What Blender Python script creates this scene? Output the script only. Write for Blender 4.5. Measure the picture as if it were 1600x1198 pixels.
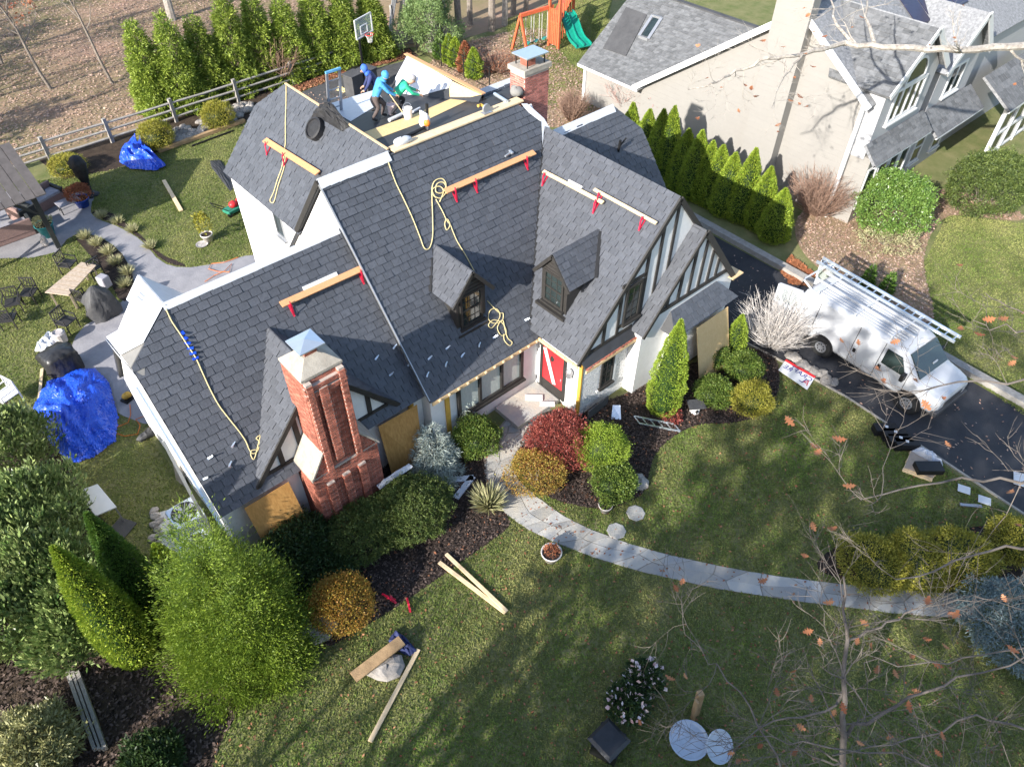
import bpy, bmesh, math, random
import numpy as np
from mathutils import Vector, Matrix, Quaternion
for o in list(bpy.data.objects): bpy.data.objects.remove(o)
scene = bpy.context.scene
COL = scene.collection
random.seed(7); RNG = np.random.default_rng(7)
R = math.radians
# ------------------------------------------------------------------ camera (fitted from the photograph's vanishing points)
F_PX = 1158.4
CAM = np.array([-14.8533, -10.4203, 18.46])
CR = np.array([[0.747782, -0.663935, 0.003472], [-0.471654, -0.534884, -0.701029], [0.467295, 0.522579, -0.713124]])          # rows: right, down, forward in world axes
cam_d = bpy.data.cameras.new('camera'); cam = bpy.data.objects.new('camera', cam_d); COL.objects.link(cam)
cam_d.sensor_fit = 'HORIZONTAL'; cam_d.sensor_width = 36.0; cam_d.lens = F_PX/1600*36
cam_d.clip_start = 0.2; cam_d.clip_end = 600
mw = Matrix.Identity(4)
for i in range(3):
    mw[i][0] = CR[0][i]; mw[i][1] = -CR[1][i]; mw[i][2] = -CR[2][i]; mw[i][3] = CAM[i]
cam.matrix_world = mw
scene.camera = cam
# ------------------------------------------------------------------ light
SUN_AZ, SUN_EL = R(9), R(27)   # direction the light travels (from +X towards +Y), elevation
tv = Vector((math.cos(SUN_AZ)*math.cos(SUN_EL), math.sin(SUN_AZ)*math.cos(SUN_EL), -math.sin(SUN_EL)))
world = bpy.data.worlds.new('World'); scene.world = world; world.use_nodes = True
wn = world.node_tree.nodes; wl = world.node_tree.links
bg = wn['Background']; sky = wn.new('ShaderNodeTexSky'); sky.sky_type = 'NISHITA'; sky.sun_disc = False
sky.sun_elevation = SUN_EL; sky.sun_rotation = math.atan2(-tv.x, -tv.y); sky.altitude = 100; sky.air_density = 1.0; sky.dust_density = 1.2; sky.ozone_density = 1.0
wl.new(sky.outputs['Color'], bg.inputs['Color']); bg.inputs['Strength'].default_value = 0.14
sun_d = bpy.data.lights.new('sun', 'SUN'); sun_d.energy = 4.3; sun_d.angle = R(0.55); sun_d.color = (1.0, 0.955, 0.88)
sun = bpy.data.objects.new('sun', sun_d); COL.objects.link(sun); sun.rotation_euler = tv.to_track_quat('-Z', 'Y').to_euler(); sun.location = (-40, -6, 30)
scene.view_settings.view_transform = 'Standard'; scene.view_settings.look = 'None'; scene.view_settings.exposure = 1.27; scene.view_settings.gamma = 1.0
scene.view_settings.use_curve_mapping = False
# ------------------------------------------------------------------ pixel helpers (1600 x 1198 photo pixels -> points on real planes)
def ray(x, y):
    return CR.T @ np.array([(x-800)/F_PX, (y-599)/F_PX, 1.0])
def PL(x, y, n, c):
    d = ray(x, y); n = np.array(n, float); t = (c - n@CAM)/(n@d); return Vector(CAM + d*t)
def G(x, y, z=0.0): return PL(x, y, (0,0,1), z)
def PX(x, y, X): return PL(x, y, (1,0,0), X)
def PY(x, y, Y): return PL(x, y, (0,1,0), Y)
def ZTOP(base, top):       # height of a point seen at pixel top standing over the ground point base (Vector)
    d = ray(*top); t = math.hypot(base[0]-CAM[0], base[1]-CAM[1])/math.hypot(d[0], d[1]); return CAM[2] + d[2]*t
# ------------------------------------------------------------------ materials
MATS = {}
def mat(name, col, rough=.8, var=.18, scale=6, bump=0., bscale=30, col2=None, metal=0., spec=.35, ind=0., trans=0., detail=4, tint2=None, stretch=None, alpha=1.):
    if name in MATS: return MATS[name]
    m = bpy.data.materials.new(name); m.use_nodes = True; nt = m.node_tree; N = nt.nodes; L = nt.links
    b = N['Principled BSDF']; b.inputs['Roughness'].default_value = rough; b.inputs['Metallic'].default_value = metal
    b.inputs['Specular IOR Level'].default_value = spec
    if alpha < 1: b.inputs['Alpha'].default_value = alpha
    tc = N.new('ShaderNodeTexCoord'); co = tc.outputs['Object']
    if stretch:
        mp = N.new('ShaderNodeMapping'); mp.inputs['Scale'].default_value = stretch; L.new(co, mp.inputs['Vector']); co = mp.outputs['Vector']
    no = N.new('ShaderNodeTexNoise'); no.inputs['Scale'].default_value = scale; no.inputs['Detail'].default_value = detail; no.inputs['Roughness'].default_value = .65
    L.new(co, no.inputs['Vector'])
    rp = N.new('ShaderNodeValToRGB'); rp.color_ramp.elements[0].position = .3; rp.color_ramp.elements[1].position = .72
    c = Vector(col)
    lo = [max(0, v*(1-var)) for v in c]; hi = [min(1, v*(1+var)) for v in c]
    if col2 is not None: lo, hi = list(col), list(col2)
    rp.color_ramp.elements[0].color = (*lo, 1); rp.color_ramp.elements[1].color = (*hi, 1)
    L.new(no.outputs['Fac'], rp.inputs['Fac']); out = rp.outputs['Color']
    if ind or tint2 is not None:
        at = N.new('ShaderNodeAttribute'); at.attribute_name = 'tint'
        oi = N.new('ShaderNodeObjectInfo')
        ad = N.new('ShaderNodeMath'); ad.operation = 'ADD'; L.new(at.outputs['Fac'], ad.inputs[0]); L.new(oi.outputs['Random'], ad.inputs[1])
        fr = N.new('ShaderNodeMath'); fr.operation = 'FRACT'; L.new(ad.outputs[0], fr.inputs[0])
        src = fr.outputs[0]
        if tint2 is not None:
            mx = N.new('ShaderNodeMix'); mx.data_type = 'RGBA'; L.new(at.outputs['Fac'], mx.inputs['Factor']); L.new(out, mx.inputs['A'])
            mx.inputs['B'].default_value = (*tint2, 1); out = mx.outputs['Result']
        if ind:
            hs = N.new('ShaderNodeHueSaturation'); mr = N.new('ShaderNodeMapRange'); mr.inputs['To Min'].default_value = 1-ind; mr.inputs['To Max'].default_value = 1+ind
            L.new(src, mr.inputs['Value']); L.new(mr.outputs['Result'], hs.inputs['Value']); L.new(out, hs.inputs['Color']); out = hs.outputs['Color']
    L.new(out, b.inputs['Base Color'])
    if bump:
        n2 = N.new('ShaderNodeTexNoise'); n2.inputs['Scale'].default_value = bscale; n2.inputs['Detail'].default_value = 5
        L.new(co, n2.inputs['Vector']); bp = N.new('ShaderNodeBump'); bp.inputs['Strength'].default_value = bump; bp.inputs['Distance'].default_value = .04
        L.new(n2.outputs['Fac'], bp.inputs['Height']); L.new(bp.outputs['Normal'], b.inputs['Normal'])
    if trans:
        t = N.new('ShaderNodeBsdfTranslucent'); L.new(out, t.inputs['Color']); ms = N.new('ShaderNodeMixShader'); ms.inputs[0].default_value = trans
        L.new(b.outputs[0], ms.inputs[1]); L.new(t.outputs[0], ms.inputs[2]); L.new(ms.outputs[0], N['Material Output'].inputs['Surface'])
    MATS[name] = m; return m
def leafmat(name, c1, c2, rough=.55, ind=.22, trans=.25, spec=.4):
    return mat(name, c1, rough=rough, var=.2, scale=2.5, ind=ind, tint2=c2, trans=trans, spec=spec)
# ------------------------------------------------------------------ mesh builder
class MB:
    def __init__(s): s.v = []; s.f = []; s.t = []
    def face(s, pts, t=0.):
        i = len(s.v); s.v += [tuple(p) for p in pts]; s.f.append(tuple(range(i, i+len(pts)))); s.t.append(t)
    def hexa(s, p, t=0.):     # 8 points: bottom 4, top 4 (ccw)
        i = len(s.v); s.v += [tuple(q) for q in p]
        for q in ((3,2,1,0),(4,5,6,7),(0,1,5,4),(1,2,6,5),(2,3,7,6),(3,0,4,7)): s.f.append(tuple(i+k for k in q)); s.t.append(t)
    def box(s, c, d, rz=0., M=None, t=0.):
        a, b, h = d[0]/2, d[1]/2, d[2]/2
        P = [Vector(q) for q in ((-a,-b,-h),(a,-b,-h),(a,b,-h),(-a,b,-h),(-a,-b,h),(a,-b,h),(a,b,h),(-a,b,h))]
        if M is None: M = Matrix.Rotation(rz, 3, 'Z')
        s.hexa([M@q + Vector(c) for q in P], t); return s
    def bb(s, lo, hi, t=0.):
        return s.box([(a+b)/2 for a, b in zip(lo, hi)], [abs(b-a) for a, b in zip(lo, hi)], t=t)
    def bar(s, a, b, w, h=None, up=(0,0,1), t=0.):   # rectangular bar from a to b
        a, b = Vector(a), Vector(b); h = h or w; d = (b-a); ln = d.length; d.normalize()
        x = d.cross(Vector(up))
        if x.length < 1e-4: x = d.cross(Vector((1,0,0)))
        x.normalize(); y = x.cross(d)
        Mx = Matrix((x, d, y)).transposed(); s.box((a+b)/2, (w, ln, h), M=Mx, t=t); return s
    def prism(s, poly, ext, t=0.):                   # planar polygon extruded by a vector
        n = len(poly); P = [Vector(p) for p in poly]; e = Vector(ext); i = len(s.v)
        nv = Vector((0,0,0))
        for k in range(n): nv += P[k].cross(P[(k+1) % n])
        if nv.dot(e) > 0: P.reverse()
        s.v += [tuple(p) for p in P] + [tuple(p+e) for p in P]
        s.f.append(tuple(range(i, i+n))); s.f.append(tuple(range(i+2*n-1, i+n-1, -1))); s.t += [t, t]
        for k in range(n):
            k2 = (k+1) % n; s.f.append((i+k2, i+k, i+n+k, i+n+k2)); s.t.append(t)
        return s
    def tube(s, pts, r, n=6, cap=True, t=0.):
        P = [Vector(p) for p in pts]; m = len(P)
        if not hasattr(r, '__len__'): r = [r]*m
        i = len(s.v); prev = None
        for k in range(m):
            d = (P[min(k+1, m-1)] - P[max(k-1, 0)]); 
            if d.length < 1e-9: d = Vector((0,0,1))
            d.normalize()
            x = d.cross(prev) if prev is not None else d.cross(Vector((.31,.2,.93)))
            if prev is not None: x = prev - d*prev.dot(d)
            if x.length < 1e-6: x = d.cross(Vector((1,0,.2)))
            x.normalize(); prev = x; y = d.cross(x)
            for j in range(n):
                a = 2*math.pi*j/n; s.v.append(tuple(P[k] + (x*math.cos(a) + y*math.sin(a))*r[k]))
        for k in range(m-1):
            for j in range(n):
                j2 = (j+1) % n; a = i+k*n; s.f.append((a+j, a+j2, a+n+j2, a+n+j)); s.t.append(t)
        if cap:
            s.f.append(tuple(i+j for j in range(n-1, -1, -1))); s.f.append(tuple(i+(m-1)*n+j for j in range(n))); s.t += [t, t]
        return s
    def lathe(s, prof, c=(0,0,0), n=16, t=0.):       # profile [(r,z)...]
        c = Vector(c); i = len(s.v); m = len(prof)
        for r, z in prof:
            for j in range(n):
                a = 2*math.pi*j/n; s.v.append((c.x + r*math.cos(a), c.y + r*math.sin(a), c.z+z))
        for k in range(m-1):
            for j in range(n):
                j2 = (j+1) % n; a = i+k*n; s.f.append((a+j, a+j2, a+n+j2, a+n+j)); s.t.append(t)
        s.f.append(tuple(i+j for j in range(n-1, -1, -1))); s.f.append(tuple(i+(m-1)*n+j for j in range(n))); s.t += [t, t]
        return s
    def blob(s, c, rad, n=8, m=6, amp=.15, seed=0, t=0.):   # lumpy ellipsoid
        rg = random.Random(seed); ph = [rg.uniform(0, 6.28) for _ in range(6)]; c = Vector(c); i = len(s.v)
        for a in range(m+1):
            th = math.pi*a/m
            for b in range(n):
                p = 2*math.pi*b/n
                k = 1 + amp*(math.sin(2*p+ph[0]+th)+math.sin(3*p+ph[1])*math.sin(2*th+ph[2])+math.sin(p+ph[3])*math.cos(th*2+ph[4]))*.6
                s.v.append((c.x+rad[0]*k*math.sin(th)*math.cos(p), c.y+rad[1]*k*math.sin(th)*math.sin(p), c.z+rad[2]*k*math.cos(th)))
        for a in range(m):
            for b in range(n):
                b2 = (b+1) % n; s.f.append((i+a*n+b, i+(a+1)*n+b, i+(a+1)*n+b2, i+a*n+b2)); s.t.append(t)
        return s
    def build(s, name, m, parent=None, smooth=False, bevel=0.):
        me = bpy.data.meshes.new(name); me.from_pydata(s.v, [], s.f)
        if any(s.t):
            at = me.attributes.new('tint', 'FLOAT', 'FACE'); at.data.foreach_set('value', s.t)
        me.validate(clean_customdata=False); me.update()
        if smooth: me.polygons.foreach_set('use_smooth', [True]*len(me.polygons))
        return link(name, me, m, parent, bevel)
def link(name, me, m, parent=None, bevel=0.):
    o = bpy.data.objects.new(name, me); COL.objects.link(o)
    if m is not None and not me.materials: me.materials.append(m if not isinstance(m, str) else MATS[m])
    if parent is not None:
        o.parent = parent
        if parent.type == 'EMPTY' and parent.parent is None: o.matrix_parent_inverse = Matrix.Translation(-Vector(parent.location))
    if bevel:
        b = o.modifiers.new('bevel', 'BEVEL'); b.width = bevel; b.segments = 2; b.limit_method = 'ANGLE'
    return o
def tag(o, label, cat, group=None, kind=None):
    if label: o['label'] = label
    if cat: o['category'] = cat
    if group: o['group'] = group
    if kind: o['kind'] = kind
    return o
def thing(name, label, cat, loc=(0,0,0), group=None):
    e = bpy.data.objects.new(name, None); COL.objects.link(e); e.location = Vector(loc); e.empty_display_size = .3
    return tag(e, label, cat, group)
def dup(root, loc, rz=0., sc=1., label=None, group=None):
    r = root.copy(); COL.objects.link(r); r.location = Vector(loc); r.rotation_euler = (0,0,rz)
    r.scale = (sc,sc,sc) if not hasattr(sc, '__len__') else sc
    if label: r['label'] = label
    if group: r['group'] = group
    for ch in list(root.children):
        c = ch.copy(); COL.objects.link(c); c.parent = r
        for g in list(ch.children):
            d = g.copy(); COL.objects.link(d); d.parent = c
    return r
def struct(o): o['kind'] = 'structure'; return o
def stuff(o): o['kind'] = 'stuff'; return o
def npmesh(name, V, nper, tint=None, smooth=False):      # V: (N, nper, 3) faces
    N = V.shape[0]; me = bpy.data.meshes.new(name)
    me.vertices.add(N*nper); me.vertices.foreach_set('co', V.reshape(-1).astype(np.float32))
    me.loops.add(N*nper); me.loops.foreach_set('vertex_index', np.arange(N*nper, dtype=np.int32))
    me.polygons.add(N); me.polygons.foreach_set('loop_start', np.arange(0, N*nper, nper, dtype=np.int32))
    if tint is not None:
        at = me.attributes.new('tint', 'FLOAT', 'FACE'); at.data.foreach_set('value', tint.astype(np.float32))
    me.update(calc_edges=True); me.validate(clean_customdata=False); return me
def inpoly(P, poly):
    x, y = P[:,0], P[:,1]; c = np.zeros(len(P), bool); n = len(poly); j = n-1
    for i in range(n):
        xi, yi = poly[i][0], poly[i][1]; xj, yj = poly[j][0], poly[j][1]
        m = ((yi > y) != (yj > y)) & (x < (xj-xi)*(y-yi)/((yj-yi)+1e-12)+xi); c ^= m; j = i
    return c
def scatter(poly, n):
    q = np.array([(p[0], p[1]) for p in poly]); lo, hi = q.min(0), q.max(0); out = []
    tot = 0
    while tot < n:
        P = RNG.uniform(lo, hi, (n, 2)); P = P[inpoly(P, q)]; out.append(P); tot += len(P)
        if not len(P): break
    return np.concatenate(out)[:n]
def unit(a): return a/(np.linalg.norm(a, axis=-1, keepdims=True)+1e-9)
def leaves(name, P, A, size, aspect=.45, tint=None, jit=.6, curl=0.):
    """diamond leaves at points P with long axes A (jittered)"""
    n = len(P); A = unit(A + RNG.normal(0, jit, (n,3))); B = unit(np.cross(A, RNG.normal(0,1,(n,3))))
    L = (size*RNG.uniform(.45, 1.6, n))[:,None]; W = L*aspect
    V = np.stack([P, P+A*L*.5+B*W*.5, P+A*L, P+A*L*.5-B*W*.5], 1)
    return npmesh(name, V, 4, RNG.random(n) if tint is None else tint)
def lump(rg, k=7):
    W = [(rg.normal(0,1,3), rg.uniform(0,6.28), rg.uniform(2.0,5.5)) for _ in range(k)]
    def f(D):
        s = 0
        for w, p, q in W: s = s + np.sin(D@(w/np.linalg.norm(w))*q + p)
        return s/k
    return f
def bush_pts(rx, ry, h, n, lumpy=.12, seed=0, shell=.75, flat=0.):
    rg = np.random.default_rng(seed); D = unit(rg.normal(0,1,(n,3))); D[:,2] = np.where(D[:,2] < -.55, -D[:,2], D[:,2])
    f = lump(rg); k = 1 + lumpy*2.2*f(D*1.6)
    rho = np.where(rg.random(n) < shell, 1-np.abs(rg.normal(0,.07,n)), rg.random(n)**.5)
    rho = np.where(rg.random(n) < .13, 1+np.abs(rg.normal(0,.075,n)), rho); f2 = lump(rg, 12); k = k*(1+lumpy*.9*f2(D*5.))
    P = D*np.array([rx, ry, h*.52])*(k*rho)[:,None]; P[:,2] += h*.5
    P[:,2] = np.maximum(P[:,2], .03)
    return P, D
def cone_pts(h, r, n, prof='cone', lumpy=.15, seed=0, shell=.8, clump=0):
    rg = np.random.default_rng(seed); t = rg.random(n)
    if prof == 'cone': t = 1-np.sqrt(1-t*.998); rr = (1-t)**.85
    elif prof == 'spire': t = 1-np.sqrt(1-t*.998); rr = (1-t)**1.05
    elif prof == 'col': rr = np.where(t < .12, .72+2.3*t, np.clip(1-((t-.12)/.88)**2.2, 0.02, 1))
    else: t = 1-np.sqrt(1-t*.995); rr = np.clip((1-t), 0, 1)**.7*np.where(t < .1, .75+2.5*t, 1)
    th = rg.uniform(0, 2*np.pi, n); D = np.stack([np.cos(th), np.sin(th), t*h/r*.9], 1); f = lump(rg, 9)
    k = 1 + lumpy*2*f(np.stack([np.cos(th), np.sin(th), t*h/r*1.1], 1)*1.8)
    rho = np.where(rg.random(n) < shell, 1-np.abs(rg.normal(0,.08,n)), rg.random(n)**.5)
    P = np.stack([np.cos(th)*rr*r*rho*k, np.sin(th)*rr*r*rho*k, t*h], 1)
    A = np.stack([np.cos(th), np.sin(th), np.full(n, .9)], 1)
    return P, A
# ------------------------------------------------------------------ palette
mat('grass', (.11,.14,.045), rough=.95, col2=(.24,.22,.11), scale=1.1, bump=.8, bscale=60, detail=9, spec=.1)
mat('litter', (.17,.16,.07), rough=.95, col2=(.36,.23,.17), scale=.16, bump=.8, bscale=30, detail=10, spec=.1)
mat('dry_ground', (.2,.145,.09), rough=.95, col2=(.36,.27,.17), scale=1.3, bump=.7, bscale=30, detail=9, spec=.1)
mat('mulch', (.022,.017,.015), rough=.95, col2=(.07,.052,.044), scale=9, bump=1., bscale=45, detail=8, spec=.15)
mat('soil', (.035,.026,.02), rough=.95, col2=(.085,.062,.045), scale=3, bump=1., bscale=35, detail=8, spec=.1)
mat('asphalt', (.021,.022,.027), rough=.7, col2=(.045,.045,.05), scale=1.1, bump=.35, bscale=90, detail=8)
mat('court_asphalt', (.05,.05,.053), rough=.85, col2=(.085,.085,.088), scale=2, bump=.3, bscale=80, detail=8)
mat('stamped', (.2,.195,.21), rough=.7, col2=(.3,.29,.3), scale=1.6, bump=.3, bscale=14, detail=8)
mat('flagstone', (.27,.28,.29), rough=.8, col2=(.42,.38,.31), scale=1.4, bump=.35, bscale=18, ind=.22, detail=6)
mat('shingle', (.07,.075,.088), rough=.5, var=.22, scale=14, bump=.25, bscale=50, ind=.13, spec=.45)
mat('underlay_dark', (.035,.036,.04), rough=.55, var=.2, scale=3)
mat('white_membrane', (.54,.56,.6), rough=.45, var=.06, scale=5, bump=.25, bscale=8)
mat('grey_board', (.2,.195,.185), rough=.9, var=.1, scale=5)
mat('stucco', (.7,.695,.685), rough=.9, var=.05, scale=3, bump=.25, bscale=25)
mat('painted_brick', (.62,.615,.605), rough=.85, var=.05, scale=4, bump=.35, bscale=18)
mat('dark_trim', (.03,.028,.026), rough=.6, var=.2, scale=8)
mat('timber', (.035,.032,.03), rough=.7, var=.25, scale=6)
mat('fresh_wood', (.55,.38,.2), rough=.75, col2=(.68,.5,.29), scale=5, stretch=(1,1,12))
mat('plank_orange', (.5,.25,.115), rough=.75, col2=(.62,.34,.17), scale=4, stretch=(6,6,6))
mat('plank_pale', (.6,.45,.27), rough=.8, col2=(.72,.56,.36), scale=6)
mat('osb', (.6,.42,.19), rough=.8, col2=(.72,.55,.28), scale=14)
mat('plywood', (.33,.165,.045), rough=.7, col2=(.52,.29,.095), scale=4, stretch=(5,5,.9), detail=8)
mat('plywood_pale', (.58,.38,.17), rough=.7, col2=(.68,.48,.25), scale=4, stretch=(5,5,.9), detail=8)
mat('brick', (.36,.125,.085), rough=.85, var=.3, scale=5, ind=.35, bump=.3, bscale=60)
mat('mortar', (.44,.37,.32), rough=.95, var=.15, scale=10)
mat('concrete', (.27,.24,.2), rough=.9, col2=(.42,.385,.33), scale=3, bump=.3, bscale=25)
mat('metal_pale', (.6,.66,.72), rough=.3, metal=.7, var=.05)
mat('metal_grey', (.4,.41,.43), rough=.4, metal=.6, var=.1)
mat('black', (.012,.012,.013), rough=.5, var=.2)
mat('black_cloth', (.02,.02,.022), rough=.6, var=.4, scale=6, bump=.5, bscale=8)
mat('glass', (.02,.03,.03), rough=.06, var=.3, scale=2, spec=.8)
mat('curtain', (.3,.34,.32), rough=.5, col2=(.5,.54,.5), scale=9, stretch=(14,14,.6))
mat('white_paint', (.64,.64,.635), rough=.5, var=.03)
mat('red_paint', (.62,.03,.035), rough=.4, var=.06)
mat('red_metal', (.55,.015,.05), rough=.4, var=.1)
mat('yellow_board', (.55,.33,.06), rough=.7, var=.15, scale=8)
mat('rope', (.6,.5,.26), rough=.9, var=.15, scale=60)
mat('blue_tarp', (.01,.055,.48), rough=.33, col2=(.02,.1,.62), scale=3, spec=.6, bump=.35, bscale=9)
mat('grey_wood', (.24,.22,.2), rough=.9, col2=(.36,.34,.31), scale=5, bump=.4, bscale=40)
mat('brown_timber', (.26,.17,.09), rough=.9, col2=(.42,.28,.15), scale=4, bump=.3)
mat('bark', (.16,.13,.105), rough=.95, col2=(.3,.26,.22), scale=9, bump=.8, bscale=25)
mat('bark_pale', (.42,.39,.34), rough=.95, col2=(.2,.17,.15), scale=7, bump=.6, bscale=20)
mat('twig_grey', (.33,.29,.26), rough=.9, col2=(.5,.45,.4), scale=6)
mat('stone', (.2,.18,.16), rough=.9, col2=(.36,.33,.3), scale=4, bump=.5, bscale=12, ind=.3)
leafmat('dead_leaf', (.32,.1,.035), (.5,.26,.13), ind=.35, trans=.2)
leafmat('oak_leaf', (.36,.12,.05), (.47,.21,.1), ind=.25, trans=.35)
MT = MATS
def sheet(name, pts, z, m, structure=True):
    b = MB(); b.face([(p[0], p[1], z) for p in pts]); o = b.build(name, m)
    # triangulate the outline cleanly
    bm = bmesh.new(); bm.from_mesh(o.data); bmesh.ops.triangulate(bm, faces=bm.faces[:]); 
    for f in bm.faces:
        if f.normal.z < 0: f.normal_flip()
    bm.to_mesh(o.data); bm.free()
    if structure: struct(o)
    return o
def smoothpoly(pts, it=2):
    P = [Vector((p[0], p[1], 0)) for p in pts]
    for _ in range(it):
        Q = []
        for i in range(len(P)):
            a, b = P[i], P[(i+1) % len(P)]; Q += [a*.75+b*.25, a*.25+b*.75]
        P = Q
    return P
GP = lambda L: [G(*p) for p in L]
# ------------------------------------------------------------------ setting: ground sheets
sheet('ground', [(-260,-200),(320,-200),(320,400),(-260,400)], 0, MT['grass'])
WOODS = [(-90,30.2),(11,30.2),(13.5,28.5),(30,27.5),(34,60),(30,170),(-90,170)]
sheet('woods_floor', WOODS, .004, MT['litter'])
SIDE = smoothpoly(GP([(1245,395),(1240,330),(1330,300),(1470,290),(1600,330),(1600,350),(1480,330),(1450,370),(1440,420),(1465,500),(1440,520),(1330,455)]))
sheet('side_bed', SIDE, .004, MT['dry_ground'])
BACK_BED = smoothpoly([(11,28.3),(9.6,20),(11.6,15),(14.6,14.5),(17,17),(18,22),(22,27)])
sheet('back_bed', BACK_BED, .004, MT['dry_ground'])
sheet('driveway', [(5.3,-40),(9.0,-40),(9.3,-9.5),(9.75,0),(9.9,14),(6,14),(5.85,4),(5.15,-1),(5.35,-3),(5.45,-5),(5.1,-11)], .012, MT['asphalt'])
BED_R = smoothpoly(GP([(862,640),(930,632),(990,612),(1130,545),(1205,545),(1222,590),(1205,645),(1150,662),(1090,662),(1050,682),(1020,712),(1012,752),(1002,778),(950,797),(895,790),(845,772),(812,740),(808,700),(830,655)]), 2)
BED_L = smoothpoly(GP([(330,850),(400,985),(500,1020),(560,985),(625,945),(700,893),(790,830),(800,815),(765,765),(757,720),(768,690),(735,640),(690,640)]), 2)
sheet('mulch_bed', BED_R, .008, MT['mulch'])
sheet('mulch_bed', BED_L, .008, MT['mulch'])
BED_B = smoothpoly(GP([(1265,885),(1310,848),(1420,838),(1560,818),(1640,800),(1660,915),(1450,918),(1310,905)]), 2)
sheet('mulch_bed', BED_B, .008, MT['mulch'])
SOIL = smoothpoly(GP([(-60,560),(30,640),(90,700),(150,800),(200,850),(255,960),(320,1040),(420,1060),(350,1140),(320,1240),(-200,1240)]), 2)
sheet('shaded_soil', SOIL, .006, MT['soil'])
FENCE_BED = GP([(100,280),(60,250),(180,215),(380,145),(470,110),(640,75),(655,88),(545,112),(465,140),(385,190),(240,240),(180,265)])
sheet('fence_bed', FENCE_BED, .006, MT['soil'])
PATIO = smoothpoly(GP([(-60,365),(-60,405),(85,403),(110,366),(150,366),(187,390),(205,420),(213,455),(165,490),(122,515),(105,560),(130,610),(180,645),(240,668),(300,640),(420,405),(398,396),(340,412),(285,420),(250,410),(225,378),(190,356),(150,342),(140,330),(150,300),(60,300),(-60,300)]), 1)
sheet('patio', PATIO, .012, MT['stamped'])
BED_P1 = smoothpoly(GP([(140,331),(170,328),(212,360),(250,398),(285,411),(292,419),(255,410),(226,378),(192,355),(152,341)]), 1)
BED_P2 = smoothpoly(GP([(112,367),(150,367),(187,391),(205,421),(212,453),(190,478),(168,432),(140,398)]), 1)
sheet('path_bed', BED_P1, .016, MT['mulch']); sheet('path_bed', BED_P2, .016, MT['mulch'])
sheet('court', GP([(455,152),(510,128),(642,93),(668,110),(740,190),(560,250),(480,210)]), .012, MT['court_asphalt'])
GRAVEL = smoothpoly(GP([(238,815),(255,795),(290,800),(340,830),(350,900),(300,905),(262,880)]), 1)
mat('gravel', (.45,.44,.43), rough=.9, col2=(.7,.69,.68), scale=40, bump=.8, bscale=60); sheet('gravel_pad', GRAVEL, .012, MT['gravel'])
# walkway bed and its separate flagstones
WL = [(762,688),(756,718),(757,747),(768,776),(790,803),(826,828),(870,849),(930,872),(1000,893),(1120,920),(1250,940),(1350,952),(1440,962),(1530,968)]
WR = [(826,688),(806,706),(799,728),(812,752),(838,776),(880,806),(922,827),(985,850),(1050,868),(1150,890),(1250,905),(1350,916),(1450,925),(1532,930)]
wl_, wr_ = GP(WL), GP(WR)
mat('joint_sand', (.24,.22,.19), rough=.95, var=.2, scale=20)
walk = sheet('walkway', wl_ + wr_[::-1], .010, MT['joint_sand'])
landing = GP([(757,720),(762,688),(790,655),(840,640),(862,640),(826,688),(806,706)])
landing_o = sheet('entry_landing', landing, .006, MT['joint_sand'])
def lerp_chain(C, s):
    k = min(int(s), len(C)-2); return C[k].lerp(C[k+1], s-k)
def stones(parent, quadf, nu, nv, seed):
    rg = random.Random(seed)
    U = [[(i + (rg.uniform(-.34,.34) if 0 < i < nu else 0))/nu for j in range(nv+1)] for i in range(nu+1)]
    V = [[(j + (rg.uniform(-.36,.36) if 0 < j < nv else 0))/nv for j in range(nv+1)] for i in range(nu+1)]
    for i in range(nu):
        for j in range(nv):
            c = [quadf(U[a][b], V[a][b]) for a, b in ((i,j),(i+1,j),(i+1,j+1),(i,j+1))]
            if rg.random() < .3 and j+1 < nv: pass
            m = sum(c, Vector((0,0,0)))/4
            q = []
            for k in range(4):
                a = c[k] + (m-c[k]).normalized()*.014; b2 = c[(k+1) % 4] + (m-c[(k+1) % 4]).normalized()*.014
                q += [a, a.lerp(b2, .5) + Vector((rg.uniform(-.02,.02), rg.uniform(-.02,.02), 0))]
            b = MB(); b.prism([(p.x, p.y, .008) for p in q], (0,0,.014+rg.uniform(0,.008))); b.build('flagstone', MT['flagstone'], parent)
stones(walk, lambda u, v: lerp_chain(wl_, u*(len(wl_)-1)).lerp(lerp_chain(wr_, u*(len(wr_)-1)), v), 30, 2, 3)
def lq(u, v):
    a = G(762,690).lerp(G(796,652), u); b = G(824,690).lerp(G(856,640), u); return a.lerp(b, v)
stones(landing_o, lq, 4, 3, 5)
# driveway edging: timber kerb on the far side, thin edging on the near side
kerb = MB()
for a, b in (((9.55,-22),(9.62,-9.5)),((9.62,-9.5),(9.95,-1)),((9.95,-1),(10.15,6)),((10.15,6),(10.2,14))): kerb.bar((a[0],a[1],.1),(b[0],b[1],.1),.34,.24)
tag(kerb.build('driveway_kerb', MT['grey_wood']), 'weathered timber kerb along the far edge of the driveway', 'kerb')
edge = MB()
DE = [(5.27,-30),(5.06,-11),(5.41,-5),(5.31,-3),(5.11,-1)]
for a, b in zip(DE, DE[1:]): edge.bar((a[0],a[1],.02),(b[0],b[1],.02),.07,.06)
tag(edge.build('driveway_edging', MT['concrete']), 'thin pale edging strip between the lawn and the black driveway', 'edging')
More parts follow.
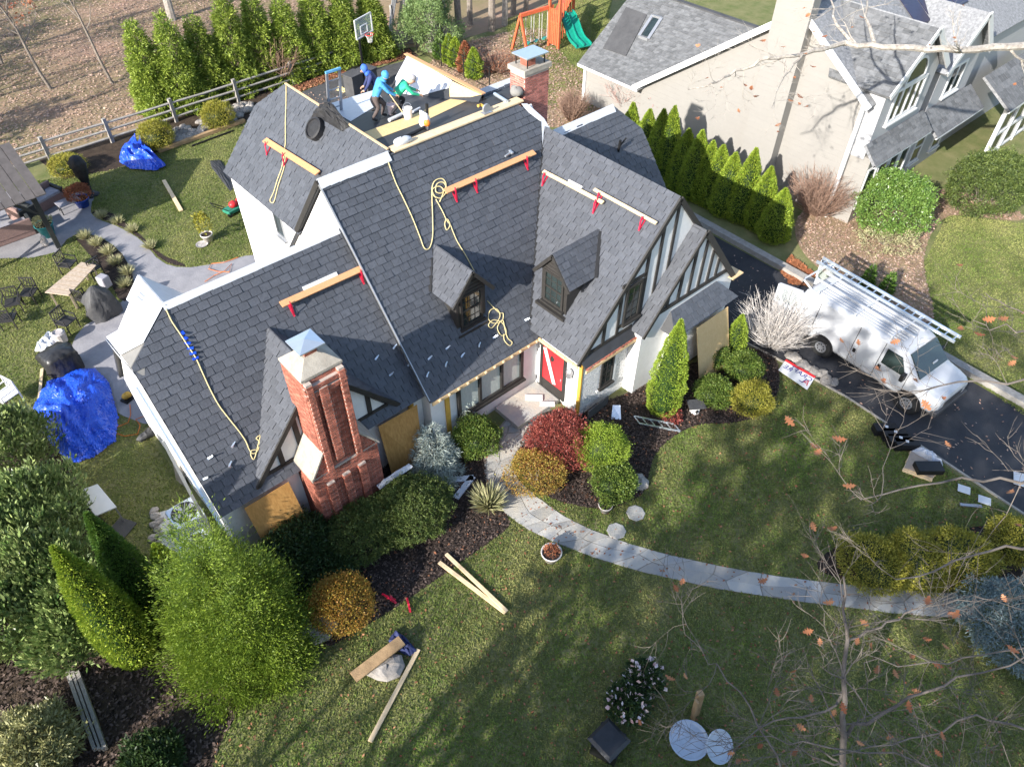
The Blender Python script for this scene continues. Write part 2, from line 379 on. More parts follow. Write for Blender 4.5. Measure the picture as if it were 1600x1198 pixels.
# ------------------------------------------------------------------ scatter: grass blades, fallen leaves, mulch chips
def blades(name, poly, n, h, label, holes=()):
    P = scatter(poly, n)
    for hl in holes: P = P[~inpoly(P, [(q[0], q[1]) for q in hl])]
    n = len(P); a = RNG.uniform(0, 6.28, n); d = np.stack([np.cos(a), np.sin(a)], 1)*.02
    hh = h*RNG.uniform(.5, 1.3, n); ln = RNG.normal(0, .035, (n,2))
    V = np.zeros((n,3,3)); V[:,0,:2] = P-d; V[:,1,:2] = P+d; V[:,2,:2] = P+ln; V[:,2,2] = hh; V[:,:2,2] = .005
    fz = (np.sin(P[:,0]*1.3+2*np.sin(P[:,1]*.9))+np.sin(P[:,1]*1.7+1.5*np.sin(P[:,0]*.6+1))+np.sin(P[:,0]*3.1-P[:,1]*2.3)*.6+np.sin(P[:,0]*.45+P[:,1]*.37)*.8)/3.4
    o = link(name, npmesh(name, V, 3, np.clip(.5+.42*fz+RNG.normal(0,.22,n),0,1)), MT['blade']); tag(o, label, 'grass'); stuff(o)
leafmat('blade', (.13,.21,.04), (.33,.32,.125), rough=.9, ind=.3, trans=.38, spec=.12)
HOUSE_FP = [(-13.2,3),(-6.6,2.6),(-2.2,.5),(0,0),(4.9,0),(5.9,3),(5.9,12),(-6.6,14.3),(-6.6,9.6),(-13.2,9.6)]
LAWN_F = GP([(300,1260),(330,1100),(400,1030),(480,1000),(560,955),(640,905),(790,795),(800,690),(1000,690),(1180,560),(1330,625),(1620,830),(1700,1300),(400,1300)])
wpoly = wl_ + wr_[::-1]
blades('front_lawn_grass', LAWN_F, 230000, .05, 'short shaded green grass of the front lawn', (BED_R, BED_L, BED_B, wpoly, SOIL))
LAWN_B = GP([(-60,560),(-60,300),(150,270),(245,240),(400,180),(470,400),(240,670),(345,850),(250,960)])
blades('rear_lawn_grass', LAWN_B, 150000, .05, 'sunlit grass of the rear lawn by the patio', (PATIO, BED_P1, BED_P2, SOIL, GRAVEL, HOUSE_FP, FENCE_BED))
LAWN_R = GP([(1440,420),(1480,335),(1600,350),(1760,400),(1760,760),(1600,650),(1470,560)])
blades('side_lawn_grass', LAWN_R, 70000, .05, 'grass of the neighbouring lawn beyond the driveway', (SIDE,))
LAWN_P = GP([(745,90),(800,30),(930,60),(925,170),(860,175),(880,110),(820,75)])
blades('play_lawn_grass', GP([(800,95),(790,30),(960,-20),(940,90),(925,175),(862,170)]), 50000, .06, 'dry grass around the red playset')
def litter(name, poly, n, size, m, label, holes=(), zmax=.05, cat='leaves'):
    P = scatter(poly, n)
    for hl in holes: P = P[~inpoly(P, [(q[0], q[1]) for q in hl])]
    n = len(P); a = RNG.uniform(0, 6.28, n); s = size*RNG.uniform(.5, 1.4, n)
    e1 = np.stack([np.cos(a), np.sin(a), RNG.normal(0,.25,n)], 1)*s[:,None]; e2 = np.stack([-np.sin(a), np.cos(a), RNG.normal(0,.25,n)], 1)*(s*.55)[:,None]
    C = np.concatenate([P, (.03+RNG.random((n,1))*zmax)], 1)
    V = np.stack([C-e1, C+e2-e1*.1, C+e1, C-e2+e1*.15], 1); V[:,:,2] = np.maximum(V[:,:,2], .016)
    o = link(name, npmesh(name, V, 4, RNG.random(n)), m); tag(o, label, cat); stuff(o)
leafmat('litter_leaf', (.29,.17,.125), (.5,.37,.29), ind=.35, trans=.1, rough=.85, spec=.15)
leafmat('red_leaf', (.2,.07,.04), (.36,.18,.1), ind=.35, trans=.1, rough=.85, spec=.15)
leafmat('chip', (.02,.015,.012), (.13,.095,.08), ind=.3, trans=0., rough=.9, spec=.15)
litter('woods_leaf_litter', [(-36,30.4),(6,30.4),(14,34),(14,62),(-36,62)], 95000, .062, MT['litter_leaf'], 'brown fallen leaves covering the ground beyond the rail fence')
litter('lawn_fallen_leaves', LAWN_F, 2400, .036, MT['red_leaf'], 'rusty fallen leaves strewn over the front lawn', (wpoly,), zmax=.03)
litter('bed_fallen_leaves', BED_L, 420, .045, MT['red_leaf'], 'fallen leaves on the mulch below the clipped hedge')
litter('entry_bed_leaves', BED_R, 330, .045, MT['red_leaf'], 'fallen leaves on the mulch of the entry bed')
litter('mulch_chips_hedge', BED_L, 16000, .035, MT['chip'], 'dark mulch chips in the bed under the hedge', cat='mulch')
litter('mulch_chips_entry', BED_R, 18000, .035, MT['chip'], 'dark mulch chips in the bed beside the front door', cat='mulch')
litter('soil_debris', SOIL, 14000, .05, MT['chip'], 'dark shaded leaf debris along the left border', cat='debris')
litter('side_leaf_litter', SIDE, 9000, .05, MT['litter_leaf'], 'pale leaf litter between the driveway and the green shrub')
litter('rear_bed_litter', BACK_BED, 9000, .06, MT['litter_leaf'], 'dry leaf litter behind the house by the thin black fence')
litter('fence_leaf_strip', GP([(455,150),(545,116),(645,90),(640,78),(545,104),(450,140)]), 2500, .07, MT['red_leaf'], 'orange leaves blown against the fence behind the court')
litter('driveway_leaves', [(5.3,-16),(9.2,-16),(9.7,6),(5.9,6),(5.3,-3)], 420, .045, MT['litter_leaf'], 'dry leaves scattered over the black driveway', zmax=.01)
litter('walk_leaves', wpoly, 170, .04, MT['red_leaf'], 'small dry leaves on the flagstone walkway', zmax=.01)
litter('driveway_leaf_pile', GP([(1218,425),(1235,400),(1275,430),(1262,448),(1235,445)]), 1600, .07, MT['oak_leaf'], 'orange leaf pile beside the driveway end behind the van')
litter('court_specks', GP([(470,150),(560,128),(560,170),(500,185)]), 160, .05, MT['litter_leaf'], 'pale leaves scattered on the black court')
# ------------------------------------------------------------------ the house being re-roofed
house = thing('tudor_house', 'white half-timbered house with steep slate-grey roofs under repair', 'house', (-4,4,0))
def prism_part(name, prof, ax, a, b, m, parent=house):
    """profile in the plane across axis ax, extruded from a to b"""
    mb = MB()
    pts = [(a, p[0], p[1]) if ax == 'X' else (p[0], a, p[1]) for p in prof]
    mb.prism(pts, (b-a,0,0) if ax == 'X' else (0,b-a,0)); return mb.build(name, m, parent)
S = MT['stucco']
prism_part('wall', [(3.0,0),(9.45,0),(9.45,2.25),(6.95,5.3),(5.5,5.3),(3.0,2.25)], 'X', -13.05, -6.56, S)
prism_part('wall', [(2.56,0),(11.1,0),(11.1,2.3),(6.85,7.5),(2.56,2.28)], 'X', -6.55, 1.38, S)
prism_part('wall', [(-2.12,0),(5.05,0),(5.05,2.4),(1.40,6.76),(-2.12,2.8)], 'Y', .47, 6.0, S)
prism_part('wall', [(.0,0),(4.75,0),(4.75,2.62),(2.39,5.42),(.0,2.55)], 'Y', 0.0, .9, S)
prism_part('wall', [(3.3,0),(9.4,0),(9.4,2.5),(6.37,6.2),(3.3,2.5)], 'X', 1.45, 4.8, S)
prism_part('wall', [(3.3,0),(9.4,0),(9.4,2.5),(7.1,5.3),(5.5,5.3),(3.3,2.5)], 'X', 4.8, 5.72, S)
prism_part('wall', [(-6.53,0),(-1.85,0),(-1.85,4.78),(-4.2,7.55),(-6.53,4.78)], 'Y', 7.5, 12.8, S)
prism_part('wall', [(-6.53,0),(-1.85,0),(-1.85,4.78),(-3.4,6.6),(-5.0,6.6),(-6.53,4.78)], 'Y', 12.8, 14.0, S)
prism_part('wall', [(-1.85,0),(2.6,0),(2.6,4.9),(.25,7.6),(-1.85,5.2)], 'Y', 8.2, 12.2, S)
prism_part('wall', [(-12.02+.1,2.3),(-7.44-.1,2.3),(-9.73,5.1)], 'Y', 2.97, 3.4, S)
# white-painted brick front under the pent roof, with its proud brick courses
mb = MB()
rg = random.Random(2)
for k in range(32):
    z0 = .02 + k*.075; x = -2.12 - (.11 if k % 2 else 0)
    while x < -.02:
        x1 = min(x+.215, -.02); xa = max(x, -2.12)
        if x1-xa > .04 and not (-1.32 < (xa+x1)/2 < -.62 and .78 < z0 < 2.2): mb.bb((xa+.006, .47-.012-rg.uniform(0,.006), z0), (x1-.006, .469, z0+.066))
        x += .225
stuff(mb.build('painted_brick_course', MT['painted_brick'], house))
# roof planes ------------------------------------------------------
SH_ALL = []          # full tiles: (dist, matrix) chosen later as separate parts
rest = {}
def clip(poly, inside):          # convex clip of 2-D polygon by convex polygon (ccw)
    out = poly
    n = len(inside)
    for i in range(n):
        a, b = inside[i], inside[(i+1) % n]; nx, ny = -(b[1]-a[1]), b[0]-a[0]
        res = []
        for j in range(len(out)):
            p, q = out[j], out[(j+1) % len(out)]
            dp = (p[0]-a[0])*nx+(p[1]-a[1])*ny; dq = (q[0]-a[0])*nx+(q[1]-a[1])*ny
            if dp >= 0: res.append(p)
            if dp*dq < 0: t = dp/(dp-dq); res.append((p[0]+(q[0]-p[0])*t, p[1]+(q[1]-p[1])*t))
        out = res
        if len(out) < 3: return []
    return out
TW, TE = .30, .225
def roof_plane(poly, ex, tiles=True, m='underlay_dark', thick=.1, name='roof_plane', tw=TW, te=TE, parent=house, jit=1.):
    P = [Vector(p) for p in poly]; ex = Vector(ex).normalized()
    n = Vector((0,0,0))
    for k in range(len(P)): n += (P[k]-P[0]).cross(P[(k+1) % len(P)]-P[0])
    n.normalize()
    if n.z < 0: n = -n
    ey = n.cross(ex)
    if ey.z < 0: ex = -ex; ey = n.cross(ex)
    mb = MB(); mb.prism(P, -n*thick); pl = mb.build(name, MT[m], parent)
    if not tiles: return pl
    o = P[0]; q = [((p-o).dot(ex), (p-o).dot(ey)) for p in P]
    area = sum(q[i][0]*q[(i+1) % len(q)][1]-q[(i+1) % len(q)][0]*q[i][1] for i in range(len(q)))
    if area < 0: q.reverse()
    s0 = min(a[1] for a in q); s1 = max(a[1] for a in q); x0 = min(a[0] for a in q); x1 = max(a[0] for a in q)
    k = 0; s = s0 - .03; rb = MB()
    while s < s1:
        x = x0 - tw*(.5 if k % 2 else 0) - tw + rg.uniform(-.03,.03)*jit
        while x < x1:
            rect = [(x+.007, s), (x+tw-.007, s), (x+tw-.007, s+te+.015), (x+.007, s+te+.015)]
            c = clip(rect, q)
            if len(c) >= 3:
                full = len(c) == 4 and abs(c[0][0]-rect[0][0]) < 1e-6 and all(any(abs(a[0]-b[0])+abs(a[1]-b[1]) < 1e-5 for b in c) for a in rect)
                lift = .02+rg.uniform(-.005,.006)*jit
                if full:
                    M4 = Matrix.Identity(4); 
                    for i in range(3): M4[i][0] = ex[i]; M4[i][1] = ey[i]; M4[i][2] = n[i]*lift/.02; M4[i][3] = (o+ex*x+ey*s)[i]
                    d = (o+ex*x+ey*s - Vector(CAM)).length; SH_ALL.append((d, M4, pl, tw, te))
                else:
                    def pt(a, top):
                        fr = (a[1]-s)/te; return o+ex*a[0]+ey*a[1]+n*((lift*1.3*(1-fr)+.012) if top else .001)
                    i0 = len(rb.v); m_ = len(c); rb.v += [tuple(pt(a, True)) for a in c]+[tuple(pt(a, False)) for a in c]; t = rg.random()
                    rb.f.append(tuple(range(i0, i0+m_))); rb.t.append(t)
                    for j in range(m_):
                        j2 = (j+1) % m_; rb.f.append((i0+j2, i0+j, i0+m_+j, i0+m_+j2)); rb.t.append(t)
            x += tw
        s += te; k += 1
    rest[pl.name] = (pl, rb)
    return pl
zM = lambda Y: 2.4+1.2*(Y-2.44)
zL = lambda Y: 2.4+1.2*(Y-2.8)
zE = lambda X: 6.95+1.131*(X-1.394)
vy = lambda X: 2.44+(zE(X)-2.4)/1.2           # valley: Y where main plane meets the entry gable plane
OV = .06
main_pl = roof_plane([(-6.63,2.44-OV,zM(2.44-OV)),(-2.3,2.44-OV,zM(2.44-OV)),(1.39,vy(1.39),zE(1.39)),(1.41,6.36,zM(6.36)),(.72,6.85,zM(6.85)),(-6.63,6.85,zM(6.85))], (1,0,0))
left_pl = roof_plane([(-13.15,2.8-OV,zL(2.8-OV)),(-6.62,2.8-OV,zL(2.8-OV)),(-6.62,6.21,zL(6.21)),(-11.72,6.21,zL(6.21)),(-13.15,5.54,zL(5.54))], (1,0,0))
entry_pl = roof_plane([(-2.42,.45,zE(-2.42)),(1.40,.45,zE(1.40)),(1.40,vy(1.40),zE(1.40)),(-2.42,vy(-2.42)-.05,zE(-2.42))], (0,1,0))
zF = lambda Y: 6.5+1.2*(Y-6.37)
right_pl = roof_plane([(1.5,3.1,zF(3.1)),(5.84,3.1,zF(3.1)),(5.84,5.63,zF(5.63)),(4.95,6.37,6.5),(1.5,6.37,6.5)], (1,0,0))
zC = lambda X: 7.75+1.2*(X+4.2)
rear_pl = roof_plane([(-6.62,9.05,zC(-6.62)),(-4.2,6.87,7.75),(-4.2,12.96,7.75),(-4.95,14.08,zC(-4.95)),(-6.62,14.28,zC(-6.62))], (0,1,0))
zH = lambda X: 5.27+1.2*(X+9.73)
hl_pl = roof_plane([(-12.0,2.86,zH(-12.0)),(-9.73,2.86,5.27),(-9.73,5.2,5.27),(-12.0,2.92,zH(-12.0))], (0,1,0))
zH2 = lambda X: 5.27-1.2*(X+9.73)
hr_pl = roof_plane([(-7.46,2.86,zH2(-7.46)),(-9.73,2.86,5.27),(-9.73,5.2,5.27),(-7.46,2.92,zH2(-7.46))], (0,1,0))
# far slopes (turned away from the camera) and clipped ends
roof_plane([(-6.62,6.87,7.72),(.72,6.87,7.72),(.72,11.2,2.5),(-6.62,11.2,2.5)], (1,0,0), tiles=False)
roof_plane([(-11.72,6.23,6.48),(-6.62,6.23,6.48),(-6.62,9.6,2.4),(-13.15,9.6,2.4),(-13.15,6.98,5.58)], (1,0,0), tiles=False)
roof_plane([(1.42,.45,6.95),(1.42,6.1,6.95),(5.2,6.1,2.4),(5.2,.45,2.4)], (0,1,0), tiles=False)
roof_plane([(1.5,6.39,6.48),(4.95,6.39,6.48),(5.84,7.1,5.6),(5.84,9.6,2.6),(1.5,9.6,2.6)], (1,0,0), tiles=False)
roof_plane([(-4.18,6.9,7.73),(-4.18,12.96,7.73),(-3.45,14.08,6.85),(-1.8,14.28,4.87),(-1.8,6.9,4.87)], (0,1,0), tiles=False)
roof_plane([(-4.2,12.98,7.74),(-4.95,14.1,6.84),(-3.45,14.1,6.84)], (1,0,0), tiles=False)
roof_plane([(4.97,6.38,6.48),(5.86,5.63,5.6),(5.86,7.12,5.6)], (0,1,0), tiles=False)
roof_plane([(.74,6.86,7.66),(1.46,6.33,7.0),(1.46,7.4,7.0)], (0,1,0), tiles=False)
# clipped left gable end: grey board with a white membrane over its upper half
roof_plane([(-11.72,6.22,6.49),(-13.17,5.54,5.66),(-13.17,7.0,5.66)], (0,1,0), tiles=False, m='grey_board', thick=.06)
roof_plane([(-13.17,5.54,5.70),(-12.52,5.86,6.06),(-13.0,5.3,5.45)], (0,1,0), tiles=False, m='grey_board', thick=.03)
a, b, c = Vector((-11.72,6.22,6.53)), Vector((-13.18,5.54,5.70)), Vector((-13.18,7.0,5.70))
mb = MB(); mb.prism([a, a.lerp(b,.62), b.lerp(c,.42), c + Vector((0,.12,-.05)), a.lerp(c,.4)], (0,0,.015)); mb.build('white_membrane', MT['white_membrane'], house)
mb = MB(); mb.prism([a+Vector((0,0,.01)), a.lerp(c,.98)+Vector((0,0,.01)), c+Vector((1.0,.9,-1.05)), Vector((-11.3,6.7,6.0))], (0,0,.015)); mb.build('white_membrane', MT['white_membrane'], house)
mb = MB(); mb.prism([(-13.2,6.55,5.66),(-13.22,7.02,5.66),(-13.12,5.5,5.12),(-13.1,5.32,5.3)], (-.02,0,.012)); mb.build('white_membrane', MT['white_membrane'], house)
gl = lambda x, y: PL(x, y, (-1.2,0,1), 6.52+1.2*11.75)
gr_ = lambda x, y: PL(x, y, (1.2,0,1), 6.52-1.2*11.75)
g0, g1 = Vector((-11.75,6.15,6.52)), Vector((-11.75,gl(215,432).y,6.52))
mb = MB(); mb.prism([g0, g1, gl(198,468), gl(226,494)], (-.01,0,.012)); gm = mb.build('white_membrane', MT['white_membrane'], house)
mb = MB(); mb.prism([g0+Vector((.01,0,-.005)), g1+Vector((.01,0,-.005)), Vector((-10.6,g1.y-.1,5.13)), Vector((-10.6,7.3,5.2))], (.01,0,.012)); mb.build('white_membrane', MT['white_membrane'], house)
mb = MB(); mb.prism([g1+Vector((0,-.05,-.05)), Vector((-12.9,g1.y-.05,5.1)), Vector((-10.6,g1.y-.05,5.1))], (0,-.9,0)); mb.build('wall', MT['stucco'], house)
mat('print_pale', (.34,.36,.42), rough=.5)
for (x0, y0), (x1, y1) in (((216,462),(226,470)),((220,456),(229,464))):
    mb = MB(); mb.bar(gl(x0,y0)+Vector((-.015,0,.02)), gl(x1,y1)+Vector((-.015,0,.02)), .1, .006); mb.build('printed_mark', MT['print_pale'], gm)
# ridge membranes
def strip(p0, p1, w0, w1, m='white_membrane', name='ridge_membrane', lift=.03, seg=8):
    """folded strip over a ridge running p0->p1, hanging w0 to the front and w1 to the back at roof slope"""
    p0, p1 = Vector(p0), Vector(p1); d = (p1-p0).normalized(); s = Vector((-d.y, d.x, 0)); s.normalize()
    if s.y > 0 and abs(s.y) > .5: s = -s
    mb = MB(); rg2 = random.Random(int(p0.x*10))
    for i in range(seg):
        a, b = p0.lerp(p1, i/seg), p0.lerp(p1, (i+1)/seg)
        for w, sg in ((w0, 1), (w1, -1)):
            e = Vector((s.x*sg, s.y*sg, -1.2)).normalized()*w; up = Vector((0,0,lift))
            mb.prism([a+up, b+up, b+e*rg2.uniform(.93,1.05)+up, a+e+up], (0,0,.012))
    return mb.build(name, MT[m], house)
strip((-6.66,6.86,7.77),(-4.3,6.86,7.77), .3, .25)
strip((-11.8,6.22,6.53),(-6.64,6.22,6.53), .2, .5)
strip((1.7,6.38,6.53),(4.95,6.38,6.53), .28, .35)
mb = MB()
for (x0, x1) in ((-4.1, 1.0),): mb.bb((x0, 6.8, 7.70), (x1, 7.16, 7.745))
mb.build('ridge_board', MT['plank_pale'], house)
# membrane hanging over the right end of the main ridge, with its printed squares
q = [PL(x, y, (0,-1.2,1), 2.4-1.2*2.44+.06) for x, y in ((846,190),(858,198),(868,236),(866,252),(853,254),(848,228))]
mb = MB(); mb.prism(q, (0,0,.012)); wm = mb.build('white_membrane', MT['white_membrane'], house)
q2 = [PL(x, y, (0,-1.2,1), 2.4-1.2*2.44+.05) for x, y in ((815,163),(824,163),(850,186),(856,196),(842,188),(826,176))]
mb = MB(); mb.prism(q2, (0,0,.02)); mb.build('white_membrane', MT['white_membrane'], house)
mat('print_blue', (.1,.2,.38), rough=.5, var=.1)
def printed(parent, pts, w=.02):
    mb = MB()
    for i in range(4):
        a, b = pts[i], pts[(i+1) % 4]; mb.bar(a, b, w, .004)
    c = sum(pts, Vector((0,0,0)))/4
    mb.bar(pts[0].lerp(c,.35), pts[3].lerp(c,.35), w, .004); mb.bar(pts[1].lerp(c,.35), pts[2].lerp(c,.35), w, .004); mb.bar(c.lerp(pts[0],.3).lerp(pts[3],.3), c.lerp(pts[1],.3).lerp(pts[2],.3), w, .004)
    mb.build('printed_mark', MT['print_blue'], parent)
for cy in (212, 238):
    printed(wm, [PL(x, y, (0,-1.2,1), 2.4-1.2*2.44+.085) for x, y in ((852,cy-8),(860,cy-8),(861,cy+6),(853,cy+6))])
# valley flashings, rake edges
def edge_strip(pts, w, h, m, name, lift=.03):
    mb = MB()
    for a, b in zip(pts, pts[1:]): mb.bar(Vector(a)+Vector((0,0,lift)), Vector(b)+Vector((0,0,lift)), w, h)
    return mb.build(name, MT[m], house)
edge_strip([(-2.36,vy(-2.36),zE(-2.36)),(1.3,vy(1.3),zE(1.3))], .16, .05, 'black', 'valley_flashing')
edge_strip([(-6.66,6.8,zM(6.8)),(-6.66,2.42,zM(2.42))], .03, .1, 'metal_grey', 'rake_flashing', .02)
edge_strip([(-13.2,5.5,zL(5.5)),(-13.2,2.74,zL(2.74))], .06, .09, 'white_paint', 'rake_board', -.02)
edge_strip([(-12.05,2.95,zH(-12.05)+.0),(-9.78,5.18,5.2)], .14, .05, 'black', 'valley_flashing')
edge_strip([(-12.02,2.85,zH(-12.02)-.06),(-9.73,2.85,5.2)], .06, .14, 'dark_trim', 'barge_board', -.01)
edge_strip([(-7.44,2.85,zH2(-7.44)-.06),(-9.73,2.85,5.21)], .06, .14, 'dark_trim', 'barge_board', -.01)
edge_strip([(-2.43,.42,zE(-2.43)-.05),(1.40,.42,6.89)], .06, .16, 'dark_trim', 'barge_board', 0)
edge_strip([(5.22,.42,2.35),(1.40,.42,6.88)], .06, .16, 'dark_trim', 'barge_board', 0)
edge_strip([(-6.66,6.9,7.68),(-6.66,9.1,5.0)], .06, .14, 'dark_trim', 'barge_board', 0)
# left wing gutter along the left rake, drooping downpipe
edge_strip([(-13.26,5.3,5.28),(-13.26,2.6,2.13)], .06, .07, 'metal_pale', 'gutter', 0)
edge_strip([(-13.36,4.6,3.9),(-13.42,3.9,2.0),(-13.42,3.6,.3)], .08, .08, 'metal_grey', 'downpipe', 0)
# low rear roof between the two rear gables
ND, CD = (0,.2,1), 7.74+.2*6.95
D3 = lambda x, y, dz=0.: PL(x, y, ND, CD+dz)
roof_plane([(-4.15,7.0,7.73),(.4,7.0,7.73),(.4,11.9,6.75),(-3.5,11.9,6.75),(-4.15,11.2,6.89)], (1,0,0), tiles=False, thick=.15, name='low_slope_roof')
def deckpiece(name, px, m, dz):
    mb = MB(); mb.prism([D3(x, y, dz) for x, y in px], (0,0,.006)); return mb.build(name, MT[m], house)
deckpiece('roof_sheathing', [(563,209),(579,221),(660,191),(738,154),(716,150),(650,178)], 'osb', .006)
deckpiece('grey_underlayment', [(506,165),(588,140),(600,158),(548,190)], 'white_membrane', .006)
deckpiece('roof_membrane', [(625,205),(800,136),(806,150),(700,196),(640,218)], 'underlay_dark', .006)
zD = lambda X: 7.75+1.2*(X-.25)
d_pl = roof_plane([(.25,8.0,7.75),(.25,12.25,7.75),(-.85,12.25,zD(-.85)),(-.85,8.0,zD(-.85))], (0,1,0), tiles=False, m='underlay_dark', name='rear_gable_slope')
mb = MB(); mb.prism([PL(*q_, (-1.2,0,1), 7.75-1.2*.25+.008) for q_ in ((706,127),(752,148),(735,152),(703,152),(702,138))], (-.004,0,.003)); mb.build('roof_sheathing', MT['osb'], house)
roof_plane([(.27,8.0,7.73),(.27,12.25,7.73),(2.7,12.25,4.8),(2.7,8.0,4.8)], (0,1,0), tiles=False)
DN, DC = (-1.2,0,1), 7.75-1.2*.25
D4 = lambda x, y, dz=.012: PL(x, y, DN, DC+dz)
mb = MB(); mb.prism([D4(*p) for p in ((637,87),(706,126),(701,138),(660,149),(620,150),(618,122))], (-.01,0,.008)); dm = mb.build('white_membrane', MT['white_membrane'], house)
for x, y in ((640,119),(655,127),(671,136)):
    printed(dm, [D4(x-4,y-6,.03), D4(x+5,y-2,.03), D4(x+3,y+6,.03), D4(x-6,y+2,.03)])
mat('print_grey', (.42,.45,.55), rough=.5, var=.1)
for x, y in ((648,109),(681,125)):
    mb = MB(); mb.bar(D4(x,y,.03), D4(x+18,y+9,.03), .07, .004); mb.build('printed_mark', MT['print_grey'], dm)
mb = MB(); mb.bar((.27,7.95,7.79),(.27,12.3,7.79), .16, .03); mb.build('ridge_board', MT['plank_orange'], house)
edge_strip([(-4.2,7.0,7.78),(-4.2,12.95,7.78)], .07, .03, 'fresh_wood', 'ridge_batten', 0)
# small right rear roof with membrane on its ridge
roof_plane([(.5,9.75,6.9),(3.5,9.75,6.9),(3.5,7.9,4.7),(.5,7.9,4.7)], (1,0,0))
strip((.5,9.76,6.92),(3.5,9.76,6.92), .25, .3)
# the stepped front gable (right) --------------------------------------------
zG = lambda X: 5.61+1.23*(X-2.39) if X < 2.39 else 5.61-1.23*(X-2.39)
roof_plane([(-.02,-.06,zG(-.02)),(2.39,-.06,5.61),(2.39,.46,5.61),(-.02,.46,zG(-.02))], (0,1,0), tw=.3)
roof_plane([(4.8,-.06,zG(4.8)),(2.39,-.06,5.61),(2.39,.46,5.61),(4.8,.46,zG(4.8))], (0,1,0), tiles=False)
edge_strip([(0.0,-.08,zG(0)-.08),(2.39,-.08,5.54)], .05, .13, 'dark_trim', 'barge_board', 0)
edge_strip([(4.84,-.08,zG(4.84)-.06),(2.39,-.08,5.55)], .05, .2, 'dark_trim', 'barge_board', 0)
mb = MB(); mb.bb((4.5,-.2,2.72),(5.1,.3,2.76)); mb.build('soffit_board', MT['fresh_wood'], house)
def timber(a, b, w=.13, name='timber_beam', y=0.):
    mb = MB(); mb.bar(a, b, .05, w, up=(0,0,1) if abs(a[2]-b[2]) < abs(a[0]-b[0]) else (1,0,0)); mb.build(name, MT['timber'], house)
Yg = -.02
timber((.62,Yg,3.26),(4.42,Yg,3.2), .15)
for X in (1.05,1.6,2.12,2.62,3.1,3.55): timber((X,Yg,3.32),(X+.02,Yg,zG(X)-.2), .12)
Ye = .455
for X in (-1.35,-.72,.32,.85,1.4): timber((X,Ye,2.86),(X+.02,Ye,min(zE(X),6.9)-.16), .12)
timber((-.72,Ye,4.72),(.32,Ye,4.72), .12); timber((-.72,Ye,3.12),(.32,Ye,3.12), .1)
timber((-2.0,Ye,2.82),(.0,Ye,2.82), .12)
Yh = 2.95
timber((-11.7,Yh,2.62),(-7.76,Yh,2.62), .15)
for X in (-11.15,-10.55,-9.0,-8.35): timber((X,Yh,2.66),(X,Yh,(zH(X) if X < -9.73 else zH2(X))-.16), .14)
# pent roof with torn-off edge below the entry gable
roof_plane([(-2.3,.2,2.48),(.02,.2,2.48),(.02,.45,2.74),(-2.3,.45,2.74)], (1,0,0), tiles=False, thick=.04)
mb = MB(); mb.bar((-2.32,.18,2.4),(.02,.18,2.4), .04, .1); mb.build('fascia', MT['fresh_wood'], house)
mb = MB(); rg3 = random.Random(4)
for i in range(46):
    x = -2.28+i*.05; mb.box((x,.2+rg3.uniform(-.02,.03),2.49), (.045,.06,.03), rz=rg3.uniform(-.6,.6), t=rg3.random())
mb.build('torn_edge', MT['brick'], house)
# fascias with exposed rafter ends
mb = MB(); mb.bar((-6.6,2.36,2.26),(-2.24,2.36,2.26), .04, .13); mb.build('fascia', MT['fresh_wood'], house)
mb = MB(); mb.bar((-2.42,2.2,2.5),(-2.42,.44,2.5), .04, .13); mb.build('fascia', MT['fresh_wood'], house)
for i in range(12): mb = MB(); mb.box((-6.35+i*.36,2.31,2.3),(.06,.06,.06)); mb.build('rafter_end', MT['plank_pale'], house)
for i in range(5): mb = MB(); mb.box((-2.45,2.1-i*.36,2.55),(.05,.06,.06)); mb.build('rafter_end', MT['plank_pale'], house)
for x, y, h0, h1 in ((-2.15,.44,0,2.6),): mb = MB(); mb.bb((x-.06,y+.0,h0),(x-.0,y+.13,h1)); mb.build('corner_board', MT['yellow_board'], house)
for x in (-5.95,-7.0): mb = MB(); mb.bb((x-.08,2.5 if x > -6.5 else 2.9,.2),(x+.08,2.555 if x > -6.5 else 2.99,2.2)); mb.build('bare_sheathing', MT['yellow_board'], house)
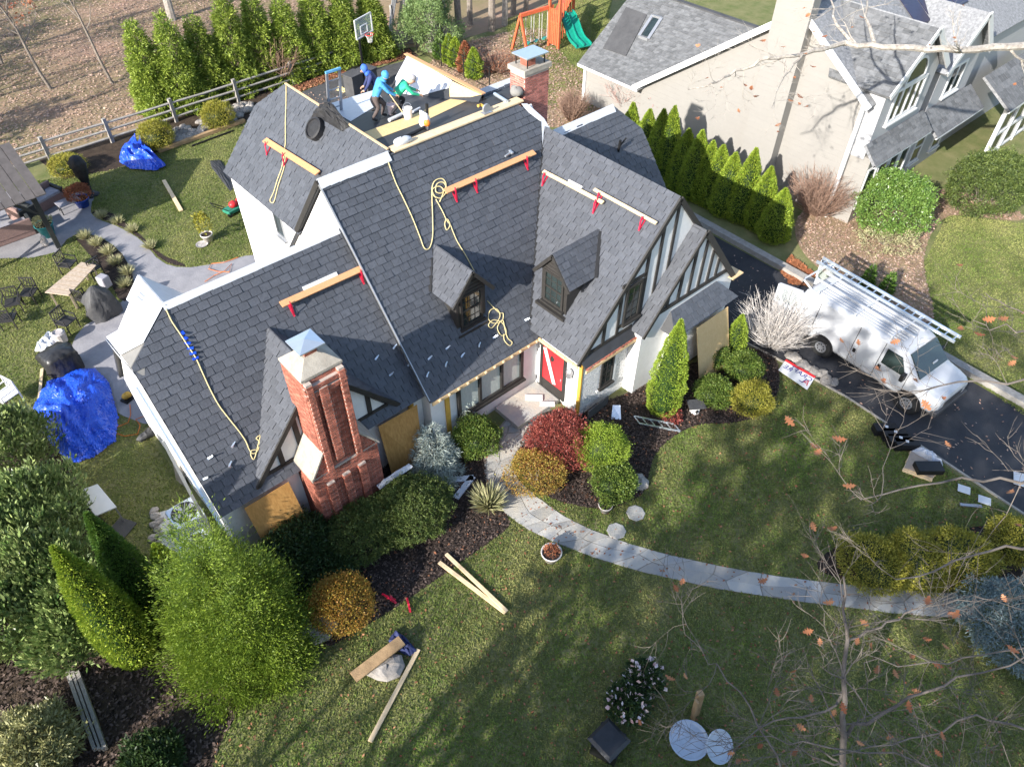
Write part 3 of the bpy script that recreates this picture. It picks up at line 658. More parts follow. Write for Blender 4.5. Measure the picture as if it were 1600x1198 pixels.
# windows ---------------------------------------------------------
def window(P, ex, w, h, panes=(1,1), fr=.07, deep=.05, curtain=False, nrm=(0,-1,0), sill=True, m='dark_trim', glass='glass', bars=(0,0), parent=house, name='window'):
    """frame centred on P (bottom centre), ex along the wall"""
    P = Vector(P); ex = Vector(ex).normalized(); n = Vector(nrm).normalized(); up = ex.cross(n)
    if up.z < 0: up = -up
    def bx(a0, a1, b0, b1, d0, d1, mb):
        q = [P+ex*a+up*b+n*d for d in (d0, d1) for a, b in ((a0,b0),(a1,b0),(a1,b1),(a0,b1))]
        if (q[1]-q[0]).cross(q[3]-q[0]).dot(q[4]-q[0]) < 0: q = [q[3],q[2],q[1],q[0],q[7],q[6],q[5],q[4]]
        mb.hexa(q)
    f = MB(); bx(-w/2,-w/2+fr,0,h,0,deep,f); bx(w/2-fr,w/2,0,h,0,deep,f); bx(-w/2+fr,w/2-fr,0,fr,0,deep,f); bx(-w/2+fr,w/2-fr,h-fr,h,0,deep,f)
    for i in range(1, panes[0]): a = -w/2+w*i/panes[0]; bx(a-fr*.4,a+fr*.4,fr,h-fr,0,deep*.9,f)
    for j in range(1, panes[1]): b_ = h*j/panes[1]; bx(-w/2+fr,w/2-fr,b_-fr*.35,b_+fr*.35,0,deep*.8,f)
    wo = f.build(name, MT[m], parent)
    for i in range(panes[0]):
        for j in range(panes[1]):
            g = MB(); a0 = -w/2+w*i/panes[0]+fr*.5; a1 = -w/2+w*(i+1)/panes[0]-fr*.5; b0 = h*j/panes[1]+fr*.4; b1 = h*(j+1)/panes[1]-fr*.4
            bx(a0,a1,b0,b1,.004,.014,g); g.build('pane', MT[glass], wo)
            if bars[0]:
                g = MB()
                for k in range(1, bars[0]): a = a0+(a1-a0)*k/bars[0]; bx(a-.012,a+.012,b0,b1,.014,.024,g)
                for k in range(1, bars[1]): b_ = b0+(b1-b0)*k/bars[1]; bx(a0,a1,b_-.012,b_+.012,.014,.023,g)
                if g.v: g.build('muntin', MT[m], wo)
    if sill: f = MB(); bx(-w/2-.06,w/2+.06,-.08,0,0,deep+.07,f); f.build('sill', MT[m], wo)
    return wo
window((-4.2,2.55,.78), (1,0,0), 2.75, 1.42, panes=(3,1), fr=.12, deep=.09, glass='curtain')
window((-.98,.455,.82), (1,0,0), .58, 1.35, fr=.07, panes=(1,1), bars=(2,5))
mb = MB(); mb.bb((-.66,.41,.78),(-.58,.454,2.2)); mb.bb((-1.4,.4,.7),(-.58,.454,.76)); mb.build('window_surround', MT['white_paint'], house)
window((-.16,.445,3.2), (1,0,0), .72, 1.42, fr=.09, bars=(2,4))
wn_ = PX(437,350,-6.53); window((-6.53,wn_.y,wn_.z-.5), (0,1,0), .6, .95, nrm=(-1,0,0), m='metal_grey')
# door in the left face of the entry gable ------------------------
df = MB(); df.bb((-2.19,2.22,.2),(-2.12,2.34,2.2)); df.bb((-2.19,1.16,.2),(-2.12,1.27,2.2)); df.bb((-2.19,1.27,2.1),(-2.12,2.22,2.2)); door_frame = df.build('door_frame', MT['dark_trim'], house)
d_ = MB(); d_.bb((-2.165,1.27,.62),(-2.125,2.22,2.1)); door = d_.build('front_door', MT['red_paint'], house); door['label'] = 'red front door with dark kick panel'
d_ = MB(); d_.bb((-2.17,1.27,.2),(-2.122,2.22,.62)); d_.build('kick_panel', MT['dark_trim'], door)
d_ = MB(); d_.bar((-2.20,2.12,2.05),(-2.20,1.62,.72), .16, .02, up=(1,0,0)); d_.build('white_strip', MT['white_paint'], door)
d_ = MB(); d_.blob((-2.17,1.8,1.75),(.02,.09,.12),8,6,.2,3); d_.build('wreath', MT['dark_trim'], door)
d_ = MB(); d_.blob((-2.18,1.34,1.1),(.03,.03,.06),8,6,.0,3); d_.build('handle', MT['metal_grey'], door)
l_ = MB(); l_.lathe([(.02,0),(.09,.06),(.12,.3),(.1,.36),(.02,.44)], (-2.26,.92,1.55), 6); l_.build('wall_lantern', MT['metal_grey'], house)
st_ = MB(); st_.bb((-4.05,1.35,.013),(-2.2,2.5,.19)); st_.build('entry_step', MT['flagstone'], house)
# dormers ---------------------------------------------------------
def dormer(kind):
    if kind == 'front':
        X0, Yf, zr, hw, zb = -4.22, 3.32, 5.5, .78, 3.38; nrm = Vector((0,-1,0)); ex = Vector((1,0,0)); back = 5.07
        Q = lambda s, d, z: Vector((X0+s, Yf+d, z)); depth = back-Yf; slopez = lambda d: zM(Yf+d)
    else:
        X0, Yf, zr, hw, zb = -1.78, 2.29, 5.48, .78, 3.4; nrm = Vector((-1,0,0)); ex = Vector((0,1,0))
        Q = lambda s, d, z: Vector((X0+d, Yf+s, z)); depth = .1-X0; slopez = lambda d: zE(X0+d)
    ze = zr-1.2*hw
    w = MB(); ww = .56
    w.prism([Q(-ww,.03,zb-.1),Q(ww,.03,zb-.1),Q(ww,.03,ze+.1),Q(0,.03,zr-.12),Q(-ww,.03,ze+.1)], Q(0,depth*.9,0)-Q(0,0,0)); dm_ = w.build('dormer', MT['dark_trim'], house)
    for k in range(5):       # lapped boards in the gable
        z = ze+.12+k*.13; s = max(.05, (zr-.1-z)/1.2-.02)
        if s > .06: b = MB(); b.bb([min(a, c) for a, c in zip(Q(-s,.0,z), Q(s,.03,z+.11))], [max(a, c) for a, c in zip(Q(-s,.0,z), Q(s,.03,z+.11))]); b.build('clapboard', MT['timber'], dm_)
    dback = lambda z: (z-slopez(0))/1.2
    for sg in (-1, 1):
        zlow = ze; dl = dback(zlow)
        roof_plane([Q(sg*hw,-.12,zlow),Q(0,-.12,zr),Q(0,depth,zr),Q(sg*hw,dl,zlow)], Q(0,1,0)-Q(0,0,0), name='dormer_roof')
        edge_strip([Q(sg*hw,-.13,zlow-.07),Q(0,-.13,zr-.06)], .05, .11, 'dark_trim', 'barge_board', 0)
    if kind == 'front': edge_strip([Q(-hw-.06,dback(ze)-.02,ze+.02), Q(-.08,depth-.03,zr-.02)], .1, .06, 'black', 'dormer_flashing', .0)
    else: edge_strip([Q(-hw-.06,dback(ze)-.02,ze+.02), Q(-.08,depth-.03,zr-.02)], .1, .06, 'black', 'dormer_flashing', .0)
    window(Q(0,.03,zb+.1), ex, .86, 1.2, panes=(1,2), bars=(3,2), nrm=nrm, fr=.08, deep=.05, parent=house)
    b = MB(); p0, p1 = Q(-ww-.08,-.16,zb-.12), Q(ww+.08,.1,zb-.02); b.bb([min(a, c) for a, c in zip(p0, p1)], [max(a, c) for a, c in zip(p0, p1)]); b.build('dormer_sill', MT['dark_trim'], house)
dormer('front'); dormer('entry')
# bay roof over the right-hand window ------------------------------
roof_plane([(1.0,-.62,2.35),(4.35,-.62,2.35),(3.75,-.01,2.95),(1.35,-.01,2.95)], (1,0,0), thick=.05)
roof_plane([(1.0,-.62,2.35),(1.35,-.01,2.95),(.95,-.01,2.4)], (0,1,0), tiles=False, thick=.04)
roof_plane([(4.35,-.62,2.35),(3.75,-.01,2.95),(4.4,-.01,2.4)], (0,1,0), tiles=False, thick=.04)
b = MB(); b.bb((1.3,-.42,.3),(4.0,-.003,2.3)); b.build('bay', MT['stucco'], house)
# chimneys ----------------------------------------------------------
def brick_face(mb, o, ex, n, w, h, z0, skip=None, taper=None, seed=0):
    """bricks standing proud of a face: o bottom-left corner, ex along, n outward"""
    rgb = random.Random(seed); o = Vector(o); ex = Vector(ex); n = Vector(n); rows = int(h/.075)
    for k in range(rows):
        zz = k*.075; l = 0; r = w
        if taper: l, r = taper(zz+.037)
        x = l - (.11 if k % 2 else 0)
        while x < r:
            a, c = max(x, l), min(x+.208, r)
            if c-a > .03 and not (skip and skip((a+c)/2, zz)):
                d = .016+rgb.uniform(-.003,.004); p = [o+ex*a+Vector((0,0,zz+.004)), o+ex*c+Vector((0,0,zz+.004)), o+ex*c+Vector((0,0,zz+.06)), o+ex*a+Vector((0,0,zz+.06))]
                i = len(mb.v); mb.v += [tuple(q) for q in p]+[tuple(q+n*d) for q in p]; t = rgb.random()
                for fc in ((4,5,6,7),(0,1,5,4),(1,2,6,5),(2,3,7,6),(3,0,4,7)): mb.f.append(tuple(i+v for v in fc)); mb.t.append(t)
            x += .225
def box_bricks(parent, lo, hi, seed, faces='fl'):
    core = MB(); core.bb(lo, hi); c = core.build('chimney_core', MT['mortar'], parent); mb = MB(); w, d, h = hi[0]-lo[0], hi[1]-lo[1], hi[2]-lo[2]
    brick_face(mb, lo, (1,0,0), (0,-1,0), w, h, 0, seed=seed)
    brick_face(mb, (lo[0],hi[1],lo[2]), (0,-1,0), (-1,0,0), d, h, 0, seed=seed+1)
    brick_face(mb, (hi[0],lo[1],lo[2]), (0,1,0), (1,0,0), d, h, 0, seed=seed+2)
    stuff(mb.build('bricks', MT['brick'], c)); return c
CY = 2.0
box_bricks(house, (-10.8,CY,0), (-8.8,3.0,2.6), 11)
box_bricks(house, (-10.38,CY+.06,2.6), (-9.28,3.05,5.95), 21)
for x0, x1, z0, z1 in ((-10.05,-9.82,2.9,5.6),(-10.36,-10.2,2.62,5.9),(-9.46,-9.3,2.62,5.9)): box_bricks(house, (x0,CY-.08,z0), (x1,CY+.05,z1), int(x1*100) % 97)
for i, x0 in enumerate((-10.5,-10.0,-9.5)): box_bricks(house, (x0,CY-.1,.3), (x0+.22,CY-.001,2.2), 40+i)
for z in (5.4,5.62): box_bricks(house, (-10.4,CY-.05,z), (-9.26,CY+.05,z+.15), int(z*10))
for sg, xa, xb in ((-1,-10.8,-10.38),(1,-8.8,-9.28)):
    b = MB(); b.prism([(xa-.06*(1 if sg < 0 else -1),CY-.06,2.55),(xb,CY-.06,3.35),(xb,3.02,3.35),(xa-.06*(1 if sg < 0 else -1),3.02,2.55)], (0,0,.09)); b.build('chimney_shoulder', MT['concrete'], house)
    b = MB(); b.prism([(xa,CY,2.6),(xb,CY,3.34),(xb,CY,2.6)], (0,1.0,0)); sh = b.build('chimney_core', MT['mortar'], house)
    w_ = abs(xb-xa); bb_ = MB()
    if sg < 0: brick_face(bb_, (xa,CY,2.6), (1,0,0), (0,-1,0), w_, .74, 0, taper=lambda z: (min(w_, z/.74*w_), w_), seed=61)
    else: brick_face(bb_, (xb,CY,2.6), (1,0,0), (0,-1,0), w_, .74, 0, taper=lambda z: (0, max(0, w_*(1-z/.74))), seed=62)
    stuff(bb_.build('bricks', MT['brick'], sh))
b = MB(); lo, hi = (-10.44,1.98,5.95), (-9.22,3.1,6.02)
B_ = [(lo[0]+.04,lo[1]+.04),(hi[0]-.04,lo[1]+.04),(hi[0]-.04,hi[1]),(lo[0]+.04,hi[1])]; T_ = [(-10.05,2.36),(-9.62,2.36),(-9.62,2.78),(-10.05,2.78)]
b.hexa([(*p,5.95) for p in B_]+[(*p,6.02) for p in B_]); b.hexa([(*p,6.02) for p in B_]+[(*p,6.3) for p in T_]); b.build('chimney_crown', MT['concrete'], house)
b = MB(); b.bb((-10.0,2.4,6.28),(-9.67,2.74,6.48)); b.build('flue', MT['brick'], house)
b = MB(); b.prism([(-10.18,2.22,6.56),(-9.5,2.22,6.56),(-9.5,2.9,6.56),(-10.18,2.9,6.56)], (0,0,.03)); b.hexa([(-10.18,2.22,6.59),(-9.5,2.22,6.59),(-9.5,2.9,6.59),(-10.18,2.9,6.59),(-9.86,2.54,6.68),(-9.82,2.54,6.68),(-9.82,2.58,6.68),(-9.86,2.58,6.68)]); b.build('chimney_cap', MT['metal_pale'], house)
b = MB()
for x, y in ((-9.98,2.42),(-9.69,2.42),(-9.69,2.72),(-9.98,2.72)): b.bar((x,y,6.47),(x,y,6.57), .03)
b.build('cap_leg', MT['black'], house)
mat('brick_pink', (.4,.15,.12), rough=.85, var=.25, scale=5, ind=.3, bump=.3, bscale=60)
rc = MB(); rc.bb((1.35,7.15,3.0),(2.42,7.85,8.35)); rcc = rc.build('chimney_core', MT['mortar'], house); mb = MB()
brick_face(mb, (1.35,7.15,3.0), (1,0,0), (0,-1,0), 1.07, 5.3, 0, seed=71); brick_face(mb, (1.35,7.85,3.0), (0,-1,0), (-1,0,0), .7, 5.3, 0, seed=72)
stuff(mb.build('bricks', MT['brick_pink'], rcc))
b = MB(); b.bb((1.28,7.08,8.35),(2.49,7.92,8.5)); b.build('chimney_crown', MT['concrete'], house)
b = MB(); b.bb((1.6,7.3,8.5),(1.95,7.65,8.72)); b.build('flue', MT['brick'], house)
b = MB(); b.bb((1.4,7.1,8.82),(2.35,7.85,8.86)); b.build('chimney_cap', MT['metal_pale'], house)
b = MB()
for x, y in ((1.5,7.2),(2.25,7.2),(2.25,7.75),(1.5,7.75)): b.bar((x,y,8.5),(x,y,8.83), .03)
b.build('cap_leg', MT['black'], house)
# roof vent and small jacks
for pt in ((966,237),): 
    p = PL(*pt, (0,-1.2,1), 6.5-1.2*6.37); b = MB(); b.tube([p, p+Vector((0,-.05,.45))], .05, 8); b.tube([p+Vector((0,0,.15)), p+Vector((.35,0,.4))], .03, 6); b.build('vent_pipe', MT['black'], house)
mb = None
# shingles: the nearest ~300 as parts sharing one mesh, the rest joined per plane
def tile_mesh(tw, te):
    b = MB(); l = .038
    b.v = [(.007,0,.001),(tw-.007,0,.001),(tw-.007,te+.015,.001),(.007,te+.015,.001),(.007,0,l),(tw-.007,0,l),(tw-.007,te+.015,.012),(.007,te+.015,.012)]
    b.f = [(4,5,6,7),(0,1,5,4),(1,2,6,5),(2,3,7,6),(3,0,4,7)]; b.t = [0]*5
    me = bpy.data.meshes.new('shingle'); me.from_pydata(b.v, [], b.f); me.materials.append(MT['shingle']); return me
SH_ALL.sort(key=lambda a: a[0]); TM = tile_mesh(TW, TE)
for d, M4, pl, tw, te in SH_ALL[:300]:
    o = bpy.data.objects.new('shingle', TM); COL.objects.link(o); o.parent = pl; o.matrix_basis = M4
TV = np.array([v.co[:] for v in TM.vertices]); 
for d, M4, pl, tw, te in SH_ALL[300:]:
    p_, rb = rest[pl.name]; A = np.array(M4); V = TV@A[:3,:3].T + A[:3,3]; i = len(rb.v); rb.v += [tuple(v) for v in V]; t = rg.random()
    for fc in ((4,5,6,7),(0,1,5,4),(1,2,6,5),(2,3,7,6),(3,0,4,7)): rb.f.append(tuple(i+k for k in fc)); rb.t.append(t)
for nm, (pl, rb) in rest.items():
    if rb.v: stuff(rb.build('shingles', MT['shingle'], pl))
# ------------------------------------------------------------------ plants
leafmat('lf_red', (.2,.03,.032), (.33,.1,.07), rough=.5, ind=.3)
leafmat('lf_yellowred', (.3,.27,.05), (.38,.18,.045), ind=.25)
leafmat('lf_orange', (.34,.28,.045), (.38,.17,.035), ind=.25)
leafmat('lf_lime', (.2,.31,.025), (.34,.42,.06), ind=.2)
leafmat('lf_box', (.06,.12,.018), (.17,.22,.04), ind=.3)
leafmat('lf_yew', (.035,.07,.015), (.16,.2,.05), ind=.3)
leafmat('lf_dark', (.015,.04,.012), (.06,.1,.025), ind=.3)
leafmat('lf_gold', (.22,.22,.022), (.38,.34,.06), ind=.25)
leafmat('lf_arb', (.15,.25,.025), (.36,.43,.05), ind=.25)
leafmat('lf_arb_dark', (.055,.12,.02), (.13,.22,.035), ind=.3)
leafmat('lf_cedar', (.04,.1,.01), (.23,.3,.03), ind=.25)
leafmat('lf_giant', (.09,.17,.02), (.32,.38,.06), ind=.3)
leafmat('lf_laurel', (.035,.095,.018), (.34,.4,.15), rough=.3, ind=.35, trans=.15, spec=.5)
leafmat('lf_rhodo', (.16,.17,.06), (.42,.4,.2), rough=.4, ind=.3)
leafmat('lf_blue', (.3,.36,.33), (.5,.54,.47), ind=.2, trans=.1)
leafmat('lf_juniper', (.1,.15,.16), (.22,.28,.28), ind=.25)
leafmat('lf_hemlock', (.1,.17,.05), (.24,.32,.12), ind=.25)
leafmat('lf_grass', (.3,.31,.15), (.5,.46,.27), ind=.2)
leafmat('lf_brown', (.28,.08,.04), (.4,.18,.09), ind=.25)
leafmat('lf_pink', (.5,.2,.2), (.6,.3,.26), ind=.2)
leafmat('lf_holly', (.06,.14,.025), (.22,.32,.07), rough=.35, ind=.3, spec=.6)
mat('twig_brown', (.2,.12,.085), rough=.9, col2=(.36,.24,.18), scale=6)
mat('twig_pink', (.4,.25,.22), rough=.9, col2=(.55,.38,.33), scale=6)
mat('twig_white', (.42,.38,.35), rough=.9, col2=(.62,.58,.54), scale=6)
def stems(mb, base, h, spread, n, r=.02, seed=0, curve=.25):
    rs = random.Random(seed)
    for i in range(n):
        a = rs.uniform(0, 6.28); s = spread*rs.uniform(.3, 1)
        p = [Vector(base)]
        for k in range(1, 5): t = k/4; p.append(Vector(base)+Vector((math.cos(a)*s*t**(1-curve), math.sin(a)*s*t**(1-curve), h*t*rs.uniform(.85,1.0))))
        mb.tube(p, [r*(1-.75*k/4) for k in range(5)], 4, cap=False)
def shrub(name, label, c_px, rx, h, m, n, size=.05, aspect=.5, lumpy=.12, ry=None, group=None, cat='shrub', seed=None, pos=None, jit=.7, clumps=0, shell=.75, stemmat='bark', up=.25):
    seed = seed if seed is not None else random.randint(1, 9999); ry = ry or rx
    p = pos if pos is not None else G(c_px[0], c_px[1], h*.5); p = Vector((p[0], p[1], 0))
    t = thing(name, label, cat, p, group)
    if clumps:
        Pc, D = bush_pts(rx*.93, ry*.93, h*.95, clumps, lumpy, seed, .85); k = n//clumps; rgn = np.random.default_rng(seed)
        cs = .42*size*4; Dd = unit(rgn.normal(0,1,(clumps,k,3)) + D[:,None,:]*.7)
        P = (Pc[:,None,:] + Dd*cs*rgn.random((clumps,k,1))**.6).reshape(-1,3); A = Dd.reshape(-1,3); tint = np.clip(np.repeat(rgn.random(clumps), k)*.6+rgn.random(clumps*k)*.4, 0, 1)
    else:
        P, A = bush_pts(rx, ry, h, n, lumpy, seed, shell); tint = None
    A = A + np.array([0,0,up])
    me = leaves(name+'_leaves', P + np.array(p), A, size, aspect, tint, jit)
    link('foliage', me, MT[m], t)
    mb = MB(); stems(mb, p, h*.75, rx*.7, 7, .022, seed); mb.build('stem', MT[stemmat], t)
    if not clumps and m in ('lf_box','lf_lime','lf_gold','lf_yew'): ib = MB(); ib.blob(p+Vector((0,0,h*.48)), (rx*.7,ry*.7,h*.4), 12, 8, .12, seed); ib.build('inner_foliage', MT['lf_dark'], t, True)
    return t
def conifer(name, label, base, h, r, m, n, prof='cone', size=.07, aspect=.35, lumpy=.15, group=None, seed=1, jit=.55, cat='tree', clumps=0, lean=(0,0), droop=.0):
    base = Vector((base[0], base[1], 0)); t = thing(name, label, cat, base, group); rgn = np.random.default_rng(seed)
    if clumps:
        Pc, A0 = cone_pts(h, r*.9, clumps, prof, lumpy, seed, .85); k = n//clumps; out = A0*np.array([1,1,.35])
        L = (size*3.2)*rgn.uniform(.6,1.3,(clumps,1,1))*(.45+.55*(1-Pc[:,2]/h))[:,None,None]
        s = rgn.random((clumps,k,1)); side = rgn.normal(0,1,(clumps,k,3))*.3
        P = Pc[:,None,:] + unit(out)[:,None,:]*L*s + side*L*(.25+.5*(1-s)) + np.array([0,0,-droop])*L*s*s
        A = (out[:,None,:]*.8 + side*2.2 + np.array([0,0,-.3*droop])).reshape(-1,3); P = P.reshape(-1,3)
        tint = np.clip(np.repeat(rgn.random(clumps), k)*.35 + rgn.random(clumps*k)*.25 + (s.reshape(-1))*.4, 0, 1)
    else:
        P, A = cone_pts(h, r, n, prof, lumpy, seed); tint = None
    P[:,2] = np.maximum(P[:,2], .05); P[:,0] += P[:,2]*lean[0]; P[:,1] += P[:,2]*lean[1]
    link('crown', leaves(name+'_crown', P + np.array(base), A, size, aspect, tint, jit), MT[m], t)
    mb = MB(); mb.tube([base, base+Vector((0,0,h*.3)), base+Vector((0,0,h*.6))], [.04+h*.01, .03+h*.006, .01], 6)
    for i in range(int(h*4)):
        z = h*(.08+.6*random.random()); a = random.uniform(0, 6.28); rr = r*(1-z/h)*.55; mb.tube([base+Vector((lean[0]*z, lean[1]*z, z)), base+Vector((lean[0]*z+math.cos(a)*rr, lean[1]*z+math.sin(a)*rr, z+rr*.2))], [.015,.005], 3, cap=False)
    mb.build('trunk', MT['bark'], t)
    if prof == 'col':
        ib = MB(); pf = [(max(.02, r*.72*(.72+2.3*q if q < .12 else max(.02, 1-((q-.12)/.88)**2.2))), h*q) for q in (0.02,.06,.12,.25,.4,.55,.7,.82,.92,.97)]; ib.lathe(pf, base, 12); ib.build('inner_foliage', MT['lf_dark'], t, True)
    return t
def twiggy(name, label, c_px, r, h, m, n, pos=None, seed=1, rr=.012, group=None, cat='shrub', leafm=None, nl=0, lsize=.05):
    rs = random.Random(seed); p = pos if pos is not None else G(*c_px); p = Vector((p[0], p[1], 0)); t = thing(name, label, cat, p, group); mb = MB(); tips = []
    for i in range(n):
        a = rs.uniform(0, 6.28); s = r*rs.random()**.6; hh = h*rs.uniform(.6, 1.05)*(1-.25*(s/r)**2)
        b0 = p + Vector((math.cos(a)*s*.12, math.sin(a)*s*.12, 0)); pts = [b0]
        for k in range(1, 4): q = k/3; pts.append(b0 + Vector((math.cos(a)*s*q**.8, math.sin(a)*s*q**.8, hh*q)) + Vector((rs.gauss(0,.04), rs.gauss(0,.04), 0))*h*.5)
        mb.tube(pts, [rr, rr*.75, rr*.5, rr*.25], 3, cap=False)
        for j in range(4):
            f = rs.uniform(.3, .95); k = min(2, int(f*3)); st = pts[k].lerp(pts[k+1], f*3-k); d = Vector((math.cos(a)+rs.gauss(0,.8), math.sin(a)+rs.gauss(0,.8), 1.0+rs.gauss(0,.4))).normalized()*h*rs.uniform(.12,.3)
            mb.tube([st, st+d], [rr*.5, rr*.2], 3, cap=False); tips.append(st+d)
    mb.build('branches', MT[m], t)
    if leafm:
        T = np.array([tuple(tips[rs.randrange(len(tips))]) for _ in range(nl)]) + RNG.normal(0,.06,(nl,3)); link('foliage', leaves(name+'_lv', T, RNG.normal(0,1,(nl,3)), lsize, .6), MT[leafm], t)
    return t
def tuft(label, px, r, h, m='lf_grass', n=700, group='grass tufts along the path', pos=None):
    p = pos if pos is not None else G(*px); p = Vector((p[0], p[1], 0)); t = thing('grass_tuft', label, 'grass tuft', p, group); a = RNG.uniform(0,6.28,n); q = RNG.random(n)**.5
    A = np.stack([np.cos(a)*q*r/h, np.sin(a)*q*r/h, np.full(n,.8)], 1); P = np.zeros((n,3)); P[:,0] = np.cos(a)*q*r*.3; P[:,1] = np.sin(a)*q*r*.3
    link('leaf_blades', leaves('tuft', P+np.array(p), A, h, .06, None, .2), MT[m], t)
# --- bed beside the entrance
shrub('red_shrub', 'crimson feathery shrub in the bed by the front door', (872,690), .98, 1.55, 'lf_red', 15000, .06, .4, .16, seed=11)
shrub('yellow_shrub', 'yellow shrub turning red beside the crimson shrub at the walkway bend', (838,737), .85, 1.05, 'lf_yellowred', 11000, .05, .45, .14, seed=12)
shrub('dwarf_spruce', 'large lime green mounded dwarf conifer beside the crimson shrub', (940,700), .78, 1.55, 'lf_lime', 20000, .045, .35, .08, seed=13, shell=.9)
shrub('boxwood', 'round dark green boxwood below the lime mounded conifer', (961,753), .66, .95, 'lf_box', 10000, .05, .55, .1, seed=14)
shrub('boxwood', 'round boxwood between the small lantern and the plywood bay', (1115,611), .64, .8, 'lf_box', 9000, .05, .55, .08, seed=15)
shrub('boxwood', 'round boxwood under the small lime cone near the driveway', (1163,573), .64, .95, 'lf_box', 9000, .05, .55, .08, seed=16)
shrub('gold_shrub', 'golden threadleaf shrub at the lawn corner of the entry bed', (1175,624), .68, .9, 'lf_gold', 9000, .06, .3, .12, seed=17)
b_ = G(1034,640); conifer('arborvitae', 'tall lime green cone arborvitae in front of the pale plywood bay', b_, ZTOP(b_,(1062,500)), .6, 'lf_lime', 22000, 'col', .055, .35, .12, seed=18)
b_ = G(1142,556); conifer('arborvitae', 'small lime green cone arborvitae right of the plywood bay', b_, ZTOP(b_,(1144,488)), .42, 'lf_lime', 9000, 'col', .05, .35, .12, seed=19)
shrub('low_shrub', 'dark evergreen tucked behind the small lime cone', (1120,560), .4, .9, 'lf_box', 4000, .05, .5, seed=20)
bs = G(678,722); conifer('blue_spruce', 'silvery blue drooping spruce in front of the right plywood sheet', (bs.x, bs.y), 1.7, .66, 'lf_blue', 9000, 'cone', .12, .14, .5, seed=21, clumps=170, droop=.7, cat='shrub')
bs = G(715,655); conifer('blue_spruce', 'upright leader of silvery blue spruce under the picture window', (bs.x, bs.y), 2.0, .75, 'lf_blue', 9000, 'cone', .12, .14, .5, seed=22, clumps=170, droop=.7, cat='shrub')
bs = G(688,738); conifer('blue_spruce', 'lowest silvery blue spruce spray beside the white folded strips', (bs.x, bs.y), .8, .5, 'lf_blue', 5000, 'cone', .12, .14, .5, seed=23, clumps=110, droop=.7, cat='shrub')
shrub('boxwood', 'round boxwood between the blue spruce and the flagstone landing', (746,682), .72, 1.05, 'lf_box', 12000, .05, .55, .12, seed=24)
# --- hedge along the front
shrub('yew_hedge', 'clipped yew hedge end nearest the walkway', (640,795), 1.35, 1.25, 'lf_yew', 42000, .045, .5, .08, ry=1.15, seed=25, clumps=2600, group='clipped hedge')
shrub('yew_hedge', 'middle of the clipped yew hedge below the brick chimney', (565,830), 1.2, 1.15, 'lf_yew', 30000, .045, .5, .08, ry=1.0, seed=26, clumps=2000, group='clipped hedge')
shrub('rhododendron', 'dark rhododendron at the chimney foot left of the yew hedge', (470,860), 1.1, 1.2, 'lf_dark', 15000, .1, .35, .15, seed=27, clumps=900)
shrub('rhododendron', 'dark rhododendron beside the big golden cedar', (430,905), .95, 1.1, 'lf_dark', 11000, .1, .35, .15, seed=28, clumps=700)
shrub('low_shrub', 'shaded dark shrub at the lower corner of the chimney hedge', (505,905), .9, .9, 'lf_dark', 8000, .08, .4, .15, seed=29, clumps=500)
shrub('orange_shrub', 'round orange and yellow shrub alone at the lawn edge', (533,942), .82, 1.35, 'lf_orange', 15000, .045, .5, .06, seed=30, shell=.85)
tuft('pale ornamental grass tuft where the walkway bends at the hedge', (763,790), .4, .5, n=900, group=None)
# --- big cedar and columns at lower left
b_ = G(385,1000); hh = ZTOP(b_,(288,783))
cz = []
for k, (dx, dy, fh, fr) in enumerate(((0,0,1,.6),(-.75,.3,.72,.5),(.8,-.2,.66,.55),(.2,-.9,.6,.55),(-.35,-.8,.56,.5),(.5,.75,.7,.5),(-1.0,-.35,.45,.42),(.7,-.95,.42,.42),(.3,-1.35,.36,.4),(-.2,.9,.6,.45),(.85,.3,.4,.4),(-.9,-1.0,.3,.4))):
    n_c = int(620*fh); Pc, A0 = cone_pts(hh*fh, 1.85*fr, n_c, 'spire', .35, 310+k, .85); Pc[:,0] += dx*.92; Pc[:,1] += dy*.92; cz.append((Pc, A0))
Pc = np.concatenate([a for a, _ in cz]); A0 = np.concatenate([a for _, a in cz]); kk = 44; rgn = np.random.default_rng(31); nc = len(Pc)
out = unit(A0*np.array([1,1,.75])); Lc = rgn.uniform(.25,.5,(nc,1,1)); sc = rgn.random((nc,kk,1)); sd_ = rgn.normal(0,1,(nc,kk,3))
Pq = (Pc[:,None,:] + out[:,None,:]*Lc*sc + sd_*np.array([1,1,.35])*Lc*.3*(.4+sc*.6)).reshape(-1,3); Aq = (out[:,None,:] + sd_*.3).reshape(-1,3); Pq[:,2] = np.maximum(Pq[:,2], .05)
tq = np.clip(np.repeat(rgn.random(nc), kk)*.4 + rgn.random(nc*kk)*.2 + sc.reshape(-1)*.4, 0, 1); b_ = Vector((b_.x, b_.y, 0))
ct = thing('golden_cedar', 'large bushy golden green cedar at the front left corner', 'tree', b_); link('crown', leaves('cedar_crown', Pq+np.array(b_), Aq, .065, .28, tq, .3), MT['lf_cedar'], ct)
mb = MB(); mb.tube([b_, b_+Vector((0,0,hh*.38))], [.16,.06], 8); mb.build('trunk', MT['bark'], ct)
for (bx, by), (tx, ty), r, mm, lab, sd in (((216,1020),(84,855),.62,'lf_arb','narrow sunlit arborvitae column leaning beside the golden cedar',32),((250,965),(126,808),.52,'lf_arb_dark','darker arborvitae column behind the sunlit column',33),((272,900),(285,862),.35,'lf_arb','small arborvitae tip rising behind the golden cedar',34)):
    b_ = G(bx, by); conifer('columnar_arborvitae', lab, b_, max(1.6, ZTOP(b_,(tx,ty))), r, mm, 30000 if r > .5 else 8000, 'col', .065, .35, .1, seed=sd)
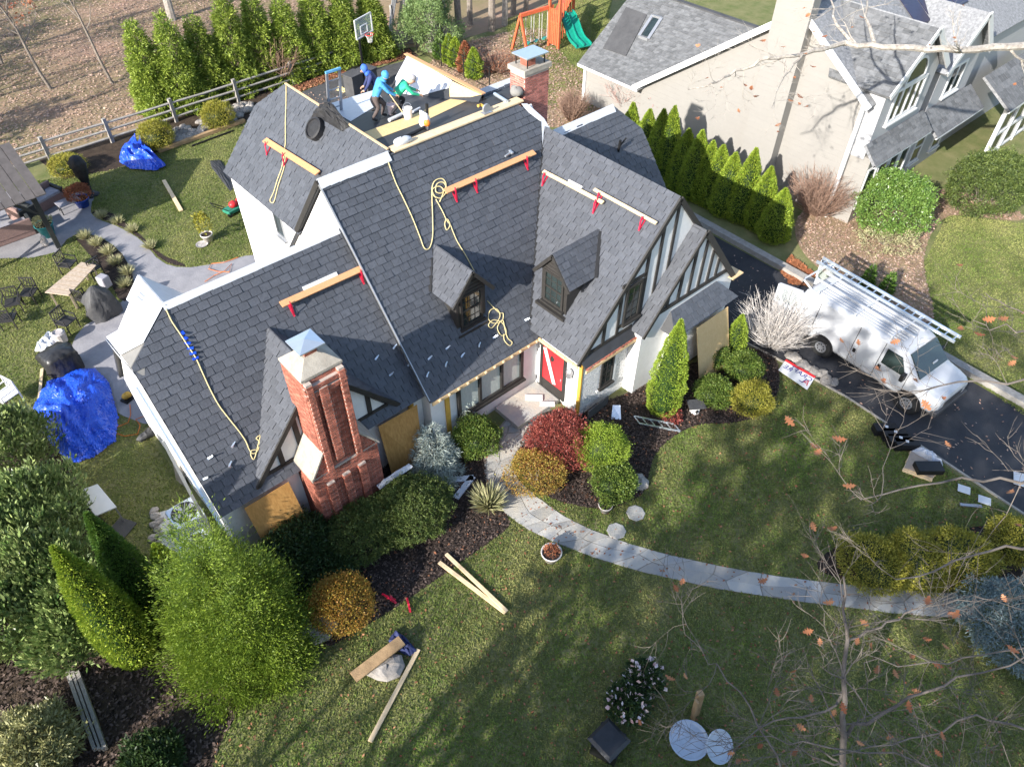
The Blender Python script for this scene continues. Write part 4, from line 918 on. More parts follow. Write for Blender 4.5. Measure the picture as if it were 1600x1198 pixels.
# --- laurels along the left edge
for i, (x, y, r, h, lab) in enumerate(((12,705,1.25,2.5,'uppermost glossy laurel at the left border below the white chair'),(58,806,1.2,2.4,'glossy laurel beside the white folding table'),(5,855,1.3,2.5,'glossy laurel at the frame edge beside the folding table laurel'),(72,905,1.2,2.3,'glossy laurel behind the sunlit arborvitae column'),(108,970,.95,2.0,'glossy laurel at the foot of the arborvitae columns'),(-20,960,1.3,2.4,'shaded laurel at the left frame edge above the soil'))):
    shrub('laurel', lab, (x,y), r, h, 'lf_laurel', 13000, .15, .33, .26, seed=40+i, clumps=560, group='laurel hedge', up=1.3, jit=.4)
shrub('variegated_shrub', 'pale variegated shrub at the bottom left corner', (48,1172), .95, 1.2, 'lf_rhodo', 14000, .11, .32, .2, seed=50, clumps=520, up=.6)
shrub('laurel', 'dark low shrub beside the grey rails at the bottom edge', (238,1188), .6, .6, 'lf_dark', 7000, .11, .35, .2, seed=51, clumps=300)
# --- fence line shrubs and green giants
shrub('gold_shrub', 'round golden shrub at the fence nearest the rear roof', (339,181), .8, 1.25, 'lf_gold', 8000, .09, .22, .12, seed=60)
shrub('gold_shrub', 'round golden shrub behind the far blue tarp', (243,212), .85, 1.25, 'lf_gold', 8000, .09, .22, .12, seed=61)
shrub('gold_shrub', 'small yellow green shrub beside the covered black umbrella', (105,259), .8, .8, 'lf_gold', 5000, .09, .22, .12, seed=62)
GB = [(252,172,228,25),(292,165,272,15),(338,150,330,25),(378,140,372,-15),(420,128,412,-25),(460,117,455,-10),(502,106,492,-20),(545,97,540,-25),(588,88,578,-15)]
ords = ['first','second','third','fourth','fifth','sixth','seventh','eighth','ninth']
for i, (bx, by, tx, ty) in enumerate(GB):
    b_ = G(bx, by); conifer('green_arborvitae', f'{ords[i]} tall feathery evergreen from the left in the row behind the rail fence', b_, max(4.2, ZTOP(b_,(tx,ty)))*(1.0+.03*((i*5)%4)), 1.05+.08*((i*7)%4), 'lf_giant', 26000, 'spire', .15, .26, .3+.02*(i%4), seed=70+i, lean=(.03*math.sin(i*2.3),.03*math.cos(i*3.1)), clumps=1100, group='evergreens behind the rail fence', droop=.2)
# --- arborvitae row by the neighbour's wall
TIPS = [(990,162),(1016,172),(1038,172),(1055,167),(1077,203),(1098,205),(1115,222),(1131,228),(1150,240),(1182,233),(1206,262),(1228,296)]
ords2 = ['farthest','second','third','fourth','fifth','sixth','seventh','eighth','ninth','tenth','eleventh','nearest']
for i, (tx, ty) in enumerate(TIPS):
    q = PX(tx, ty, 11.6+.12*math.sin(i*2.1)); conifer('arborvitae', f'{ords2[i]} of the arborvitae row along the beige wall, counted from the back', (q.x, q.y), max(2.2, q.z), .6+.14*((i*37)%10)/10, 'lf_arb', 16000, 'col', .075, .35, .13, seed=90+i, group='arborvitae row by the beige wall')
# --- neighbour's plants
twiggy('bare_shrub', 'dense leafless brown shrub at the corner of the beige wall', (1272,335), 1.5, 2.3, 'twig_brown', 420, seed=5, rr=.014)
shrub('holly', 'large glossy green shrub in front of the neighbouring bay window', (1393,318), 1.55, 2.5, 'lf_holly', 26000, .09, .45, .18, seed=111, clumps=1300)
shrub('low_shrub', 'pale sparse ground shrub below the large glossy holly', (1385,372), 1.1, .7, 'lf_grass', 4000, .08, .3, .25, seed=112)
shrub('clipped_hedge', 'large rounded clipped hedge before the neighbouring porch', (1548,285), 2.5, 2.3, 'lf_yew', 40000, .07, .5, .06, ry=1.7, seed=113, clumps=2400)
twiggy('bare_shrub', 'pale leafless shrub in front of the open rear doors of the van', (1205,540), 1.4, 2.0, 'twig_white', 260, seed=6, rr=.013)
twiggy('bare_shrub', 'reddish leafless shrub against the garage wall', (985,175), 1.5, 2.5, 'twig_pink', 150, seed=7, rr=.02)
twiggy('bare_shrub', 'pink budded leafless shrub between garage wall and arborvitae row', (1030,185), 1.6, 2.5, 'twig_pink', 150, seed=8, rr=.02, leafm='lf_pink', nl=700, lsize=.08)
twiggy('bare_shrub', 'brown dried grass clump beside the rear chimney', (893,190), .8, 1.8, 'twig_brown', 300, seed=9, rr=.016)
for i, (x, y) in enumerate(((1352,447),(1382,458))): q = G(x, y); conifer('young_evergreen', ('left' if i == 0 else 'right')+' of two small evergreen sprigs behind the van', q, 1.1, .28, 'lf_arb_dark', 1500, 'cone', .1, .3, .3, seed=120+i, group='sprigs behind the van', cat='shrub')
# --- rear yard small trees
for i, (bx, by, tx, ty, mm, lab) in enumerate(((690,92,686,60,'lf_arb_dark','leftmost small evergreen beyond the white membrane'),(703,98,702,62,'lf_arb','small evergreen beside the dark fence post behind the house'),(713,103,712,68,'lf_arb','small evergreen just left of the dead orange one'),(728,112,730,66,'lf_brown','dead orange brown conifer among the small evergreens'),(741,122,742,76,'lf_arb','small evergreen just right of the dead orange one'))):
    b_ = G(bx, by); conifer('young_evergreen', lab, b_, max(1.6, ZTOP(b_,(tx,ty))), .5, mm, 5000, 'col', .1, .3, .2, seed=130+i, group='small evergreens behind the house')
twiggy('bare_shrub', 'orange brown leafless shrub by the fence behind the rear roof', (440,128), 1.3, 2.6, 'twig_brown', 160, seed=10, rr=.02)
twiggy('bare_shrub', 'low rusty brush on the dry slope left of the rear chimney', (775,110), 1.6, 1.0, 'twig_brown', 260, seed=12, rr=.014, leafm='lf_brown', nl=900, lsize=.07)
shrub('hemlock', 'green hemlock foliage over the pale trunks behind the court', (665,28), 1.9, 3.2, 'lf_hemlock', 16000, .14, .3, .3, seed=140, clumps=700, cat='tree', pos=G(672,80))
# --- path plants
for i, (x, y, lab) in enumerate(((133,372,'near the pavilion corner'),(152,383,'second along the inner path edge'),(170,397,'third along the inner path edge'),(182,412,'at the inside of the path bend'),(200,428,'above the patio table'),(196,447,'beside the patio table end'))):
    tuft(f'pale grass tuft in the inner path bed {lab}', (x,y), .24, .3, n=420)
for i, (x, y, lab) in enumerate(((160,340,'at the pavilion end'),(185,348,'second from the pavilion'),(208,362,'in the middle'),(235,388,'near the house end'))):
    tuft(f'pale grass tuft in the outer path bed {lab}', (x,y), .24, .28, n=420)
# --- bottom right
for i, (x, y, r, h, lab) in enumerate(((1365,880,.95,.9,'left end of the low golden hedge by the walkway'),(1430,875,.95,.95,'middle of the low golden hedge by the walkway'),(1500,868,.95,.95,'right part of the low golden hedge by the walkway'),(1590,845,.8,1.0,'round golden shrub at the right frame edge near the driveway'))):
    shrub('gold_hedge', lab, (x,y), r, h, 'lf_gold', 12000, .06, .35, .12, seed=150+i, group='low golden hedge')
shrub('juniper', 'blue grey juniper at the right frame edge', (1580,975), 1.2, 1.5, 'lf_juniper', 16000, .09, .25, .2, seed=160, clumps=700)
# ------------------------------------------------------------------ things on the roof
PLM = ((0,-1.2,1), 2.4-1.2*2.44); PLL = ((0,-1.2,1), 2.4-1.2*2.8); PLE = ((-1.131,0,1), 6.95-1.131*1.394); PLC = ((-1.2,0,1), 7.75+1.2*4.2)
NRM = lambda P: Vector(P[0]).normalized()
def on(P, x, y, off=.0): return PL(x, y, *P) + NRM(P)*off
def toe_board(label, P, a, b, m, fr, w=.2):
    n = NRM(P); dn = Vector((n.x, n.y, 0)).normalized(); p, q = on(P,*a,.03), on(P,*b,.03); t = thing('roof_plank', label, 'plank', p, 'toe boards on the roof')
    mb = MB(); o = dn*.1+Vector((0,0,.1)); mb.bar(p+o, q+o, w, .04, up=(dn*.35+Vector((0,0,1)))); mb.build('board', MT[m], t)
    down = (Vector((0,0,-1)) + n*n.z).normalized()
    for f in fr:
        c = p.lerp(q, f); k = MB(); k.bar(c+dn*.03+Vector((0,0,.06)), c+dn*.26+Vector((0,0,.06)), .05, .02); k.bar(c+dn*.25+Vector((0,0,.07)), c+down*.38+n*.03, .05, .015); k.bar(c+n*.03, c+down*.42+n*.03, .05, .012); k.bar(c+dn*.22+Vector((0,0,.07)), c+dn*.22+Vector((0,0,.17)), .05, .015); k.build('roof_bracket', MT['red_metal'], t)
toe_board('orange plank on red brackets across the rear left roof', PLC, (420,222), (503,274), 'plank_orange', (.08,.42))
toe_board('orange plank on red brackets across the left wing roof', PLL, (437,478), (566,420), 'plank_orange', (.08,.93))
toe_board('long orange plank on red brackets high on the main roof', PLM, (692,302), (831,241), 'plank_orange', (.08,.3,.88))
toe_board('pale plank at the valley end of the entry gable roof', PLE, (853,271), (946,320), 'plank_pale', (.06,.92), .12)
toe_board('pale plank nearest the gable edge of the entry roof', PLE, (932,299), (1029,352), 'plank_pale', (.12,.82), .1)
def lath(label, P, a, b, m='white_paint', w=.12):
    p, q = on(P,*a,.05), on(P,*b,.05); mb = MB(); mb.bar(p, q, w, .03, up=NRM(P)); tag(mb.build('batten', MT[m]), label, 'board')
lath('short white batten lying above the left wing plank', PLL, (473,452), (526,428))
lath('short white batten lying above the valley plank', PLE, (889,284), (910,295))
def rope(label, P, px, r=.017, loops=(), m='rope', name='rope'):
    pts = [on(P, x, y, .05) for x, y in px]; Q = []
    for i in range(len(pts)-1):       # catmull-rom smoothing
        p0, p1, p2, p3 = pts[max(0,i-1)], pts[i], pts[i+1], pts[min(len(pts)-1,i+2)]
        for k in range(5):
            t = k/5; Q.append(.5*((2*p1)+(p2-p0)*t+(2*p0-5*p1+4*p2-p3)*t*t+(3*p1-p0-3*p2+p3)*t**3))
    Q.append(pts[-1]); mb = MB(); mb.tube(Q, r, 5); return tag(mb.build(name, MT[m], smooth=True), label, 'rope')
rope('yellow rope hanging down the rear left roof', PLC, [(449,135),(449,160),(448,190),(448,222),(447,232),(443,260),(436,280),(430,300),(424,314),(430,316),(437,290),(446,262),(448,240)])
rope('yellow rope from the ridge looping beside the front dormer', PLM, [(600,240),(606,255),(617,285),(630,312),(643,340),(655,370),(662,388),(670,388),(675,370),(675,340),(674,310),(674,296)])
rope('coiled yellow rope at the left end of the main plank', PLM, [(680,310),(674,298),(678,284),(690,280),(696,290),(690,302),(680,300),(682,288),(692,286),(697,298),(688,310),(676,306),(675,296),(686,292),(692,300),(686,316)], .019)
rope('yellow rope running from the main plank over the dormer to a tangle', PLM, [(680,312),(690,330),(697,345),(702,352),(697,360),(694,350),(699,344),(712,375),(728,402),(748,440)])
rope('tangled yellow rope right of the front dormer', PLM, [(760,470),(778,488),(785,490),(783,502),(770,505),(762,498),(765,485),(775,483),(780,495),(768,512),(762,508),(770,500),(784,505),(790,520),(782,524),(776,512),(784,500),(788,515),(792,528),(799,535),(795,540),(787,532),(786,522)], .016)
rope('long yellow rope down the left wing with a blue wrap', PLL, [(259,483),(268,502),(280,520),(293,540),(306,560),(316,582),(327,606),(341,632),(356,652),(372,672),(383,688),(388,700)], .018)
rope('loose yellow rope end by the chimney gable valley', PLL, [(388,700),(394,708),(402,704),(405,690),(400,684),(412,678),(420,690),(412,684),(409,672),(404,690),(397,716),(392,712),(392,704),(400,702)], .016)
b = MB(); 
for k in range(6): b.box(on(PLL, 285+k*4, 520+k*8, .06), (.07,.16,.03), rz=.3*k)
tag(b.build('blue_wrap', MT['blue_tarp']), 'blue cloth wrapped round the rope on the left wing roof', 'cloth')
CL = [(PLM,p) for p in ((822,500),(772,527),(747,541),(721,556),(695,571),(698,544),(666,587),(670,560))] + [(PLL,p) for p in ((328,715),(363,696),(358,727),(321,747),(615,543),(587,560),(639,570),(610,585))]
cm = MB(); cm.box((0,0,.02),(.13,.05,.03),rz=.3); cm.bar((-.05,0,.02),(.09,.03,.1),.03,.02); cme = None
for P, p in CL:
    if cme is None: c0 = cm.build('roof_clip', MT['metal_pale']); cme = c0.data; o = c0
    else: o = bpy.data.objects.new('roof_clip', cme); COL.objects.link(o)
    o.location = on(P,*p,.03); o.rotation_euler = (R(40),0,R(random.uniform(-40,40))); tag(o, 'small pale metal clip standing on the lower roof slope', 'clip', 'roof clips on the lower slopes')
# hammer-like tools on planks
p = on(PLM,787,246,.1); b = MB(); b.bar(p, p+Vector((.3,.05,.02)), .05,.05); b.bar(p+Vector((.3,-.02,.0)), p+Vector((.3,.14,.04)), .07,.06); tag(b.build('nail_gun', MT['metal_pale']), 'pale nail gun lying on the long main plank', 'tool')
# black tarp heap and roll on the rear left roof
def cloth_heap(name, label, pts_fn, m, cat, seed, nx=34, ny=34, hgt=.5, ridges=9, edge=1.0):
    """crumpled sheet: pts_fn(u,v)->ground Vector; folds from random ridges"""
    rs = np.random.default_rng(seed); U, V = np.meshgrid(np.linspace(0,1,nx), np.linspace(0,1,ny)); Z = np.zeros_like(U)
    for i in range(ridges):
        a = rs.uniform(0,np.pi); f = rs.uniform(5,17); ph = rs.uniform(0,6.28); w = np.cos(a)*U+np.sin(a)*V
        Z += np.abs(np.sin(f*w+ph+1.3*np.sin(5*(U-V)+ph)))**1.5*(rs.uniform(.4,1)*9/f)
    Z /= Z.max(); fall = np.clip(np.minimum(np.minimum(U,1-U), np.minimum(V,1-V))*5, 0, 1)**.7
    Z = (.05+Z*hgt)*(.15+.85*fall)+.02*rs.random(Z.shape)
    P = [[pts_fn(U[j,i]+rs.normal(0,.006), V[j,i]+rs.normal(0,.006)) for i in range(nx)] for j in range(ny)]
    mb = MB(); mb.v = [(P[j][i].x, P[j][i].y, P[j][i].z+Z[j,i]) for j in range(ny) for i in range(nx)]
    mb.f = [(j*nx+i, j*nx+i+1, (j+1)*nx+i+1, (j+1)*nx+i) for j in range(ny-1) for i in range(nx-1)]; mb.t = [0]*len(mb.f)
    o = mb.build(name, MT[m], smooth=False); md = o.modifiers.new('solid','SOLIDIFY'); md.thickness = .008; md.offset = 1
    return tag(o, label, cat)
def pxpatch(poly, P=None):     # bilinear patch from an outline of pixels: map unit square -> polygon by polar mapping
    pts = [(G(*q) if P is None else on(P,*q,.02)) for q in poly]; c = sum(pts, Vector((0,0,0)))/len(pts); n = len(pts)
    def f(u, v):
        x, y = 2*u-1, 2*v-1; r = max(abs(x), abs(y)); a = (math.atan2(y, x)/(2*math.pi)) % 1*n; k = int(a) % n; e = pts[k].lerp(pts[(k+1) % n], a-int(a)); return c.lerp(e, r)
    return f
cloth_heap('black_tarp', 'crumpled black membrane heaped over the rear left ridge', pxpatch([(547,200),(535,208),(505,190),(486,187),(500,168),(520,165)], PLC), 'black_cloth', 'membrane', 5, 22, 22, .3)
p = on(PLC,497,204,.12); b = MB(); n = NRM(PLC); Mx = n.to_track_quat('Z','Y').to_matrix()
for r0, z0 in ((.36,0),): 
    q = MB(); q.lathe([(.1,0),(.36,0),(.36,.2),(.3,.22),(.28,.17),(.1,.18)], (0,0,0), 24); b.v = [tuple(Mx@Vector(v)+p-n*.1) for v in q.v]; b.f = q.f; b.t = q.t
tag(b.build('membrane_roll', MT['black_cloth'], smooth=False), 'round black roll of membrane resting on the rear left roof', 'roll')
# deck clutter
def dk(x, y, dz=0.): return D3(x, y, .012+dz)
def bucket(label, p, m, r=.16, h=.36, group='buckets on the low roof'):
    t = thing('bucket', label, 'bucket', p, group); b = MB(); b.lathe([(r*.85,0),(r,h),(r*1.06,h),(r*1.06,h-.03),(r,h-.03)], p, 16); b.build('pail', MT[m], t); b = MB(); b.tube([p+Vector((math.cos(a)*r*1.05, math.sin(a)*r*.4, h+.03+.12*math.sin(a))) for a in np.linspace(0,math.pi,9)], .008, 4); b.build('handle', MT['metal_grey'], t)
mat('pail_white', (.75,.7,.68), rough=.4, var=.15, scale=6); mat('pail_pink', (.7,.45,.42), rough=.5, col2=(.8,.74,.72), scale=6)
bucket('white paint bucket at the workers feet', dk(613,178), 'pail_pink', .15, .34); bucket('white smeared bucket beside the roller head', dk(638,185), 'pail_white', .15, .34)
for lab, a, c, r in (('pale roll of membrane lying before the workers', (608,188), (632,177), .06), ('thin pale tube right of the smeared bucket', (645,175), (656,169), .04)):
    b = MB(); b.tube([dk(*a,r), dk(*c,r)], r, 10); tag(b.build('membrane_roll', MT['white_membrane']), lab, 'roll', 'rolls on the low roof')
# leaf blower
p = dk(668,202); t = thing('leaf_blower', 'orange and white backpack leaf blower on the ridge board', 'leaf blower', p); mat('orange_plastic', (.75,.2,.03), rough=.4, var=.1)
b = MB(); b.blob(p+Vector((0,0,.2)), (.1,.09,.12), 12, 8, .08, 3); b.build('engine_cover', MT['orange_plastic'], t, True)
b = MB(); b.blob(p+Vector((0,.12,.22)), (.2,.1,.24), 12, 8, .05, 4); b.bar(p+Vector((0,.14,0)), p+Vector((0,.14,.5)), .34, .06); b.build('frame', MT['pail_white'], t, True)
b = MB(); b.tube([p+Vector((.1,.1,.4)), p+Vector((.12,.1,.75))], .05, 8); b.tube([p+Vector((-.1,0,.1)), p+Vector((-.5,.0,.05)), p+Vector((-.9,-.02,.05))], .05, 8); b.build('blower_tube', MT['black'], t)
p = dk(628,226); b = MB(); b.blob(p+Vector((0,0,.1)), (.3,.12,.12), 12, 8, .25, 8); tag(b.build('plastic_bundle', MT['white_membrane'], smooth=True), 'crumpled clear plastic wrap on the left end of the ridge', 'plastic')
p = dk(760,176); t = thing('circular_saw', 'small circular saw on the ridge board near the rear chimney', 'saw', p); b = MB(); b.tube([p+Vector((0,-.03,.14)), p+Vector((0,.03,.14))], .14, 16); b.build('blade_guard', MT['metal_grey'], t); b = MB(); b.tube([p+Vector((0,.05,.14)), p+Vector((-.05,.2,.2)), p+Vector((-.2,.16,.22))], .045, 8); b.build('handle', MT['yellow_board'], t); b = MB(); b.box(p+Vector((0,0,.01)), (.34,.2,.012)); b.build('base_plate', MT['metal_grey'], t)
b = MB(); b.tube([dk(773,147,.1), dk(792,159,.05)], .06, 8); tag(b.build('pipe', MT['metal_pale']), 'pale metal tube lying on the ridge beside the rear chimney', 'pipe')
p = dk(806,150); b = MB(); b.blob(p+Vector((0,0,.15)), (.25,.18,.16), 10, 8, .3, 9); tag(b.build('tool_bag', MT['grey_board'], smooth=True), 'grey and black tool bundle at the right end of the ridge', 'bag')
# extension ladder standing at the rear edge
A0, B0 = Vector((-3.2,13.2,0)), Vector((-3.0,11.75,8.25)); t = thing('extension_ladder', 'ladder with blue top rail standing at the rear roof edge', 'ladder', A0); s = Vector((.24,.0,0))
for sg in (-1,1): b = MB(); b.bar(A0+s*sg, B0+s*sg, .05, .09, up=(1,0,0)); b.build('rail', MT['metal_grey'], t)
for k in range(24): b = MB(); c = A0.lerp(B0, (k+1)/25); b.bar(c-s, c+s, .035, .035); b.build('rung', MT['metal_grey'], t)
mat('blue_plastic', (.12,.35,.6), rough=.4); b = MB(); b.bar(B0-s*1.2, B0+s*1.2, .07, .07); b.build('top_rail', MT['blue_plastic'], t)
# ------------------------------------------------------------------ workers
mat('skin', (.5,.3,.21), rough=.6, var=.08); mat('jacket_blue', (.06,.27,.55), rough=.7, var=.12, scale=7, bump=.4, bscale=10); mat('jacket_royal', (.04,.12,.45), rough=.7, var=.12); mat('jacket_green', (.03,.42,.24), rough=.7, var=.12, bump=.4, bscale=10); mat('trouser_brown', (.09,.07,.065), rough=.85, var=.2); mat('trouser_dark', (.025,.025,.03), rough=.85, var=.2); mat('beanie_grey', (.3,.29,.3), rough=.9); mat('navy', (.03,.04,.12), rough=.8)
def person(label, base, yaw, J, mats, hat, hatm):
    """J: joint dict in local metres (x forward, y left); one skinned continuous body"""
    E = [('pelvis','chest','jacket'),('chest','neck','jacket'),('neck','head','skin'),('head','crown','skin')]
    for s in 'LR': E += [('pelvis','hip'+s,'trousers'),('hip'+s,'knee'+s,'trousers'),('knee'+s,'ank'+s,'trousers'),('ank'+s,'toe'+s,'boots'),('chest','sho'+s,'jacket'),('sho'+s,'elb'+s,'jacket'),('elb'+s,'wri'+s,'jacket'),('wri'+s,'hand'+s,'skin')]
    RD = dict(pelvis=.155, chest=.185, neck=.062, head=.098, crown=.085, hip=.1, knee=.07, ank=.05, toe=.045, sho=.085, elb=.058, wri=.042, hand=.038)
    names = list(J); idx = {k: i for i, k in enumerate(names)}
    me = bpy.data.meshes.new('body'); me.from_pydata([J[k] for k in names], [(idx[a], idx[b]) for a, b, _ in E], [])
    o = bpy.data.objects.new('body', me); COL.objects.link(o); sk = o.modifiers.new('skin','SKIN'); sb = o.modifiers.new('sub','SUBSURF'); sb.levels = 2; sb.render_levels = 2
    for k in names:
        v = me.skin_vertices[0].data[idx[k]]; r = RD[k.rstrip('LR')] if k[-1] in 'LR' else RD[k]; v.radius = (r*(1.15 if k in ('chest','pelvis') else 1), r*(.85 if k in ('chest','pelvis') else 1)); v.use_root = k == 'pelvis'
    dg = bpy.context.evaluated_depsgraph_get(); dg.update(); nm = bpy.data.meshes.new_from_object(o.evaluated_get(dg)); bpy.data.objects.remove(o)
    order = ['jacket','trousers','skin','boots']; nm.materials.clear()
    for k in order: nm.materials.append(MT[mats[k]])
    seg = [(np.array(J[a]), np.array(J[b]), order.index(m)) for a, b, m in E]
    for p in nm.polygons:
        c = np.array(p.center); best = (9,0)
        for a, b, mi in seg:
            ab = b-a; tt = np.clip((c-a)@ab/(ab@ab+1e-9), 0, 1); d = np.linalg.norm(c-a-ab*tt); best = min(best, (d, mi))
        p.material_index = best[1]; p.use_smooth = True
    t = thing('person', label, 'person', (0,0,0), 'roofers on the low rear roof')
    bo = bpy.data.objects.new('body', nm); COL.objects.link(bo); bo.parent = t
    hd = Vector(J['head']); cr = Vector(J['crown']); d = (cr-hd).normalized(); b = MB(); Mq = d.to_track_quat('Z','X').to_matrix(); fwd = Vector((1,0,0)) - d*d.x; fwd.normalize()
    if hat == 'hood': b.blob(hd*.6+cr*.4-fwd*.04, (.118,.11,.14), 14, 10, .1, 3); b.blob(hd-fwd*.07-d*.14, (.12,.15,.1), 12, 8, .12, 5)
    else: b.blob(cr+d*.01-fwd*.01, (.115,.11,.1), 14, 10, .02, 4)
    b.build('hood' if hat == 'hood' else 'knit_cap', MT[hatm], t, True)
    b = MB(); b.blob(hd+fwd*.09+d*.0, (.03,.022,.035), 8, 6, 0, 2); b.build('nose', MT['skin'], t, True)
    for sg in (-1,1): b = MB(); b.blob(hd+fwd*.085+d*.045+Vector((0,sg*.035,0)), (.014,.012,.01), 6, 5, 0, 2); b.build('eye', MT['black'], t, True)
    for s in 'LR':       # five separate fingers closed around what the hand holds
        h0 = Vector(J['hand'+s]); w0 = Vector(J['wri'+s]); dd = (h0-w0).normalized(); sd = dd.cross(Vector((0,0,1))).normalized(); dn = dd.cross(sd); b = MB()
        for k in range(4): o_ = h0+sd*(k-1.5)*.02; L = (.055,.065,.06,.045)[k]; b.tube([o_, o_+dd*L*.6, o_+dd*L*.9-dn*.03*(-1), o_+dd*L*.6+dn*.055], [.01,.0095,.009,.007], 5)
        o_ = h0-dd*.03+sd*.035; b.tube([o_, o_+sd*.02+dd*.03, o_+dd*.05+dn*.03], [.011,.01,.008], 5); b.build('fingers', MT['skin'], t, True)
    t.location = base; t.rotation_euler = (0,0,yaw); return t
def pose(lean=.3, crouch=0., reach=.45, armz=1.0, head=.12, stride=.18):
    pz = .93-crouch; J = dict(pelvis=(0,0,pz)); c = Vector((.46*math.sin(lean),0,pz+.46*math.cos(lean))); nk = c+Vector((.14*math.sin(lean+.2),0,.14*math.cos(lean+.2))); hd = nk+Vector((.15*math.sin(lean+.35)+.02,0,.13*math.cos(lean+.2))); J.update(chest=tuple(c), neck=tuple(nk), head=tuple(hd), crown=tuple(hd+Vector((.04,0,.1))))
    for s, y in (('L',1),('R',-1)):
        fx = stride*(1 if s == 'L' else -1); J['hip'+s] = (0,.1*y,pz-.06); J['knee'+s] = (fx*.6+crouch*.7+.05,.13*y,.49-crouch*.28); J['ank'+s] = (fx,.13*y,.09); J['toe'+s] = (fx+.17,.14*y,.05)
        sh = c+Vector((.02,.2*y,.06)); J['sho'+s] = tuple(sh); J['elb'+s] = tuple(sh+Vector((reach*.45,.05*y,-.24))); J['wri'+s] = tuple(sh+Vector((reach,-.02*y,armz-1.35))); J['hand'+s] = tuple(sh+Vector((reach+.08,-.04*y,armz-1.37)))
    return J
M1 = dict(jacket='jacket_blue', trousers='trouser_brown', skin='skin', boots='black'); M2 = dict(jacket='jacket_green', trousers='trouser_dark', skin='skin', boots='black'); M3 = dict(jacket='navy', trousers='trouser_dark', skin='skin', boots='black')
w1 = dk(590,187); person('roofer in a bright blue hooded jacket rolling with a long pole', w1, R(-25), pose(.5,.18,.4,.95), M1, 'hood', 'jacket_blue')
w2 = dk(618,178); person('roofer in a green jacket and grey cap bending over', w2, R(-20), pose(.95,.32,.42,1.0), M2, 'cap', 'beanie_grey')
w3 = dk(596,171); person('roofer in dark clothes with a royal blue hood behind the others', w3, R(150), pose(.45,.2,.25,.9), M3, 'hood', 'jacket_royal')
hp = w1+Vector((.55,-.25,.95)); rh = dk(634,183,.05); t = thing('paint_roller', 'long roller pole held by the blue jacketed roofer', 'roller', rh); b = MB(); b.tube([w1+Vector((.3,-.1,1.1)), rh], .016, 6); b.build('pole', MT['fresh_wood'], t); b = MB(); b.tube([rh+Vector((-.12,.05,.02)), rh+Vector((.12,-.05,.02))], .045, 8); b.build('roller_head', MT['black'], t)
# ------------------------------------------------------------------ yard things
def boardpx(label, a, b, w, h, m, z=.0, name='lumber', group=None, z2=None):
    p, q = G(*a, z+h/2+.03), G(*b, (z if z2 is None else z2)+h/2+.03); mb = MB(); mb.bar(p, q, w, h); return tag(mb.build(name, MT[m], bevel=.004), label, 'board', group)
FB = 'boards lying on the front lawn'
boardpx('pale board crossing another, ending nearer the hedge', (686,878), (790,957), .11, .045, 'plank_pale', group=FB)
boardpx('pale board crossing another, its upper end on the mulch', (697,865), (792,955), .10, .045, 'plank_pale', .05, group=FB)
boardpx('short wide brown board resting on a rock', (552,1058), (628,1000), .3, .05, 'brown_timber', .3, group=FB)
boardpx('long thin pale board slanting across the lower lawn', (578,1158), (654,1014), .11, .05, 'plank_pale', group=FB)
boardpx('pale board on the rear lawn near the far tarp', (256,282), (283,329), .17, .06, 'plank_pale')
boardpx('pale board standing by the near blue tarp', (60,640), (66,576), .1, .05, 'plank_pale')
boardpx('brown landscape timber edging the rock strip', (247,236), (382,188), .22, .16, 'brown_timber', name='landscape_timber')
boardpx('black strip along the rear bed edge', (300,228), (365,204), .08, .06, 'black', name='edging_strip')
# plywood sheets leaned over the windows
def lean(label, top, bot, m):
    t0, t1, b1, b0 = [Vector(p) for p in (*top, *bot)]; n = (t1-t0).cross(b0-t0).normalized(); n = n if n.y < 0 else -n; mb = MB(); mb.prism([t0,t1,b1,b0], n*.018); tag(mb.build('plywood_sheet', MT[m]), label, 'plywood', 'plywood leaned against the house')
lean('brown plywood leaning over the window left of the chimney', ((-12.55,2.72,2.2),(-11.24,2.72,2.2)), ((-11.2,2.1,.02),(-12.5,2.1,.02)), 'plywood')
bl, br = G(613,745), G(662,725); lean('brown plywood leaning over the window right of the chimney', ((-8.3,2.72,2.25),(-6.92,2.72,2.2)), ((br.x,br.y,.02),(bl.x,bl.y,.02)), 'plywood')
lean('pale plywood covering the bay at the driveway side', ((2.05,-.66,2.25),(3.75,-.66,2.25)), ((3.75,-1.3,.02),(2.05,-1.3,.02)), 'plywood_pale')
# red brackets on lawn edge
for lab, a, c in (('red roof bracket lying on the mulch edge beside the orange shrub',(597,927),(619,942)),('red roof bracket standing at the lawn edge right of another',(636,934),(641,956))):
    p, q = G(*a,.06), G(*c,.06); b = MB(); b.bar(p,q,.05,.03); b.bar(q,q+(p-q)*.35+Vector((0,0,.22)),.05,.02); b.bar(p,q+Vector((0,0,.2)),.03,.02); tag(b.build('roof_bracket', MT['red_metal']), lab, 'bracket', 'loose red brackets')
